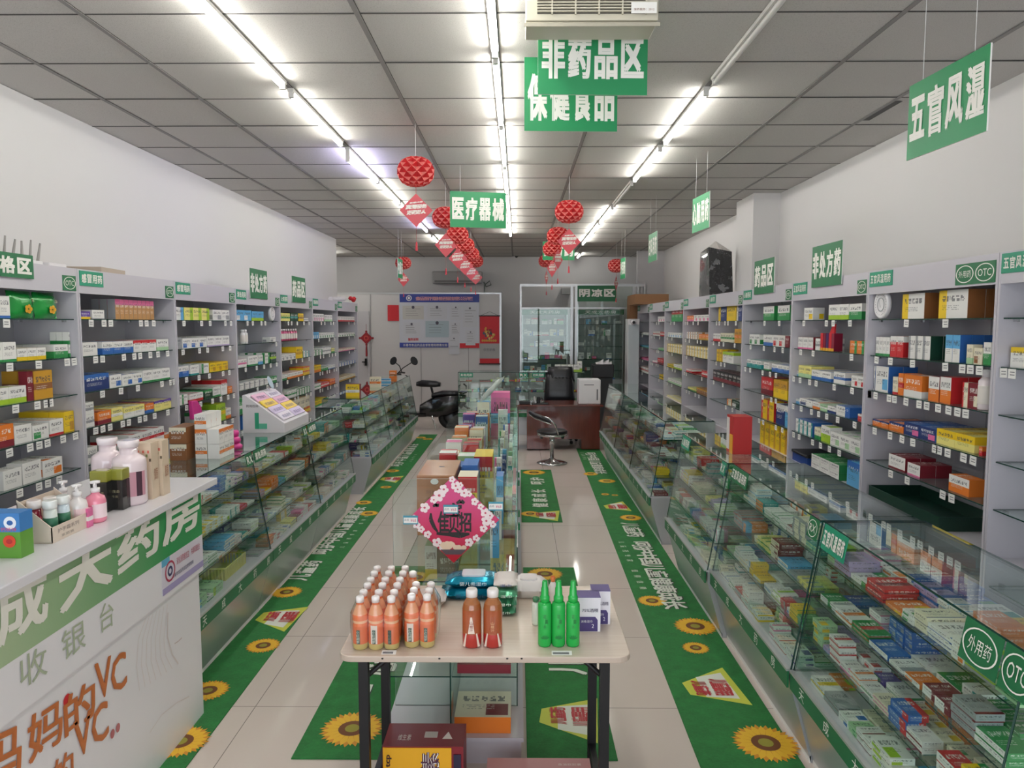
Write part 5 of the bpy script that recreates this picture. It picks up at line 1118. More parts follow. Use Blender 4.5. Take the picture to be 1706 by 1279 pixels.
def banner(mb, x, y, d, w_=.34):
    """lime pennant with red words; d=+1 reads away from us"""
    mb.add([(x-w_*.1, y-.08*d, ZM+.001), (x+w_*.75, y-.25*d, ZM+.001), (x+w_*.88, y+.14*d, ZM+.001), (x-w_*.05, y+.04*d, ZM+.001)], [(0, 1, 2, 3) if d > 0 else (3, 2, 1, 0)], LIME)
    mb.add([(x+w_*.18, y-.14*d, ZM+.0014), (x+w_*.66, y-.19*d, ZM+.0014), (x+w_*.74, y+.08*d, ZM+.0014), (x+w_*.2, y+.06*d, ZM+.0014)], [(0, 1, 2, 3) if d > 0 else (3, 2, 1, 0)], MW)
    mb.text('儿童要用', (x+(.22 if d > 0 else .11), y-.12*d, ZM+.002), (0, .17*d, 0), (-.1, 0, 0) if d > 0 else (.1, 0, 0), REDP, bold=.025); mb.text('儿童药', (x+(.1 if d > 0 else .015), y-.1*d, ZM+.002), (0, .15*d, 0), (-.08, 0, 0) if d > 0 else (.08, 0, 0), REDP, bold=.025)
def mat_text(mb, s, x, y0, size, d, pitch=None, sm=False):
    """characters one after another along Y; d=+1: reads away, tops to the left; d=-1: reads towards us, tops to the right"""
    pitch = pitch or size*1.06; y = y0
    for ch in s:
        if ch != ' ':
            mb.text(ch, (x+(size/2 if d > 0 else -size/2), y, ZM+.0008), (0, d*size*.94, 0), (-d*size, 0, 0), BLK if not sm else MW, bold=.035 if not sm else 0)
            if not sm: mb.text(ch, (x+(size/2 if d > 0 else -size/2)-.004, y+.003*d, ZM+.0016), (0, d*size*.92, 0), (-d*size*.97, 0, 0), MW, bold=.02)
        y += d*pitch
    return y
def rug(name, x0, y0, x1, y1, label, flowers, texts, banners, small=(), skew=0, skew1=None):
    skew1 = skew if skew1 is None else skew1
    mb = MB(); mb.slab([(x0, y0, .0008), (x1, y0, .0008), (x1+skew1, y1, .0008), (x0+skew, y1, .0008)], (0, 0, 1), ZM-.0008, TURF)
    for f in flowers: flower(mb, *f)
    for tx in texts: mat_text(mb, *tx)
    for tx in small: mat_text(mb, *tx, sm=True)
    for b_ in banners: banner(mb, *b_)
    return tag(mb.build(name), label, 'floor mat', 'green sunflower floor mats')
rug('floor_mat', .75, 1.6, 1.205, 10.75, 'long green sunflower mat along the right counters',
    [(1.10, 3.10, .15), (1.09, 4.35, .135), (1.02, 4.05, .08), (.90, 4.76, .10), (1.08, 6.86, .11), (1.05, 8.49, .11), (.90, 8.9, .1), (.95, 7.82, .05), (1.05, 7.78, .04), (1.1, 2.0, .13)],
    [('儿童药 呵护中国儿童健康成长', 1.04, 6.68, .165, -1, .147), ('儿童药', 1.03, 2.82, .2, -1), ('呵护中国儿童健康成长', 1.04, 10.4, .16, -1, .15)], [(.88, 3.56, -1, .3), (.90, 7.25, -1, .26)],
    [('儿童药专家 值得信赖', .88, 6.1, .05, -1, .12), ('儿童药专家', .92, 10.4, .05, -1, .12)], skew=.12, skew1=0)
rug('floor_mat', -1.685, 2.3, -1.395, 12.1, 'long green sunflower mat along the left counters',
    [(-1.50, 3.09, .13), (-1.57, 3.54, .11), (-1.47, 4.06, .10), (-1.60, 4.9, .11), (-1.60, 7.43, .09), (-1.46, 7.0, .10), (-1.58, 9.06, .09), (-1.50, 8.15, .07), (-1.45, 11.6, .09), (-1.58, 11.75, .09)],
    [('儿童药 呵护中国儿童健康成长', -1.595, 5.12, .15, 1, .152), ('呵护中国儿童健康成长', -1.59, 9.35, .15, 1, .18)], [(-1.62, 4.5, 1, .28), (-1.62, 8.62, 1, .26)],
    [('儿童药专家 值得信赖', -1.46, 5.9, .04, 1, .12), ('儿童药专家', -1.45, 9.7, .04, 1, .12)], skew=.045, skew1=.045)
rug('floor_mat', .04, 2.97, .427, 5.43, 'green sunflower mat right of the gondola, partly under the table', [(.20, 5.28, .14), (.3, 4.75, .08)], [('儿童药', .27, 3.72, .21, 1, .24)], [(.13, 3.34, 1, .30)])
rug('floor_mat', .035, 6.71, .42, 9.15, 'green sunflower mat farther back on the right of gondola', [(.2, 8.98, .15), (.12, 7.0, .1)], [('健康成长 呵护', .23, 7.25, .17, 1, .21)], [(.15, 6.98, 1, .3)])
rug('floor_mat', -.97, 2.97, -.575, 5.45, 'green sunflower mat left of the gondola, partly under the table', [(-.76, 3.2, .15), (-.75, 5.2, .13)], [('一心守护', -.75, 3.42, .2, 1, .28)], [(-.78, 4.9, 1)], skew=.02)

# ================================================================ paper lanterns with diamond cards
LR = mat('lantern_paper', '#d03038', .65); t = NT(LR); t.l.new(t.add('ShaderNodeAttribute', attribute_name='col').outputs[0], t.bsdf().inputs['Base Color'])
tr = t.add('ShaderNodeBsdfTranslucent'); tr.inputs[0].default_value = srgb('#e8504a'); mx = t.add('ShaderNodeMixShader'); mx.inputs[0].default_value = .35
t.l.new(t.bsdf().outputs[0], mx.inputs[1]); t.l.new(tr.outputs[0], mx.inputs[2]); t.l.new(mx.outputs[0], t.n['Material Output'].inputs[0])
CARD = mat('card_red', '#c8505a', .4); YI = mat('card_yellow_ink', '#f0c84e', .5)
proto = []
def lantern(x, y, z, r, label, rot=0, yellow=False, back=False):
    if not proto:
        t_ = thing('paper_lantern', (0, 0, 0), label, 'lantern', 'red paper lanterns hanging from the ceiling')
        mb = MB(); NA, NZ = 22, 9; vs = []      # honeycomb paper: outer ridges and inner folds alternate
        for j in range(NZ+1):
            v_ = j/NZ; zz = math.cos(math.pi*v_); rr_ = max(.16, math.sin(math.pi*v_)**.7)
            for i in range(NA):
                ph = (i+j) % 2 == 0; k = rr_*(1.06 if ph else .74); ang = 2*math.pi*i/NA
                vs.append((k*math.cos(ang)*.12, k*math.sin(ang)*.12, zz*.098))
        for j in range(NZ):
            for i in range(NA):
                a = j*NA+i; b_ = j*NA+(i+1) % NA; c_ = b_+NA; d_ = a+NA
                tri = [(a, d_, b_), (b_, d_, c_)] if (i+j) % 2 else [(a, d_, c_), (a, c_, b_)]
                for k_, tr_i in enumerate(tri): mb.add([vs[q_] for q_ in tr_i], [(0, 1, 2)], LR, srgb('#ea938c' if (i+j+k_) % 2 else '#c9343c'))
        mb.build('honeycomb_ball', t_)
        mb = MB(); mb.tube([(0, 0, .1), (0, 0, .33)], .0012, STR, 4); mb.build('string', t_)
        mb = MB(); mb.tube([(0, 0, -.1), (0, 0, -.145)], .0015, mat('red_cord', '#c03040'), 5); mb.build('cord', t_)
        c = MB(); s_ = .112; c.slab([(0, .001, -.145-2*s_), (s_, .001, -.145-s_), (0, .001, -.145), (-s_, .001, -.145-s_)], (0, -1, 0), .002, CARD)
        for (tt, zc, h, w_, m) in (('新春大吉', -.215, .012, .09, INK), ('真情服务', -.252, .03, .145, INK), ('好药好人', -.289, .03, .13, INK)):
            c.text(tt, (-w_/2, -.0022, zc), (w_, 0, .010), (.004, 0, h), m, bold=.02)
        c.build('diamond_card', t_)
        mb = MB(); z0 = -.145-2*s_; mb.tube([(0, 0, z0), (0, 0, z0-.1)], .001, mat('red_cord'), 4); mb.tube([(0, 0, z0-.10), (0, 0, z0-.11), (0, 0, z0-.16)], [.003, .006, .009], mat('red_cord'), 8); mb.build('tassel', t_)
        proto.append(t_); o = t_
    else: o = copy_tree(proto[0])
    o.location = (x, y, z); o.scale = (r/.12,)*2+(r/.12,); o.rotation_euler = (0, 0, rot); o['label'] = label
    return o
for i, (px, py, Y) in enumerate(((694, 293, 5.12), (744, 372, 7.2), (765, 403, 8.6), (777, 418, 9.75), (787, 433, 11.0), (794, 444, 12.2))):
    q = P(px, py, Y=Y); lantern(-.705, Y, 2.90 if i == 0 else 2.885, .125 if i else .122, f'red honeycomb paper lantern with diamond card, left string, {ORD[i]} from the front', [.06, .5, -.35, -.3, -.2, .1][i])
for i, (px, py, Y) in enumerate(((946, 355, 6.9), (929, 393, 8.8), (918, 413, 10.3), (911, 440, 12.3))):
    lantern(.475, Y, 2.895, .128, f'red honeycomb paper lantern with diamond card, right string, {ORD[i]} from the front', [.35, 1.0, .9, 1.3][i])
lantern(-1.95, 12.5, 2.88, .13, 'far red paper lantern hanging alone near the left wall', .8)
lantern(1.68, 12.6, 2.84, .14, 'far red paper lantern hanging alone near the right wall', 1.2)

# ceiling vent unit above the first sign
ac = thing('ceiling_heater', (.30, 2.98, ZC-.17), 'cream ceiling heater with louvred grille at top edge of photo', 'ceiling heater')
ACM = mat('ac_cream', '#c4bfae', .4); Ya = 2.98; a = P(876, 40, Y=Ya); b = P(1097, 40, Y=Ya); x0, x1 = a.x, b.x; z0 = P(980, 34, Y=Ya).z
MB().box((x0, Ya, z0), (x1, Ya+.20, ZC-.002), ACM).build('housing', ac, bevel=.004)
mb = MB(); mb.box((x0+.045, Ya-.002, z0+.025), (x1-.05, Ya+.0, ZC-.004), mat('dark_recess', '#4b4842', .8)); mb.build('recess', ac)
mb = MB(); z = z0+.03
while z < ZC-.012: mb.box((x0+.045, Ya-.012, z), (x1-.05, Ya-.002, z+.004), ACM); z += .011
tag(mb.build('louvre', ac), kind='stuff')
for k in range(5): xx = x0+.10+k*.092; MB().box((xx, Ya-.014, z0+.02), (xx+.006, Ya-.003, ZC-.006), ACM).build('louvre_post', ac)
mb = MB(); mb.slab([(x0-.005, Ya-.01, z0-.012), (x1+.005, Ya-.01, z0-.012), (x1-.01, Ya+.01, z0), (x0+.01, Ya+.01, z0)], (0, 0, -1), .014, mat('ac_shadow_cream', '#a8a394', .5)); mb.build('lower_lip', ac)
mb = MB(); mb.box((x1-.11, Ya-.0165, z0+.02), (x1-.01, Ya-.0145, z0+.062), TAGW); mb.text('保养服务：2012', (x1-.10, Ya-.0172, z0+.03), (.08, 0, 0), (0, 0, .01), mat('brown_ink', '#7a4a2c')); mb.build('paper_note', ac)
# ================================================================ the far end
# information board
YP = 14.585
def bw(px, py, Y=YP): q = P(px, py, Y=Y); return q
def wbox(mb, x0, y0, x1, y1, m, c=(1, 1, 1, 1), dy=.004, Y=YP):
    a = bw(x0, y1, Y); b = bw(x1, y0, Y); mb.box((a.x, Y-dy, a.z), (b.x, Y-dy+.0015, b.z), m, c); return a, b
ib = thing('information_board', tuple(bw(733, 535)), 'large white and blue information board with certificates on the back partition', 'notice board')
mb = MB(); a = bw(666, 578.5); b = bw(798.5, 489.5); mb.box((a.x, YP-.012, a.z), (b.x, YP-.0005, b.z), mat('board_white', '#c9ccd6', .4)); mb.build('panel', ib)
BLU = mat('board_blue', '#2b3d92', .45); mb = MB(); wbox(mb, 666, 489.5, 798.5, 503.5, BLU, dy=.015); wbox(mb, 666, 570.5, 747, 578.5, BLU, dy=.015); wbox(mb, 766, 571.5, 798.5, 579.5, RED, dy=.015)
a = bw(692, 500.5); b = bw(788, 494); mb.text('食品医疗器械经营信息公示栏', (a.x, YP-.017, a.z), (b.x-a.x, 0, 0), (0, 0, b.z-a.z), mat('board_pink_ink', '#d99a9f', .5), bold=.01)
a = bw(672, 577); b = bw(745, 572.5); mb.text('长春市食品药品监督管理局德惠分局', (a.x, YP-.017, a.z), (b.x-a.x, 0, 0), (0, 0, b.z-a.z), INK)
q = bw(681.5, 496.5); mb.disc((q.x, YP-.017, q.z), (.055, 0, 0), (0, 0, .055), TAGW); mb.disc((q.x, YP-.018, q.z), (.04, 0, 0), (0, 0, .04), BLU, r0=.6)
a = bw(680, 567.5); b = bw(697, 563); mb.text('服务说明', (a.x, YP-.0135, a.z), (b.x-a.x, 0, 0), (0, 0, b.z-a.z), RED, bold=.01); mb.build('headings', ib)
PAPER = mat('certificate_cream', '#c3c2bf', .5); PB = mat('certificate_blue', '#a9bcc6', .5)
def sheet(x0, y0, x1, y1, m, nl, nm, dy=.014):
    mb = MB(); a, b = wbox(mb, x0, y0, x1, y1, m, dy=dy); w_ = b.x-a.x; h = b.z-a.z; yy = YP-dy-.0008; rr = random.Random(int(x0))
    for k in range(nl): z = b.z-h*(.22+.65*k/nl); l = rr.uniform(.45, .75); mb.box((a.x+w_*.15, yy, z-.006), (a.x+w_*(.15+l), yy+.0005, z), mat('tag_ink', '#77777c'))
    mb.disc(((a.x+b.x)/2, yy, b.z-h*.12), (w_*.07, 0, 0), (0, 0, w_*.07), mat('seal_dark', '#4c4a5a')); mb.build(nm, ib)
sheet(671, 509, 706, 532, PAPER, 4, 'certificate'); sheet(712, 509, 744.5, 531.5, mat('certificate_white', '#c8cad2', .5), 4, 'certificate'); sheet(750, 509, 769, 533, mat('certificate_white'), 4, 'certificate')
sheet(709, 534.5, 748, 561.5, PB, 4, 'certificate'); sheet(750.5, 537, 766.5, 560, mat('certificate_white'), 5, 'certificate'); sheet(672, 537, 700, 560, mat('certificate_white'), 5, 'certificate')
sheet(771, 509, 795, 545, mat('certificate_white'), 5, 'certificate'); sheet(748, 560, 765, 590, mat('certificate_white'), 2, 'certificate', .018); sheet(776, 550, 792, 575, mat('certificate_white'), 4, 'certificate', .018)
# red sheet, knot, scroll
mb = MB(); wbox(mb, 646, 508, 664.5, 534.5, RED); tag(mb.build('red_paper_sheet'), 'plain red paper sheet on partition left of the information board', 'paper sheet')
kn = thing('chinese_knot', tuple(bw(610, 563)), 'dark red Chinese knot decoration hanging on the back partition', 'knot ornament')
q = bw(610.5, 563); KR_ = mat('knot_red', '#8e1b26', .7); mb = MB(); s_ = .125
mb.slab([(q.x, YP-.002, q.z-s_), (q.x+s_, YP-.002, q.z), (q.x, YP-.002, q.z+s_), (q.x-s_, YP-.002, q.z)], (0, -1, 0), .02, KR_)
mb.disc((q.x, YP-.024, q.z), (.05, 0, 0), (0, 0, .05), mat('knot_light', '#c2453f', .6), r0=.6)
for k in range(4): a = R(90*k); mb.tube([(q.x+.13*math.cos(a), YP-.012, q.z+.13*math.sin(a)), (q.x+.13*math.cos(a)+.001, YP-.02, q.z+.13*math.sin(a))], .022, KR_, 10)
mb.build('knot', kn); mb = MB(); mb.tube([(q.x, YP-.012, q.z+.12), (q.x, YP-.012, q.z+.28)], .004, KR_, 6); mb.build('cord', kn)
mb = MB(); mb.tube([(q.x, YP-.014, q.z-.12), (q.x, YP-.014, q.z-.2), (q.x, YP-.014, q.z-.36)], [.008, .016, .02], KR_, 10); mb.build('tassel', kn)
sc_ = thing('wall_scroll', tuple(bw(816, 560)), 'red and gold hanging wall scroll calendar right of the information board', 'wall scroll')
mb = MB(); wbox(mb, 799.5, 526, 832, 572, RED, dy=.014); wbox(mb, 799.5, 572, 832, 597, mat('scroll_grey', '#a9a8a8', .6), dy=.014); wbox(mb, 799.5, 597, 832, 605, RED, dy=.014); mb.build('scroll_sheet', sc_)
mb = MB(); a = bw(798, 606); b = bw(833.5, 606); mb.tube([(a.x, YP-.02, a.z), (b.x, YP-.02, b.z)], .012, BLACK, 8); mb.build('rod', sc_); mb = MB(); a = bw(798, 526); b = bw(833.5, 526); mb.tube([(a.x, YP-.02, a.z), (b.x, YP-.02, b.z)], .01, BLACK, 8); mb.build('rod', sc_)
mb = MB(); c = bw(816, 519); mb.tube([(a.x+.02, YP-.015, a.z), (c.x, YP-.015, c.z), (b.x-.02, YP-.015, b.z)], .003, BLACK, 5); mb.build('hanging_cord', sc_)
mb = MB(); q = bw(815, 553); GO = mat('gold_print', '#c99a3a', .5); rr = random.Random(2)
for k in range(26): a = rr.uniform(0, 6.28); r = .11*math.sqrt(rr.random()); mb.disc((q.x+r*math.cos(a), YP-.016-.0002*k, q.z-.02+r*1.1*math.sin(a)), (.02, 0, 0), (0, 0, .025), [GO, mat('seal_dark'), mat('gold_pale', '#d8bd6c')][k % 3], n=8)
for k in range(7): mb.disc((q.x-.13+.043*k, YP-.0225, q.z-.17), (.022, 0, 0), (0, 0, .025), GO, n=8)
mb.text('福', (q.x-.05, YP-.023, q.z-.06), (.1, 0, 0), (0, 0, .12), mat('scroll_ink', '#3b1a1a')); mb.text('恭贺新春', (q.x-.12, YP-.016, bw(815, 585).z), (.24, 0, 0), (0, 0, .06), mat('tag_ink')); mb.build('scroll_print', sc_)
# wall air conditioner and hose, camera
awu = thing('wall_air_conditioner', tuple(P(755, 462, Y=YB)), 'grey wall air conditioner on back wall above the partition', 'air conditioner')
a = P(720, 472, Y=YB-.2); b = P(803, 451.5, Y=YB-.2); MB().box((a.x, YB-.2, a.z), (b.x, YB-.001, b.z), mat('ac_grey', '#8f8d8d', .4)).build('body', awu, bevel=.02)
MB().box((a.x+.05, YB-.206, a.z+.03), (b.x-.05, YB-.198, a.z+.06), mat('ac_dark', '#5f5d5e', .5)).build('air_flap', awu)
mb = MB(); q = P(806, 476, Y=YB-.03); mb.tube([(q.x, YB-.03, q.z+.08), (q.x+.05, YB-.03, q.z-.02), (q.x+.15, YB-.03, q.z+.02), (q.x+.12, YB-.03, q.z+.1), (q.x+.02, YB-.03, q.z+.02), (q.x, YB-.03, q.z-.35)], .012, mat('green_grey_pipe', '#5c6660', .6), 6); mb.build('pipe', awu)
cm = thing('security_camera', tuple(P(858, 427, Y=YB-.1)), 'small white ball security camera at top of the back wall', 'security camera'); q = P(858, 425.5, Y=YB-.1)
mb = MB(); mb.lathe([(.03, -.05), (.05, -.02), (.05, .02), (.02, .04)], WHITE, 16, (q.x-.02, YB-.1, q.z)); mb.build('body', cm); mb = MB(); mb.lathe([(.01, -.05), (.035, -.03), (.035, .01), (.01, .03)], BLACK, 12, (q.x+.03, YB-.14, q.z)); mb.build('lens', cm)
mb = MB(); mb.tube([(q.x, YB-.1, q.z+.03), (q.x, YB-.005, q.z+.05)], .012, WHITE, 8); mb.build('bracket', cm)

# ---- glazed cool room with aluminium frame
YG = 13.9
def gx(px): return P(px, 540, Y=YG).x
ztop = P(950, 473, Y=YG).z; zmid = P(950, 513, Y=YG).z
win = MB()
for px0, px1 in ((866, 869), (950, 954.5), (957.5, 962), (1052.5, 1056), (1060, 1063.5), (1071, 1074)):
    win.box((gx(px0), YG-.04, 0), (gx(px1), YG, ztop), ALU)
win.box((gx(866), YG-.045, ztop-.05), (gx(1074), YG+.005, ztop), ALU); win.box((gx(866), YG-.035, zmid-.012), (gx(1052), YG-.005, zmid+.012), ALU); win.box((gx(866), YG-.035, 0), (gx(1052), YG-.005, .3), ALU)
wn = tag(win.build('window_2'), kind='structure')
MB().box((gx(869), YG-.022, .3), (gx(950), YG-.016, zmid), GLASS).build('glass_pane', wn); MB().box((gx(962), YG-.022, .3), (gx(1052.5), YG-.016, ztop-.05), GLASS).build('glass_pane', wn)
a = P(962, 502, Y=YG-.05); b = P(1027, 475.5, Y=YG-.05)
board('section_board', (a.x, YG-.05, a.z), (1, 0, 0), b.x-a.x, b.z-a.z, '阴凉区', 'green board reading 阴凉区 on the glazed cool room', (0, -1, 0), m=GRND, tv=(.28, .5), group='green boards')
def far_case(x0, x1, label, dense):
    t_ = thing('storage_case', ((x0+x1)/2, 14.6, 0), label, 'display case')
    yb = 14.95 if x0 > 1 else 14.95; yf = 14.45; zt = zmid-.02
    MB().box((x0, yb-.02, 0), (x1, yb, zt), mat('case_back', '#8d9692', .4)).build('back_panel', t_)
    for x in (x0, x1-.02): MB().box((x, yf, 0), (x+.02, yb-.02, zt), ALU).build('side_panel', t_)
    mb = MB().box((x0, yf-.01, zt-.1), (x1, yf+.01, zt), GRND); mb.text('天成大药房', (x0+.15, yf-.012, zt-.08), (x1-x0-.3, 0, 0), (0, 0, .06), INK, even=True); mb.build('header', t_)
    zs = [P(900, y, Y=yf).z for y in (540, 559, 577, 598, 617, 632)]
    for z in zs: MB().box((x0+.02, yf+.01, z-.008), (x1-.02, yb-.02, z), GLASS, edge=GEDGE, thin=2).build('glass_shelf', t_)
    MB().box((x0+.02, yf, 0), (x1-.02, yb-.02, .75), LAM).build('base', t_)
    rr = random.Random(int(x0*10)); k = 0
    for si, z in enumerate(zs):
        x = x0+.04
        while x < x1-.12:
            w_ = rr.uniform(.06, .14); h = rr.uniform(.05, .13)
            if rr.random() < dense:
                a = rr.choice(['white']*5+['palegreen', 'cream', 'green', 'skyblue', 'pink']); k += 1
                carton((x, yf+.04, z+.0005), (x+w_-.004, yf+.12, z+h), a, rr.choice(['green', 'red', 'blue', 'grey']), rr.choice('bxtlc'), '-y', 'shelf', f"{a} box, {ORD[k]} counting down the shelves of the {'left' if x0 < .5 else 'right'} cool room case", 0, 'boxes in the cool room')
            x += w_+(rr.uniform(0, .02) if dense > .5 else rr.uniform(0, .1))
    return t_
far_case(gx(870), gx(949), 'glass fronted storage case crowded with boxes in left bay of cool room', .95)
far_case(gx(965), gx(1046), 'nearly empty glass storage case in right bay of the cool room', .35)
# small vent in the cool room, upper
tag(MB().box((gx(941), 14.9, P(945, 490, Y=14.9).z), (gx(949.5)+.08, 15.16, P(945, 480, Y=14.9).z), mat('ac_grey')).build('ventilation_box'), 'small grey ventilation box high inside the cool room', 'vent box')

# ---- counters across the back, facing us
def cross_counter(x0, x1, y0, y1, label, plates):
    t_ = thing('glass_counter', ((x0+x1)/2, (y0+y1)/2, 0), label, 'glass counter', 'glass counters across the back')
    MB().box((x0, y0+.03, 0), (x1, y1, .36), BASEM).build('base', t_); MB().box((x0, y0, .30), (x1, y0+.02, .37), GRND).build('name_band', t_); MB().box((x0, y0, .37), (x1, y1, .385), LAM).build('deck', t_)
    MB().box((x0, y0, .385), (x1, y0+.006, ZT-.008), GLASS, edge=GEDGE, thin=1).build('front_pane', t_); MB().box((x0, y0, ZT-.008), (x1, y1, ZT), GLASS, edge=GEDGE, thin=2).build('top_pane', t_)
    for x in (x0, x1-.006): MB().box((x, y0+.006, .385), (x+.006, y1, ZT-.008), GLASS, edge=GEDGE, thin=0).build('end_pane', t_)
    for z in (.55, .72, .89): MB().box((x0+.01, y0+.03, z-.006), (x1-.01, y1-.02, z), GLASS, edge=GEDGE, thin=2).build('glass_shelf', t_)
    for x, w_, s_ in plates:
        mb = MB().box((x, y0-.004, ZT-.085), (x+w_, y0-.001, ZT-.01), SIGN_TEAL); mb.text(s_, (x+.01, y0-.005, ZT-.07), (w_-.02, 0, 0), (0, 0, .045), INK, even=True, bold=.02); mb.build('label_plate', t_)
    rr = random.Random(int(x0*7)); k = 0
    for z in (.385, .55, .72, .89):
        x = x0+.03
        while x < x1-.14:
            w_ = rr.uniform(.07, .13); k += 1; a = rr.choice(['white', 'white', 'palegreen', 'navy', 'grey', 'red', 'cream'])
            if rr.random() < .7: carton((x, y0+.05, z+.0005), (x+w_-.005, y0+.16, z+rr.uniform(.02, .07)), a, rr.choice(ACP), rr.choice('bxl'), '-y', 'flat', f"{a} flat box, {ORD[min(k, 55)]} in the back cross counter {'left' if x0 < -.5 else 'right' if x0 > .5 else 'middle'} part", 0, 'boxes in back cross counters', 'flat_medicine_box', 'flat medicine box')
            x += w_
cross_counter(-1.0, .18, 12.1, 12.55, 'glass counter across the back, left part beside the scooter', [(-.97, .22, '其他用药'), (.02, .14, 'RX')])
cross_counter(.19, 1.1, 12.1, 12.55, 'glass counter across the back, right part behind the black chair', [(.24, .2, '妇科用药')])
# goods standing on the back counter
for i in range(6):
    x = .62+.105*i
    if i < 4: carton((x, 12.2, ZT+.0006), (x+.095, 12.28, ZT+.12), 'white', 'lime', 'b', '-y', 'own', f'white box with green base on the back counter, {ORD[i]} from the left', 0, 'white boxes on the back counter', 'medicine_box', 'medicine box')
carton((1.0, 12.3, ZT+.0006), (1.08, 12.4, ZT+.17), 'white', 'lime', 'b', '-y', 'own', 'taller white carton behind the white boxes on back counter', 0, '', 'medicine_box', 'medicine box')
for i, (px, w_, h, a) in enumerate(((795, .10, .18, 'cream'), (812, .1, .12, 'skyblue'), (815, .06, .2, 'red'))): pass

# objects on the high end of the gondola
carton((-.40, 7.12, .7006), (-.28, 7.24, 1.09), 'orange', 'cream', 't', '-y', 'own', 'orange and white tissue style box at the far end of gondola', 0, '', 'tissue_box', 'box', 'skyblue')
carton((-.27, 7.25, .7006), (-.08, 7.45, 1.17), 'pink', 'skyblue', 'm', '-y', 'own', 'large pink box standing at the far end of gondola', 0, '', 'pink_gift_box', 'box', 'pink')
carton((-.19, 6.95, .7006), (-.10, 7.05, 1.03), 'white', 'teal', 'c', '-y', 'own', 'white box with turquoise panel before the pink box', 0, '', 'lotion_box', 'box')
mb = MB(); q = P(815, 655, Y=7.0); rr = random.Random(8); vs = []
cx_, cy_, cz_ = -.27, 7.13, 1.18
n = 14
for j in range(6):
    for i in range(n): a = 2*math.pi*i/n; r = (.03+.05*math.sin(math.pi*j/6+.2))*(1+rr.uniform(-.3, .3)); vs.append((cx_-.08+.036*j+r*math.cos(a)*.8, cy_+r*math.sin(a)*.5, 1.10+.045*j+r*math.cos(a)*.4))
mb.add(vs, [(j*n+i, j*n+(i+1) % n, (j+1)*n+(i+1) % n, (j+1)*n+i) for j in range(5) for i in range(n)], mat('plastic_bag', '#cdd8cf', .3, alpha=.75), smooth=True); tag(mb.build('plastic_bag'), 'crumpled clear plastic bag lying over the boxes at the gondola end', 'plastic bag')

# ================================================================ desk, chairs
MAH = mat('mahogany', '#4e1f17', .22, coat=.4); t = NT(MAH); s3 = t.sep(t.obj()); n1 = t.noise(1, 4, t.comb(t.m('MULTIPLY', s3[0], 30), t.m('MULTIPLY', s3[1], 30), t.m('MULTIPLY', s3[2], 3)), .6)
t.l.new(t.mix(n1, srgb('#4a1a14'), srgb('#6e3023')), t.bsdf().inputs['Base Color'])
dk = thing('office_desk', (.6, 10.9, 0), 'dark mahogany office desk across the right aisle', 'desk'); yd = 10.55
MB().box((-.03, yd-.02, .65), (1.24, yd+.62, .68), MAH).build('desktop', dk, bevel=.006)
MB().box((.13, yd+.05, .02), (.47, yd+.58, .65), MAH).build('pedestal', dk); MB().box((.93, yd+.05, .02), (1.2, yd+.58, .65), MAH).build('pedestal', dk)
MB().box((.47, yd+.05, .17), (.93, yd+.07, .65), MAH).build('modesty_panel', dk)
MB().box((-.02, yd+.05, .60), (.13, yd+.58, .65), MAH).build('side_rail', dk)
MB().box((-.02, yd+.05, 0), (.01, yd+.58, .60), MAH).build('side_panel', dk)
ZD = .6806
wm = thing('water_purifier', (1.0, 10.7, ZD), 'white boxy appliance standing on right end of the desk', 'appliance'); a = P(964, 675, Y=10.62); b = P(1001, 633, Y=10.62)
MB().box((a.x, 10.62, ZD), (b.x, 10.95, ZD+.36), WHITE).build('body', wm, bevel=.012); MB().box((b.x-.06, 10.617, ZD+.06), (b.x-.04, 10.6195, ZD+.22), mat('grey_plastic', '#6b6d70')).build('vent_strip', wm); MB().box((a.x+.08, 10.617, ZD+.28), (b.x-.1, 10.6195, ZD+.29), mat('grey_plastic')).build('handle_slot', wm)
ph = thing('desk_phone_tray', (.2, 10.62, ZD), 'black low phone and tray at left end of the desk', 'telephone'); MB().box((.02, 10.6, ZD), (.18, 10.75, ZD+.04), BLACK).build('body', ph, bevel=.006); MB().box((.2, 10.58, ZD), (.44, 10.75, ZD+.012), BLACK).build('tray', ph)
ps = thing('pen_stand', (.30, 10.68, ZD+.013), 'small black and white desk tool on the tray', 'pen stand'); MB().tube([(.30, 10.68, ZD+.0125), (.30, 10.68, ZD+.10)], [.03, .022], BLACK, 12).build('cup', ps); MB().tube([(.255, 10.66, ZD+.0125), (.24, 10.66, ZD+.11)], .012, WHITE, 8).build('marker', ps)
tag(MB().tube([(.92, 10.66, ZD), (.92, 10.66, ZD+.025)], [.03, .022], mat('pale_pink_plastic', '#c9928f', .4), 14).build('paperweight'), 'small round pale pink object beside the white appliance', 'paperweight')
LTH = mat('black_leather', '#15151a', .32)
ch = thing('executive_chair', (.66, 11.5, 0), 'black leather executive chair behind the desk', 'office chair')
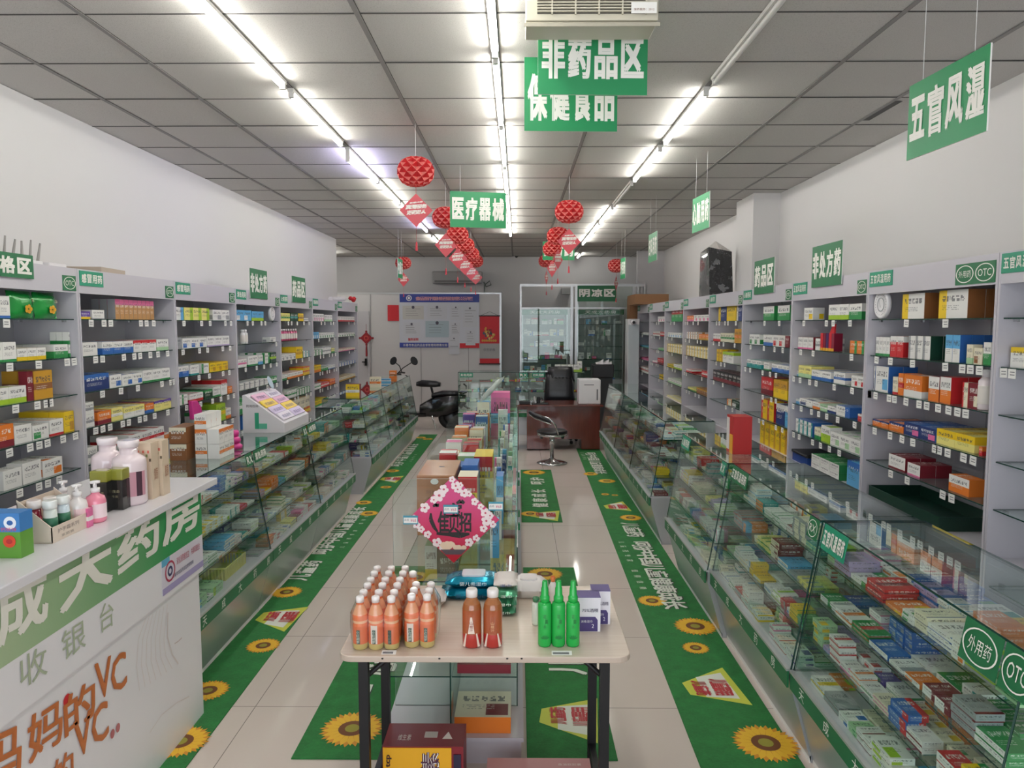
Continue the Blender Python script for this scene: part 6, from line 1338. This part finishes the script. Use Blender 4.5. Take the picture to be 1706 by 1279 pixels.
def cushion(mb, c, w_, h, th, tilt, seams, m, puff=.3):
    nx, nz = 16, 10; vs = []; M = Matrix.Translation(c) @ Matrix.Rotation(tilt, 4, 'X')
    for sgn in (-1, 1):
        for i in range(nx+1):
            for j in range(nz+1):
                u_ = i/nx*2-1; v_ = j/nz*2-1; e = (1-abs(u_)**5)*(1-abs(v_)**5)
                d_ = th/2*(.25+.75*e)*(1-(.25 if seams and i % (nx//seams) == 0 else 0)); vs.append(M @ Vector((w_/2*u_*(1-.08*v_*abs(u_)), sgn*d_, h/2*v_*(1-.06*u_*u_))))
    n1_ = (nx+1)*(nz+1); fs = []
    for i in range(nx):
        for j in range(nz): a = i*(nz+1)+j; fs.append((a, a+nz+1, a+nz+2, a+1)); fs.append((n1_+a, n1_+a+1, n1_+a+nz+2, n1_+a+nz+1))
    for i in range(nx):
        for j in (0, nz): a = i*(nz+1)+j; b_ = a+nz+1; fs.append((a, n1_+a, n1_+b_, b_))
    for j in range(nz):
        for i in (0, nx): a = i*(nz+1)+j; fs.append((a, a+1, n1_+a+1, n1_+a))
    mb.add(vs, fs, m, smooth=True)
mb = MB(); cushion(mb, (.66, 11.62, .84), .46, .5, .14, R(-8), 8, LTH); mb.build('backrest', ch); mb = MB(); cushion(mb, (.68, 11.67, 1.05), .42, .24, .16, R(-8), 0, LTH); mb.build('headrest', ch)
mb = MB(); cushion(mb, (.66, 11.38, .48), .5, .5, .12, R(90), 0, LTH); mb.build('seat', ch)
for s_ in (-1, 1): mb = MB(); mb.tube([(.66+s_*.27, 11.55, .5), (.66+s_*.29, 11.5, .68), (.66+s_*.29, 11.25, .68), (.66+s_*.27, 11.2, .5)], .02, BLACK, 8); mb.build('armrest', ch)
mb = MB(); mb.tube([(.66, 11.4, .1), (.66, 11.4, .45)], .03, CHROME, 12); mb.build('gas_lift', ch)
for k in range(5): a = R(72*k+18); mb = MB(); mb.tube([(.66, 11.4, .12), (.66+.28*math.cos(a), 11.4+.28*math.sin(a), .07)], [.03, .018], BLACK, 8); mb.lathe([(.02, 0), (.028, .02), (.02, .05)], BLACK, 10, (.66+.28*math.cos(a), 11.4+.28*math.sin(a), 0)); mb.build('base_leg', ch)
st = thing('bar_stool', (.46, 9.6, 0), 'chrome swivel stool with round black seat in front of the desk', 'stool'); sx, sy = .455, 9.62
mb = MB(); mb.lathe([(.20, 0), (.205, .008), (.15, .028), (.06, .045), (.028, .07)], CHROME, 28, (sx, sy, .001)); mb.build('round_base', st)
mb = MB(); mb.lathe([(.026, .06), (.026, .25), (.034, .255), (.034, .37)], CHROME, 16, (sx, sy, 0)); mb.build('column', st)
mb = MB(); mb.lathe([(.16, .395), (.20, .41), (.205, .435), (.18, .45), (.02, .452)], LTH, 28, (sx, sy, 0)); mb.lathe([(.175, .375), (.198, .38), (.198, .402), (.175, .405)], CHROME, 28, (sx, sy, 0)); mb.build('seat', st)
mb = MB(); mb.tube([(sx, sy, .372), (sx+.07, sy-.19, .41), (sx+.03, sy-.21, .55), (sx-.05, sy-.2, .63), (sx-.12, sy-.17, .645)], .012, CHROME, 10); mb.build('back_support', st)
mb = MB(); pts = [(sx-.30, sy-.02, .69), (sx-.23, sy-.12, .655), (sx-.12, sy-.18, .62), (sx-.02, sy-.2, .585)]; mb.tube(pts, [.02, .034, .034, .02], LTH, 10); mb.tube([(p[0], p[1]-.01, p[2]-.035) for p in pts], .009, CHROME, 8); mb.build('back_pad', st)
for s_ in (-1, 1): mb = MB(); mb.lathe([(.012, .33), (.022, .34), (.022, .37), (.012, .375)], BLACK, 10, (sx+s_*.14, sy, 0)); mb.build('knob', st)

# ================================================================ scooter (left aisle end)
scn = thing('electric_scooter', (-1.45, 12.7, 0), 'black electric scooter with mirrors parked at left end of the shop', 'scooter')
BL = mat('scooter_black', '#121216', .25, coat=.5); RUB = mat('tyre_rubber', '#101012', .7); SIL = mat('scooter_blue_grey', '#56687f', .3, .3)
def wheel(c, r, wd):
    mb = MB(); vs = []; n, k = 28, 10
    for i in range(n):
        a = 2*math.pi*i/n
        for j in range(k): b_ = 2*math.pi*j/k; rr_ = r-wd+wd*math.cos(b_); vs.append((c[0]+rr_*math.cos(a), c[1]+wd*.9*math.sin(b_), c[2]+rr_*math.sin(a)))
    mb.add(vs, [(i*k+j, i*k+(j+1) % k, ((i+1) % n)*k+(j+1) % k, ((i+1) % n)*k+j) for i in range(n) for j in range(k)], RUB, smooth=True)
    M = Matrix.Translation(c) @ Matrix.Rotation(R(90), 4, 'X'); mb.lathe([(.02, -.03), (r*.62, -.02), (r*.62, .02), (.02, .03)], mat('rim_grey', '#55585c', .35, .8), 20, M=M); return mb
yS = 12.75
wheel((-1.19, yS, .215), .215, .06).build('rear_wheel', scn); wheel((-2.28, yS+.1, .205), .205, .045).build('front_wheel', scn)
def loft(mb, secs, m, n=16):
    secs = [(x+.17*max(0, min(1, (x+2.0)/.3)), z, wy, hz) for x, z, wy, hz in secs]
    """secs: (x, z, half width y, half height)"""
    vs = []
    for x, z, wy, hz in secs:
        for k in range(n): a = 2*math.pi*k/n; vs.append((x, yS+(.0 if x > -1.9 else .05)+wy*math.copysign(abs(math.cos(a))**.7, math.cos(a)), z+hz*math.copysign(abs(math.sin(a))**.7, math.sin(a))))
    fs = [(i*n+k, i*n+(k+1) % n, (i+1)*n+(k+1) % n, (i+1)*n+k) for i in range(len(secs)-1) for k in range(n)]; fs += [tuple(range(n)), tuple(range((len(secs)-1)*n, len(secs)*n))[::-1]]
    mb.add(vs, fs, m, smooth=True)
mb = MB(); loft(mb, [(-1.82, .34, .13, .10), (-1.6, .41, .17, .20), (-1.4, .44, .19, .20), (-1.2, .48, .17, .15), (-1.08, .53, .10, .08)], BL); mb.build('rear_body', scn)
mb = MB(); loft(mb, [(-1.66, .49, .162, .06), (-1.45, .53, .168, .06), (-1.22, .56, .145, .035)], SIL); mb.build('side_trim', scn)
mb = MB(); loft(mb, [(-1.68, .60, .11, .035), (-1.5, .64, .15, .045), (-1.3, .64, .14, .04), (-1.15, .65, .10, .03)], LTH); mb.build('seat', scn)
mb = MB(); loft(mb, [(-1.86, .80, .06, .035), (-1.80, .81, .13, .06), (-1.62, .80, .14, .055), (-1.53, .79, .08, .035)], LTH); mb.build('child_seat', scn)
mb = MB(); mb.tube([(-1.49, yS, .6), (-1.53, yS, .77)], .02, BLACK, 8); mb.build('seat_post', scn)
mb = MB(); loft(mb, [(-2.15, .27, .13, .05), (-2.0, .25, .16, .045), (-1.75, .27, .15, .05)], BL); mb.build('footboard', scn)
mb = MB(); loft(mb, [(-2.24, .30, .10, .08), (-2.19, .5, .17, .14), (-2.12, .75, .15, .14), (-2.07, .92, .10, .07)], BL); mb.build('leg_shield', scn)
mb = MB(); loft(mb, [(-2.36, .37, .05, .03), (-2.28, .43, .07, .04), (-2.15, .40, .06, .04)], BL); mb.build('front_mudguard', scn)
mb = MB(); mb.tube([(-2.28, yS+.1, .21), (-2.08, yS+.05, .95)], .025, mat('rim_grey'), 8); mb.build('steering_column', scn)
mb = MB(); mb.tube([(-2.05, yS-.36, .97), (-2.1, yS-.15, .99), (-2.1, yS+.2, .99), (-2.05, yS+.38, .97)], .014, BLACK, 8); mb.tube([(-2.05, yS-.36, .97), (-2.04, yS-.24, .98)], .02, RUB, 8); mb.build('handlebar', scn)
for (px, py, yy, tilt) in ((690, 601, yS-.3, .5), (655.5, 601, yS+.3, -.5)):
    q = P(px, py, Y=yy); mb = MB(); M = Matrix.Translation(q) @ Matrix.Rotation(-tilt, 4, 'Y') @ Matrix.Rotation(R(90), 4, 'X'); mb.lathe([(.02, -.015), (.055, -.01), (.058, .008), (.05, .014)], BLACK, 18, M=M @ Matrix.Scale(1.35, 4, (0, 1, 0))); 
    mb.tube([q, (q.x*.35+(-2.07)*.65, yy, 1.1), (-2.08, yy*.9+yS*.1, .99)], .009, BLACK, 6); mb.build('mirror', scn)
mb = MB(); mb.tube([(-1.0, yS+.3, .60), (-.93, yS+.3, .62), (-.93, yS+.3, .74), (-.98, yS+.3, .78)], .014, BLACK, 8); mb.build('grab_rail', scn)
mb = MB(); loft(mb, [(-1.12, .42, .07, .02), (-1.02, .36, .07, .02), (-.97, .26, .06, .015)], BLACK); mb.build('rear_mudguard', scn)
mb = MB(); mb.tube([(-1.5, yS-.12, .25), (-1.42, yS-.2, .02)], .012, CHROME, 8); mb.build('kick_stand', scn)
mb = MB(); mb.lathe([(.02, -.02), (.045, .01), (.05, .03)], CHROME, 14, M=Matrix.Translation((-2.24, yS-.1, .62)) @ Matrix.Rotation(R(90), 4, 'X')); mb.build('headlamp', scn)

# ================================================================ things on top of the cabinets and counters
bp = thing('wrapped_parcel', (2.33, 8.6, CTOP), 'black parcel wrapped in clear plastic on top of the right cabinets', 'parcel')
WR = mat('wrap_film_black', '#19191c', .22, coat=.6); t = NT(WR); n1 = t.noise(9, 5, t.obj(), .65); t.l.new(t.bump(n1, 1.0, .06), t.bsdf().inputs['Normal']); t.l.new(t.mix(t.m('GREATER_THAN', n1, .57), srgb('#1c1c20'), srgb('#77777a')), t.bsdf().inputs['Base Color'])  # grey noise patches paint the film's highlights into the colour
a = P(1180, 480, X=2.17); b = P(1224, 478, X=2.17)
yA, yB_ = 8.42, 8.9; mb = MB(); z1 = CTOP+.54
vs = [(2.19, yA, CTOP+.001), (2.46, yA, CTOP+.001), (2.46, yB_, CTOP+.001), (2.19, yB_, CTOP+.001), (2.17, yA+.0, z1+.01), (2.44, yA+.02, z1-.04), (2.44, yB_-.04, z1-.02), (2.19, yB_-.02, z1-.01)]
mb.add(vs, [(0, 3, 2, 1), (4, 5, 6, 7), (0, 1, 5, 4), (2, 3, 7, 6), (1, 2, 6, 5), (3, 0, 4, 7)], WR); mb.build('parcel_body', bp)
mb = MB(); mb.add([(2.17, yA, z1+.01), (2.44, yA+.02, z1-.04), (2.44, yB_-.04, z1-.02), (2.19, yB_-.02, z1-.01), (2.30, yA+.2, z1+.10)], [(0, 1, 4), (1, 2, 4), (2, 3, 4), (3, 0, 4)], FILM); mb.build('loose_wrap', bp)
CB = mat('cardboard', '#8b6443', .7)
a = P(1050, 560, Y=13.3); 
tag(MB().box((1.95, 12.2, CTOP+.001), (2.5, 13.1, CTOP+.17), CB).build('cardboard_box'), 'flat brown cardboard box on top of farthest right cabinets', 'cardboard box')
tag(MB().box((2.02, 13.25, 0), (2.2, 13.6, 2.32), CB).build('cardboard_sheet_stack'), 'tall brown cardboard stack beside the cool room', 'cardboard')
fr_ = thing('tall_white_fridge', (2.0, 13.5, 0), 'tall narrow white cabinet at far right before the cool room', 'cabinet')
a = P(1046, 540, Y=12.9); b = P(1061, 531, Y=12.9); MB().box((a.x, 12.9, 0), (b.x+.05, 13.2, b.z), WHITE).build('body', fr_, bevel=.01); MB().box((a.x+.01, 12.894, .1), (b.x+.04, 12.9, b.z-.1), mat('pale_blue_door', '#c3ccd0', .25)).build('door', fr_)
wc = thing('web_camera', (2.05, 12.95, b.z), 'small round white camera on top of the tall white cabinet', 'camera'); q = P(1055, 537, Y=12.86); mb = MB(); mb.lathe([(.03, -.03), (.055, 0), (.03, .04)], WHITE, 16, (q.x, 12.86, q.z)); mb.build('body', wc); mb = MB(); mb.disc((q.x, 12.80, q.z), (.025, 0, 0), (0, 0, .025), BLACK); mb.build('lens', wc)
pr = thing('receipt_printer', (1.55, 12.3, ZT), 'black printer standing on a stand near the cool room', 'printer'); a = P(989, 629, Y=12.75); b = P(1021, 607, Y=12.75)
MB().box((a.x, 12.75, 0), (b.x, 13.1, a.z), mat('dark_stand', '#2a2d2f', .5)).build('stand', pr); MB().box((a.x-.02, 12.72, a.z), (b.x+.02, 13.1, b.z), BLACK).build('body', pr, bevel=.015)
mb = MB(); rr = random.Random(4)
for k in range(5): mb.add([(a.x+.05+.05*k, 12.8, b.z+.002), (a.x+.12+.05*k, 12.8, b.z+.002), (a.x+.13+.05*k, 12.86, b.z+.05+.04*(k % 2)), (a.x+.04+.05*k, 12.9, b.z+.03)], [(0, 1, 2), (0, 2, 3)], WHITE)
tag(mb.build('crumpled_paper'), 'crumpled white paper lying on the black printer', 'paper')
# wi-fi routers on the left cabinets
for k, (px, py, nm) in enumerate(((30, 437, 'nearer'), (72, 441, 'farther'))):
    q = P(px, py, X=-2.72); t_ = thing('wifi_router', (-2.72, q.y, CTOP), f'white wifi router with upright antennas on left cabinets, {nm} of two', 'router', 'white wifi routers')
    MB().box((-2.82, q.y-.07, CTOP+.0005), (-2.64, q.y+.09, CTOP+.028), WHITE).build('body', t_, bevel=.006)
    for s_ in range(3): mb = MB(); yy = q.y-.06+.065*s_; mb.tube([(-2.8, yy, CTOP+.025), (-2.81+.01*s_, yy+.02, CTOP+.15+.012*(s_ % 2))], [.009, .005], mat('antenna_grey', '#9a9794', .5), 6); mb.build('antenna', t_)
mb = MB(); q = P(10, 400, X=-2.7); mb.tube([(-2.7, 3.62, CTOP+.02), (-2.7, 3.66, CTOP+.2), (-2.7, 3.58, CTOP+.32), (-2.72, 3.5, CTOP+.42)], .005, BLACK, 6); tag(mb.build('black_cable'), 'black cable rising behind the routers at far left', 'cable')
mb = MB(); mb.tube([(-2.9, 3.90, CTOP+.006), (-2.9, 3.94, CTOP+.1), (-2.9, 4.02, CTOP+.13), (-2.9, 4.12, CTOP+.06), (-2.9, 4.2, CTOP+.006)], .0035, mat('antenna_grey'), 6); tag(mb.build('grey_cable'), 'thin grey cable looping behind the routers', 'cable')
mo = thing('monitor', (-2.62, 3.5, CTOP), 'edge of a dark framed monitor on the nearest left cabinet', 'monitor'); mb = MB(); mb.box((-2.64, 3.2, CTOP+.03), (-2.62, 3.585, CTOP+.3), BLACK); mb.build('frame', mo); mb = MB(); mb.box((-2.619, 3.22, CTOP+.045), (-2.618, 3.57, CTOP+.285), mat('screen_grey', '#8f9296', .2)); mb.build('screen', mo); MB().box((-2.7, 3.3, CTOP+.0005), (-2.58, 3.45, CTOP+.03), BLACK).build('foot', mo)
mb = MB(); mb.slab([(-2.9, 4.45, CTOP+.001), (-2.56, 4.5, CTOP+.001), (-2.6, 4.85, CTOP+.001), (-2.9, 4.85, CTOP+.001)], (0, 0, 1), .03, mat('card_pale', '#b3a595', .6)); tag(mb.build('cardboard_sheet'), 'thin flattened cardboard on top of second left cabinet', 'cardboard')
mb = MB(); mb.tube([(-2.74, 10.7, CTOP+.04), (-2.66, 11.2, CTOP+.06)], .035, WHITE, 12); tag(mb.build('paper_roll'), 'rolled white poster on top of the farthest left cabinet', 'poster roll')
mb = MB(); rr = random.Random(1)
for k in range(5): mb.lathe([(.015, -.03), (.04, 0), (.015, .03)], RED, 8, (-2.57+rr.uniform(-.02, .02), 11.3+.05*k, CTOP+.045+rr.uniform(0, .03)))
tag(mb.build('red_ornament'), 'small red paper ornament on top of the farthest left cabinet', 'ornament')
# thermometers, bottles, bags on shelves
def dial(X, s, q, r, label):
    t_ = thing('round_thermometer', tuple(q), label, 'thermometer'); M = Matrix.Translation((X-s*.05, q.y, q.z)) @ Matrix.Rotation(R(90)*s, 4, 'Y') @ Matrix.Rotation(0, 4, 'Z')
    mb = MB(); mb.lathe([(r*.95, 0), (r, .006), (r, .022), (r*.93, .028), (r*.82, .024), (.001, .022)], WHITE, 32, M=M); mb.build('case', t_)
    mb = MB(); xx = X-s*.05+s*.0262
    for k in range(24): a = R(15*k); c_, s2_ = math.cos(a), math.sin(a); mb.add([(xx, q.y+r*.7*c_-r*.015*s2_, q.z+r*.7*s2_+r*.015*c_), (xx, q.y+r*.78*c_-r*.015*s2_, q.z+r*.78*s2_+r*.015*c_), (xx, q.y+r*.78*c_+r*.015*s2_, q.z+r*.78*s2_-r*.015*c_), (xx, q.y+r*.7*c_+r*.015*s2_, q.z+r*.7*s2_-r*.015*c_)], [(0, 1, 2, 3)], BLK)
    mb.disc((xx, q.y, q.z), (0, r*.5, 0), (0, 0, r*.5), mat('dial_grey', '#9aa0a2', .5), r0=.86); mb.add([(xx+s*.001, q.y-r*.02, q.z-r*.2), (xx+s*.001, q.y+r*.02, q.z-r*.2), (xx+s*.001, q.y+r*.3, q.z+r*.5)], [(0, 1, 2)], BLK); mb.build('dial', t_)
q = P(1306+705/4.2625, 400+460/4.2625, X=2.15+.05); q.z = SHZ[0]+.087; q.y = min(q.y, 4.415); dial(2.15, -1, q, .085, 'white round dial thermometer on top shelf, second right cabinet')
q = P(300+640/4.2625, 400+530/4.2625, X=-2.6); q.z = SHZ[0]+.075; dial(-2.55, 1, q, .073, 'white round dial thermometer on top shelf, fourth left cabinet')
# green foil bags
for i, (xa, xb, yt) in enumerate(((90, 262, 292), (272, 425, 308))):
    a = P(xa/4.2625, 400+540/4.2625, X=-2.6); b = P(xb/4.2625, 400+540/4.2625, X=-2.6); z0, z1 = SHZ[0]+.0008, 2.03
    t_ = thing('herbal_tea_bag', (-2.62, (a.y+b.y)/2, z0), f"green foil bag with yellow flower mark on top shelf, {['left', 'right'][i]} one", 'foil bag', 'green foil bags on the top shelf')
    GB = mat('green_bag_foil', '#17923c', .2, .2, coat=.5); nx, nz = 8, 10; vs = []; rr = random.Random(i)
    for top in (1, 0):
        for u_ in range(nx+1):
            for v_ in range(nz+1):
                uu = u_/nx*2-1; vv = v_/nz; e = (1-abs(uu)**4)*(1-abs(2*vv-1)**5); vs.append((-2.62+(.03*e if top else -.03*e)+rr.uniform(-.002, .002)-.012*vv, a.y+(b.y-a.y)*u_/nx, z0+(z1-z0)*vv))
    n1_ = (nx+1)*(nz+1); fs = []
    for u_ in range(nx):
        for v_ in range(nz): k = u_*(nz+1)+v_; fs.append((k, k+nz+1, k+nz+2, k+1)); fs.append((n1_+k, n1_+k+1, n1_+k+nz+2, n1_+k+nz+1))
    mb = MB(); mb.add(vs, fs, GB, smooth=True); mb.build('bag', t_)
    mb = MB(); cy2 = (a.y+b.y)/2+.01; 
    for k in range(5): an = R(72*k); mb.disc((-2.585, cy2+.018*math.cos(an), z0+.05+.014*math.sin(an)), (0, .013, 0), (.0, 0, .011), mat('emblem_yellow', '#e0a522', .5), n=10)
    mb.text('板蓝根', (-2.605, cy2+.03, z1-.055), (0, .05, 0), (-.008, 0, .018), mat('emblem_cream', '#d9d3a8', .5)); mb.build('emblem', t_)
def shelf_bottle(name, side, px, py, z, r, h, c, capc, label, group=None, X=None):
    X = X or (XFL-.07 if side == 'L' else XFR+.07); q = P(px, py, X=X)
    lathe_thing(name, 0, 0, z, [('bottle', [(r*.92, 0), (r, .006), (r, h*.72), (r*.55, h*.82)], PAINTG, CL(c)), ('cap', [(r*.62, h*.82), (r*.64, h), (r*.5, h*1.01)], PAINTG, CL(capc)), ('bottle_label', [(r*1.01, h*.15), (r*1.015, h*.16), (r*1.015, h*.6), (r*1.01, h*.61)], PAINT, CL('#e4ded6'))], label, 'bottle', group, (X, q.y))
for k, px in enumerate((404, 408.5)): shelf_bottle('pill_bottle', 'L', px, 568, SHZ[1], .026, .135, '#e7e6e3', '#efefef', f"white bottle on second shelf of fourth left cabinet, {['left', 'right'][k]} one", 'white bottles on the second shelf')
for k in range(7):
    px = 469+3.9*k; shelf_bottle('pink_tonic_bottle', 'L', px, 565, SHZ[1], .02, .13, '#b8476e', '#e9e2e4', f"small pink bottle on second shelf, fifth left cabinet, {ORD[k]} from left", 'row of pink bottles')
shelf_bottle('syrup_bottle', 'R', 1641, 680, SHZ[2], .033, .19, '#e6d9dc', '#f1eef0', 'white syrup bottle at end of third shelf, second right cabinet')
# hanging red packet and pink pouch
def pouch(name, side, pts, X, m, label, th=.03, cat='pouch'):
    qs = [P(px, py, X=X) for px, py in pts]; s_ = 1 if side == 'L' else -1; mb = MB(); mb.slab([tuple(q) for q in qs], (-s_, 0, 0), th, m); return tag(mb.build(name, bevel=.006), label, cat)
MAG = mat('magenta_packaging', '#d03a8c', .35)
pouch('pink_pouch_string', 'L', [(320, 668), (329, 667), (336, 678), (339, 697), (322, 699)], -2.53, MAG, 'bright pink pouch clipped before fourth shelf of third left cabinet')
pk = mat('dark_red_packaging', '#7d1030', .4)
mb = MB(); base = P(1306+315/4.2625, 400+780/4.2625, X=2.2)
for k in range(5): 
    q = P(1306+(275+20*k)/4.2625, 400+775/4.2625, X=2.2); mb.box((2.19, q.y-.02, SHZ[1]+.001), (2.25, q.y+.02, SHZ[1]+.125), [RED, pk, mat('violet_packaging', '#43205c', .4)][k % 3]); mb.box((2.188, q.y-.02, SHZ[1]+.001), (2.19, q.y+.02, SHZ[1]+.02), mat('emblem_yellow'))
q = P(1306+340/4.2625, 400+640/4.2625, X=2.2); mb.slab([(2.2, q.y+.04, SHZ[1]+.12), (2.2, q.y-.04, SHZ[1]+.12), (2.2, q.y-.05, SHZ[1]+.19), (2.2, q.y, SHZ[1]+.17)], (1, 0, 0), .01, RED)
tag(mb.build('herb_pouch_bundle'), 'bundle of red and purple pouches on second shelf, third right cabinet', 'pouch bundle')
# trays
def tray(x0, y0, x1, y1, z, h, m, name, label):
    t_ = thing(name, ((x0+x1)/2, (y0+y1)/2, z), label, 'tray'); mb = MB(); mb.box((x0, y0, z+.0005), (x1, y1, z+.006), m)
    for lo, hi in (((x0, y0, z+.006), (x0+.005, y1, z+h)), ((x1-.005, y0, z+.006), (x1, y1, z+h)), ((x0+.005, y0, z+.006), (x1-.005, y0+.005, z+h)), ((x0+.005, y1-.005, z+.006), (x1-.005, y1, z+h))): mb.box(lo, hi, m)
    mb.build('tray_body', t_); return t_
tray(2.18, 3.72, 2.5, 4.48, DECK, .075, mat('dark_green_plastic', '#14382c', .35), 'green_tray', 'empty dark green tray on base of the second right cabinet')
tray(2.18, 5.45, 2.4, 5.74, DECK, .06, mat('blue_plastic', '#1e3f86', .35), 'blue_tray', 'blue tray with black lid on base of third right cabinet')
tag(MB().box((2.17, 5.44, DECK+.0605), (2.41, 5.75, DECK+.085), BLACK).build('tray_lid', bevel=.01), 'black lid on the blue tray, base of third right cabinet', 'tray lid')
# goods standing on the right counters
q = P(1237, 757, Z=ZT); rb = thing('red_gift_carton', (q.x, q.y, ZT+.0005), 'tall red carton standing on glass top of third right counter', 'carton')
mb = MB(); mb.box((q.x-.06, q.y, ZT+.0006), (q.x+.055, q.y+.14, ZT+.235), PAINT, CL('#b3201f')); mb.build('carton', rb); mb = MB(); mb.box((q.x-.0625, q.y+.01, ZT+.001), (q.x-.0602, q.y+.07, ZT+.12), PAINT, CL('#e6a51f')); mb.box((q.x-.0625, q.y+.08, ZT+.02), (q.x-.0602, q.y+.135, ZT+.22), PAINT, CL('#d8d3d0')); mb.build('side_label', rb)
# white leaning leaflet display on the far left counter + display unit with boxes
q0 = P(447, 728, Z=ZT); dp = thing('leaflet_stand', (q0.x, q0.y, ZT), 'white card display stand with fanned leaflets on the left counters', 'display stand')
y0 = 5.35; X0 = -1.78; mb = MB(); CRD = mat('card_white', '#d9d6da', .4)
prof = [(X0+.05, ZT+.0006), (X0+.05, ZT+.07), (X0-.24, ZT+.28), (X0-.26, ZT+.28), (X0-.26, ZT+.0006)]
mb.slab([(x, y0+.62, z) for x, z in prof], (0, -1, 0), .62, CRD); mb.build('stand_body', dp)
mb = MB()
for k in range(4):
    for j in range(2):
        f = (k+.3)/4.6; x = X0+.05-.29*f; z = ZT+.07+.21*f; yy = y0+.04+.28*j
        c = [CL('#e6dfe9'), CL('#d8cbe6'), CL('#f0cf3e'), CL('#e7b6cf')][(k+j) % 4]; M_ = [(x+.0, yy, z+.004), (x, yy+.26, z+.004), (x-.055, yy+.26, z+.05), (x-.055, yy, z+.05)]
        mb.slab(M_, (1, 0, 1.3), .008, PAINT, c); mb.text('药品宣传', (x+.006-.01, yy+.03, z+.023), (0, .18, 0), (-.022, 0, .018), PAINT, CL('#5b4a86'))
mb.build('leaflet', dp); tag(dp.children[-1], kind='stuff')
mb = MB(); xs, ye = 0, y0-.001; mb.box((X0-.17, ye-.002, ZT+.03), (X0-.14, ye, ZT+.15), PAINT, CL('#2f9a76')); mb.box((X0-.14, ye-.002, ZT+.03), (X0-.08, ye, ZT+.07), PAINT, CL('#5fb89a')); mb.text('阿司匹林', (X0-.23, ye-.003, ZT+.19), (.09, 0, 0), (0, 0, .02), PAINT, CL('#333333')); mb.build('side_print', dp)
mb = MB(); mb.disc((X0-.2, y0+.45, ZT+.34), (0, .05, 0), (-.02, 0, .05), mat('pale_blue_round', '#b8cbd8', .4)); mb.box((X0-.215, y0+.448, ZT+.28), (X0-.21, y0+.452, ZT+.30), CRD); mb.build('round_topper', dp)
# juice style boxes stacked at the start of the left counters
for k, (a_, b_) in enumerate((('maroon', 'white'), ('maroon', 'white'))):
    carton((-2.06+.0*k, 4.25, ZT+.0006+.1*k), (-1.96, 4.48-.03*k, ZT+.0975+.1*k), 'brown', 'cream', 't', '-y', 'own', f"brown and white box, {['lower', 'upper'][k]} of the stack on nearest left counter", 0, '', 'brown_box', 'box', 'brown')
for i in range(2):
    for j in range(3):
        for k in range(3 if j == 0 else 3):
            if i == 1 and k == 2: continue
            carton((-1.93+.075*i-.0, 4.30+.075*j, ZT+.0006+.09*k), (-1.86+.075*i-.0, 4.373+.075*j, ZT+.089+.09*k), 'white', 'orange', 't' if k % 2 else 'm', '-y' if i == 0 else '+x', 'own', f"orange patterned white box, {['bottom', 'middle', 'top'][k]} layer, {['left', 'right'][i]} column, {ORD[j]} deep, left counter stack", 0, 'orange patterned boxes stacked on the left counter', 'orange_patterned_box', 'box', 'white')
pc = thing('pink_toy_pack', (-1.8, 4.75, ZT), 'bright pink moulded pack beside the orange patterned boxes', 'toy pack'); mb = MB()
for k in range(3): mb.lathe([(.05-.01*k, 0), (.055-.01*k, .02), (.03, .04)], MAG, 14, (-1.84, 4.66, ZT+.0006+.04*k))
mb.build('pack_body', pc)
for i, (px, py, w_, h, a_, b_, nm) in enumerate(((599, 661, .15, .14, 'yellow', 'white', 'yellow and white box at near end of far left counters'), (633, 645, .13, .13, 'cream', 'orange', 'cream box with orange print on the far left counters'), (650, 637, .12, .05, 'skyblue', 'white', 'small blue and white box on the far left counters'), (660, 631, .1, .12, 'orange', 'brown', 'orange and brown box at far end of left counters'))):
    q = P(px, py, Z=ZT); x = min(q.x, -1.71); carton((x-w_, q.y, ZT+.0006), (x, q.y+.08, ZT+h), a_, b_, 'm', '-y', 'own', nm, 0, '', 'medicine_carton', 'carton', 'maroon' if i == 0 else None)
q = P(1000, 640, Z=ZT)
bk = thing('yellow_basket', (-1.78, 4.16, ZL), 'small yellow plastic basket on the deck of nearest left counter', 'basket')
YB_ = mat('basket_yellow', '#d8cf7c', .4); x0, x1, y0, y1 = -1.96, -1.65, 4.0, 4.3
MB().box((x0, y0, ZL+.0008), (x1, y1, ZL+.005), YB_).build('basket_floor', bk)
MB().tube([(x0, y0, ZL+.07), (x1, y0, ZL+.07), (x1, y1, ZL+.07), (x0, y1, ZL+.07), (x0, y0, ZL+.07)], .005, YB_, 6).build('rim', bk)
mb = MB()
for i in range(17): x = x0+(x1-x0)*i/16; mb.box((x-.003, y0-.002, ZL+.004), (x+.003, y0+.002, ZL+.07), YB_); mb.box((x-.003, y1-.002, ZL+.004), (x+.003, y1+.002, ZL+.07), YB_)
for i in range(1, 16): y = y0+(y1-y0)*i/16; mb.box((x0-.002, y-.003, ZL+.004), (x0+.002, y+.003, ZL+.07), YB_); mb.box((x1-.002, y-.003, ZL+.004), (x1+.002, y+.003, ZL+.07), YB_)
tag(mb.build('basket_wall', bk), kind='stuff')
flush_cartons()
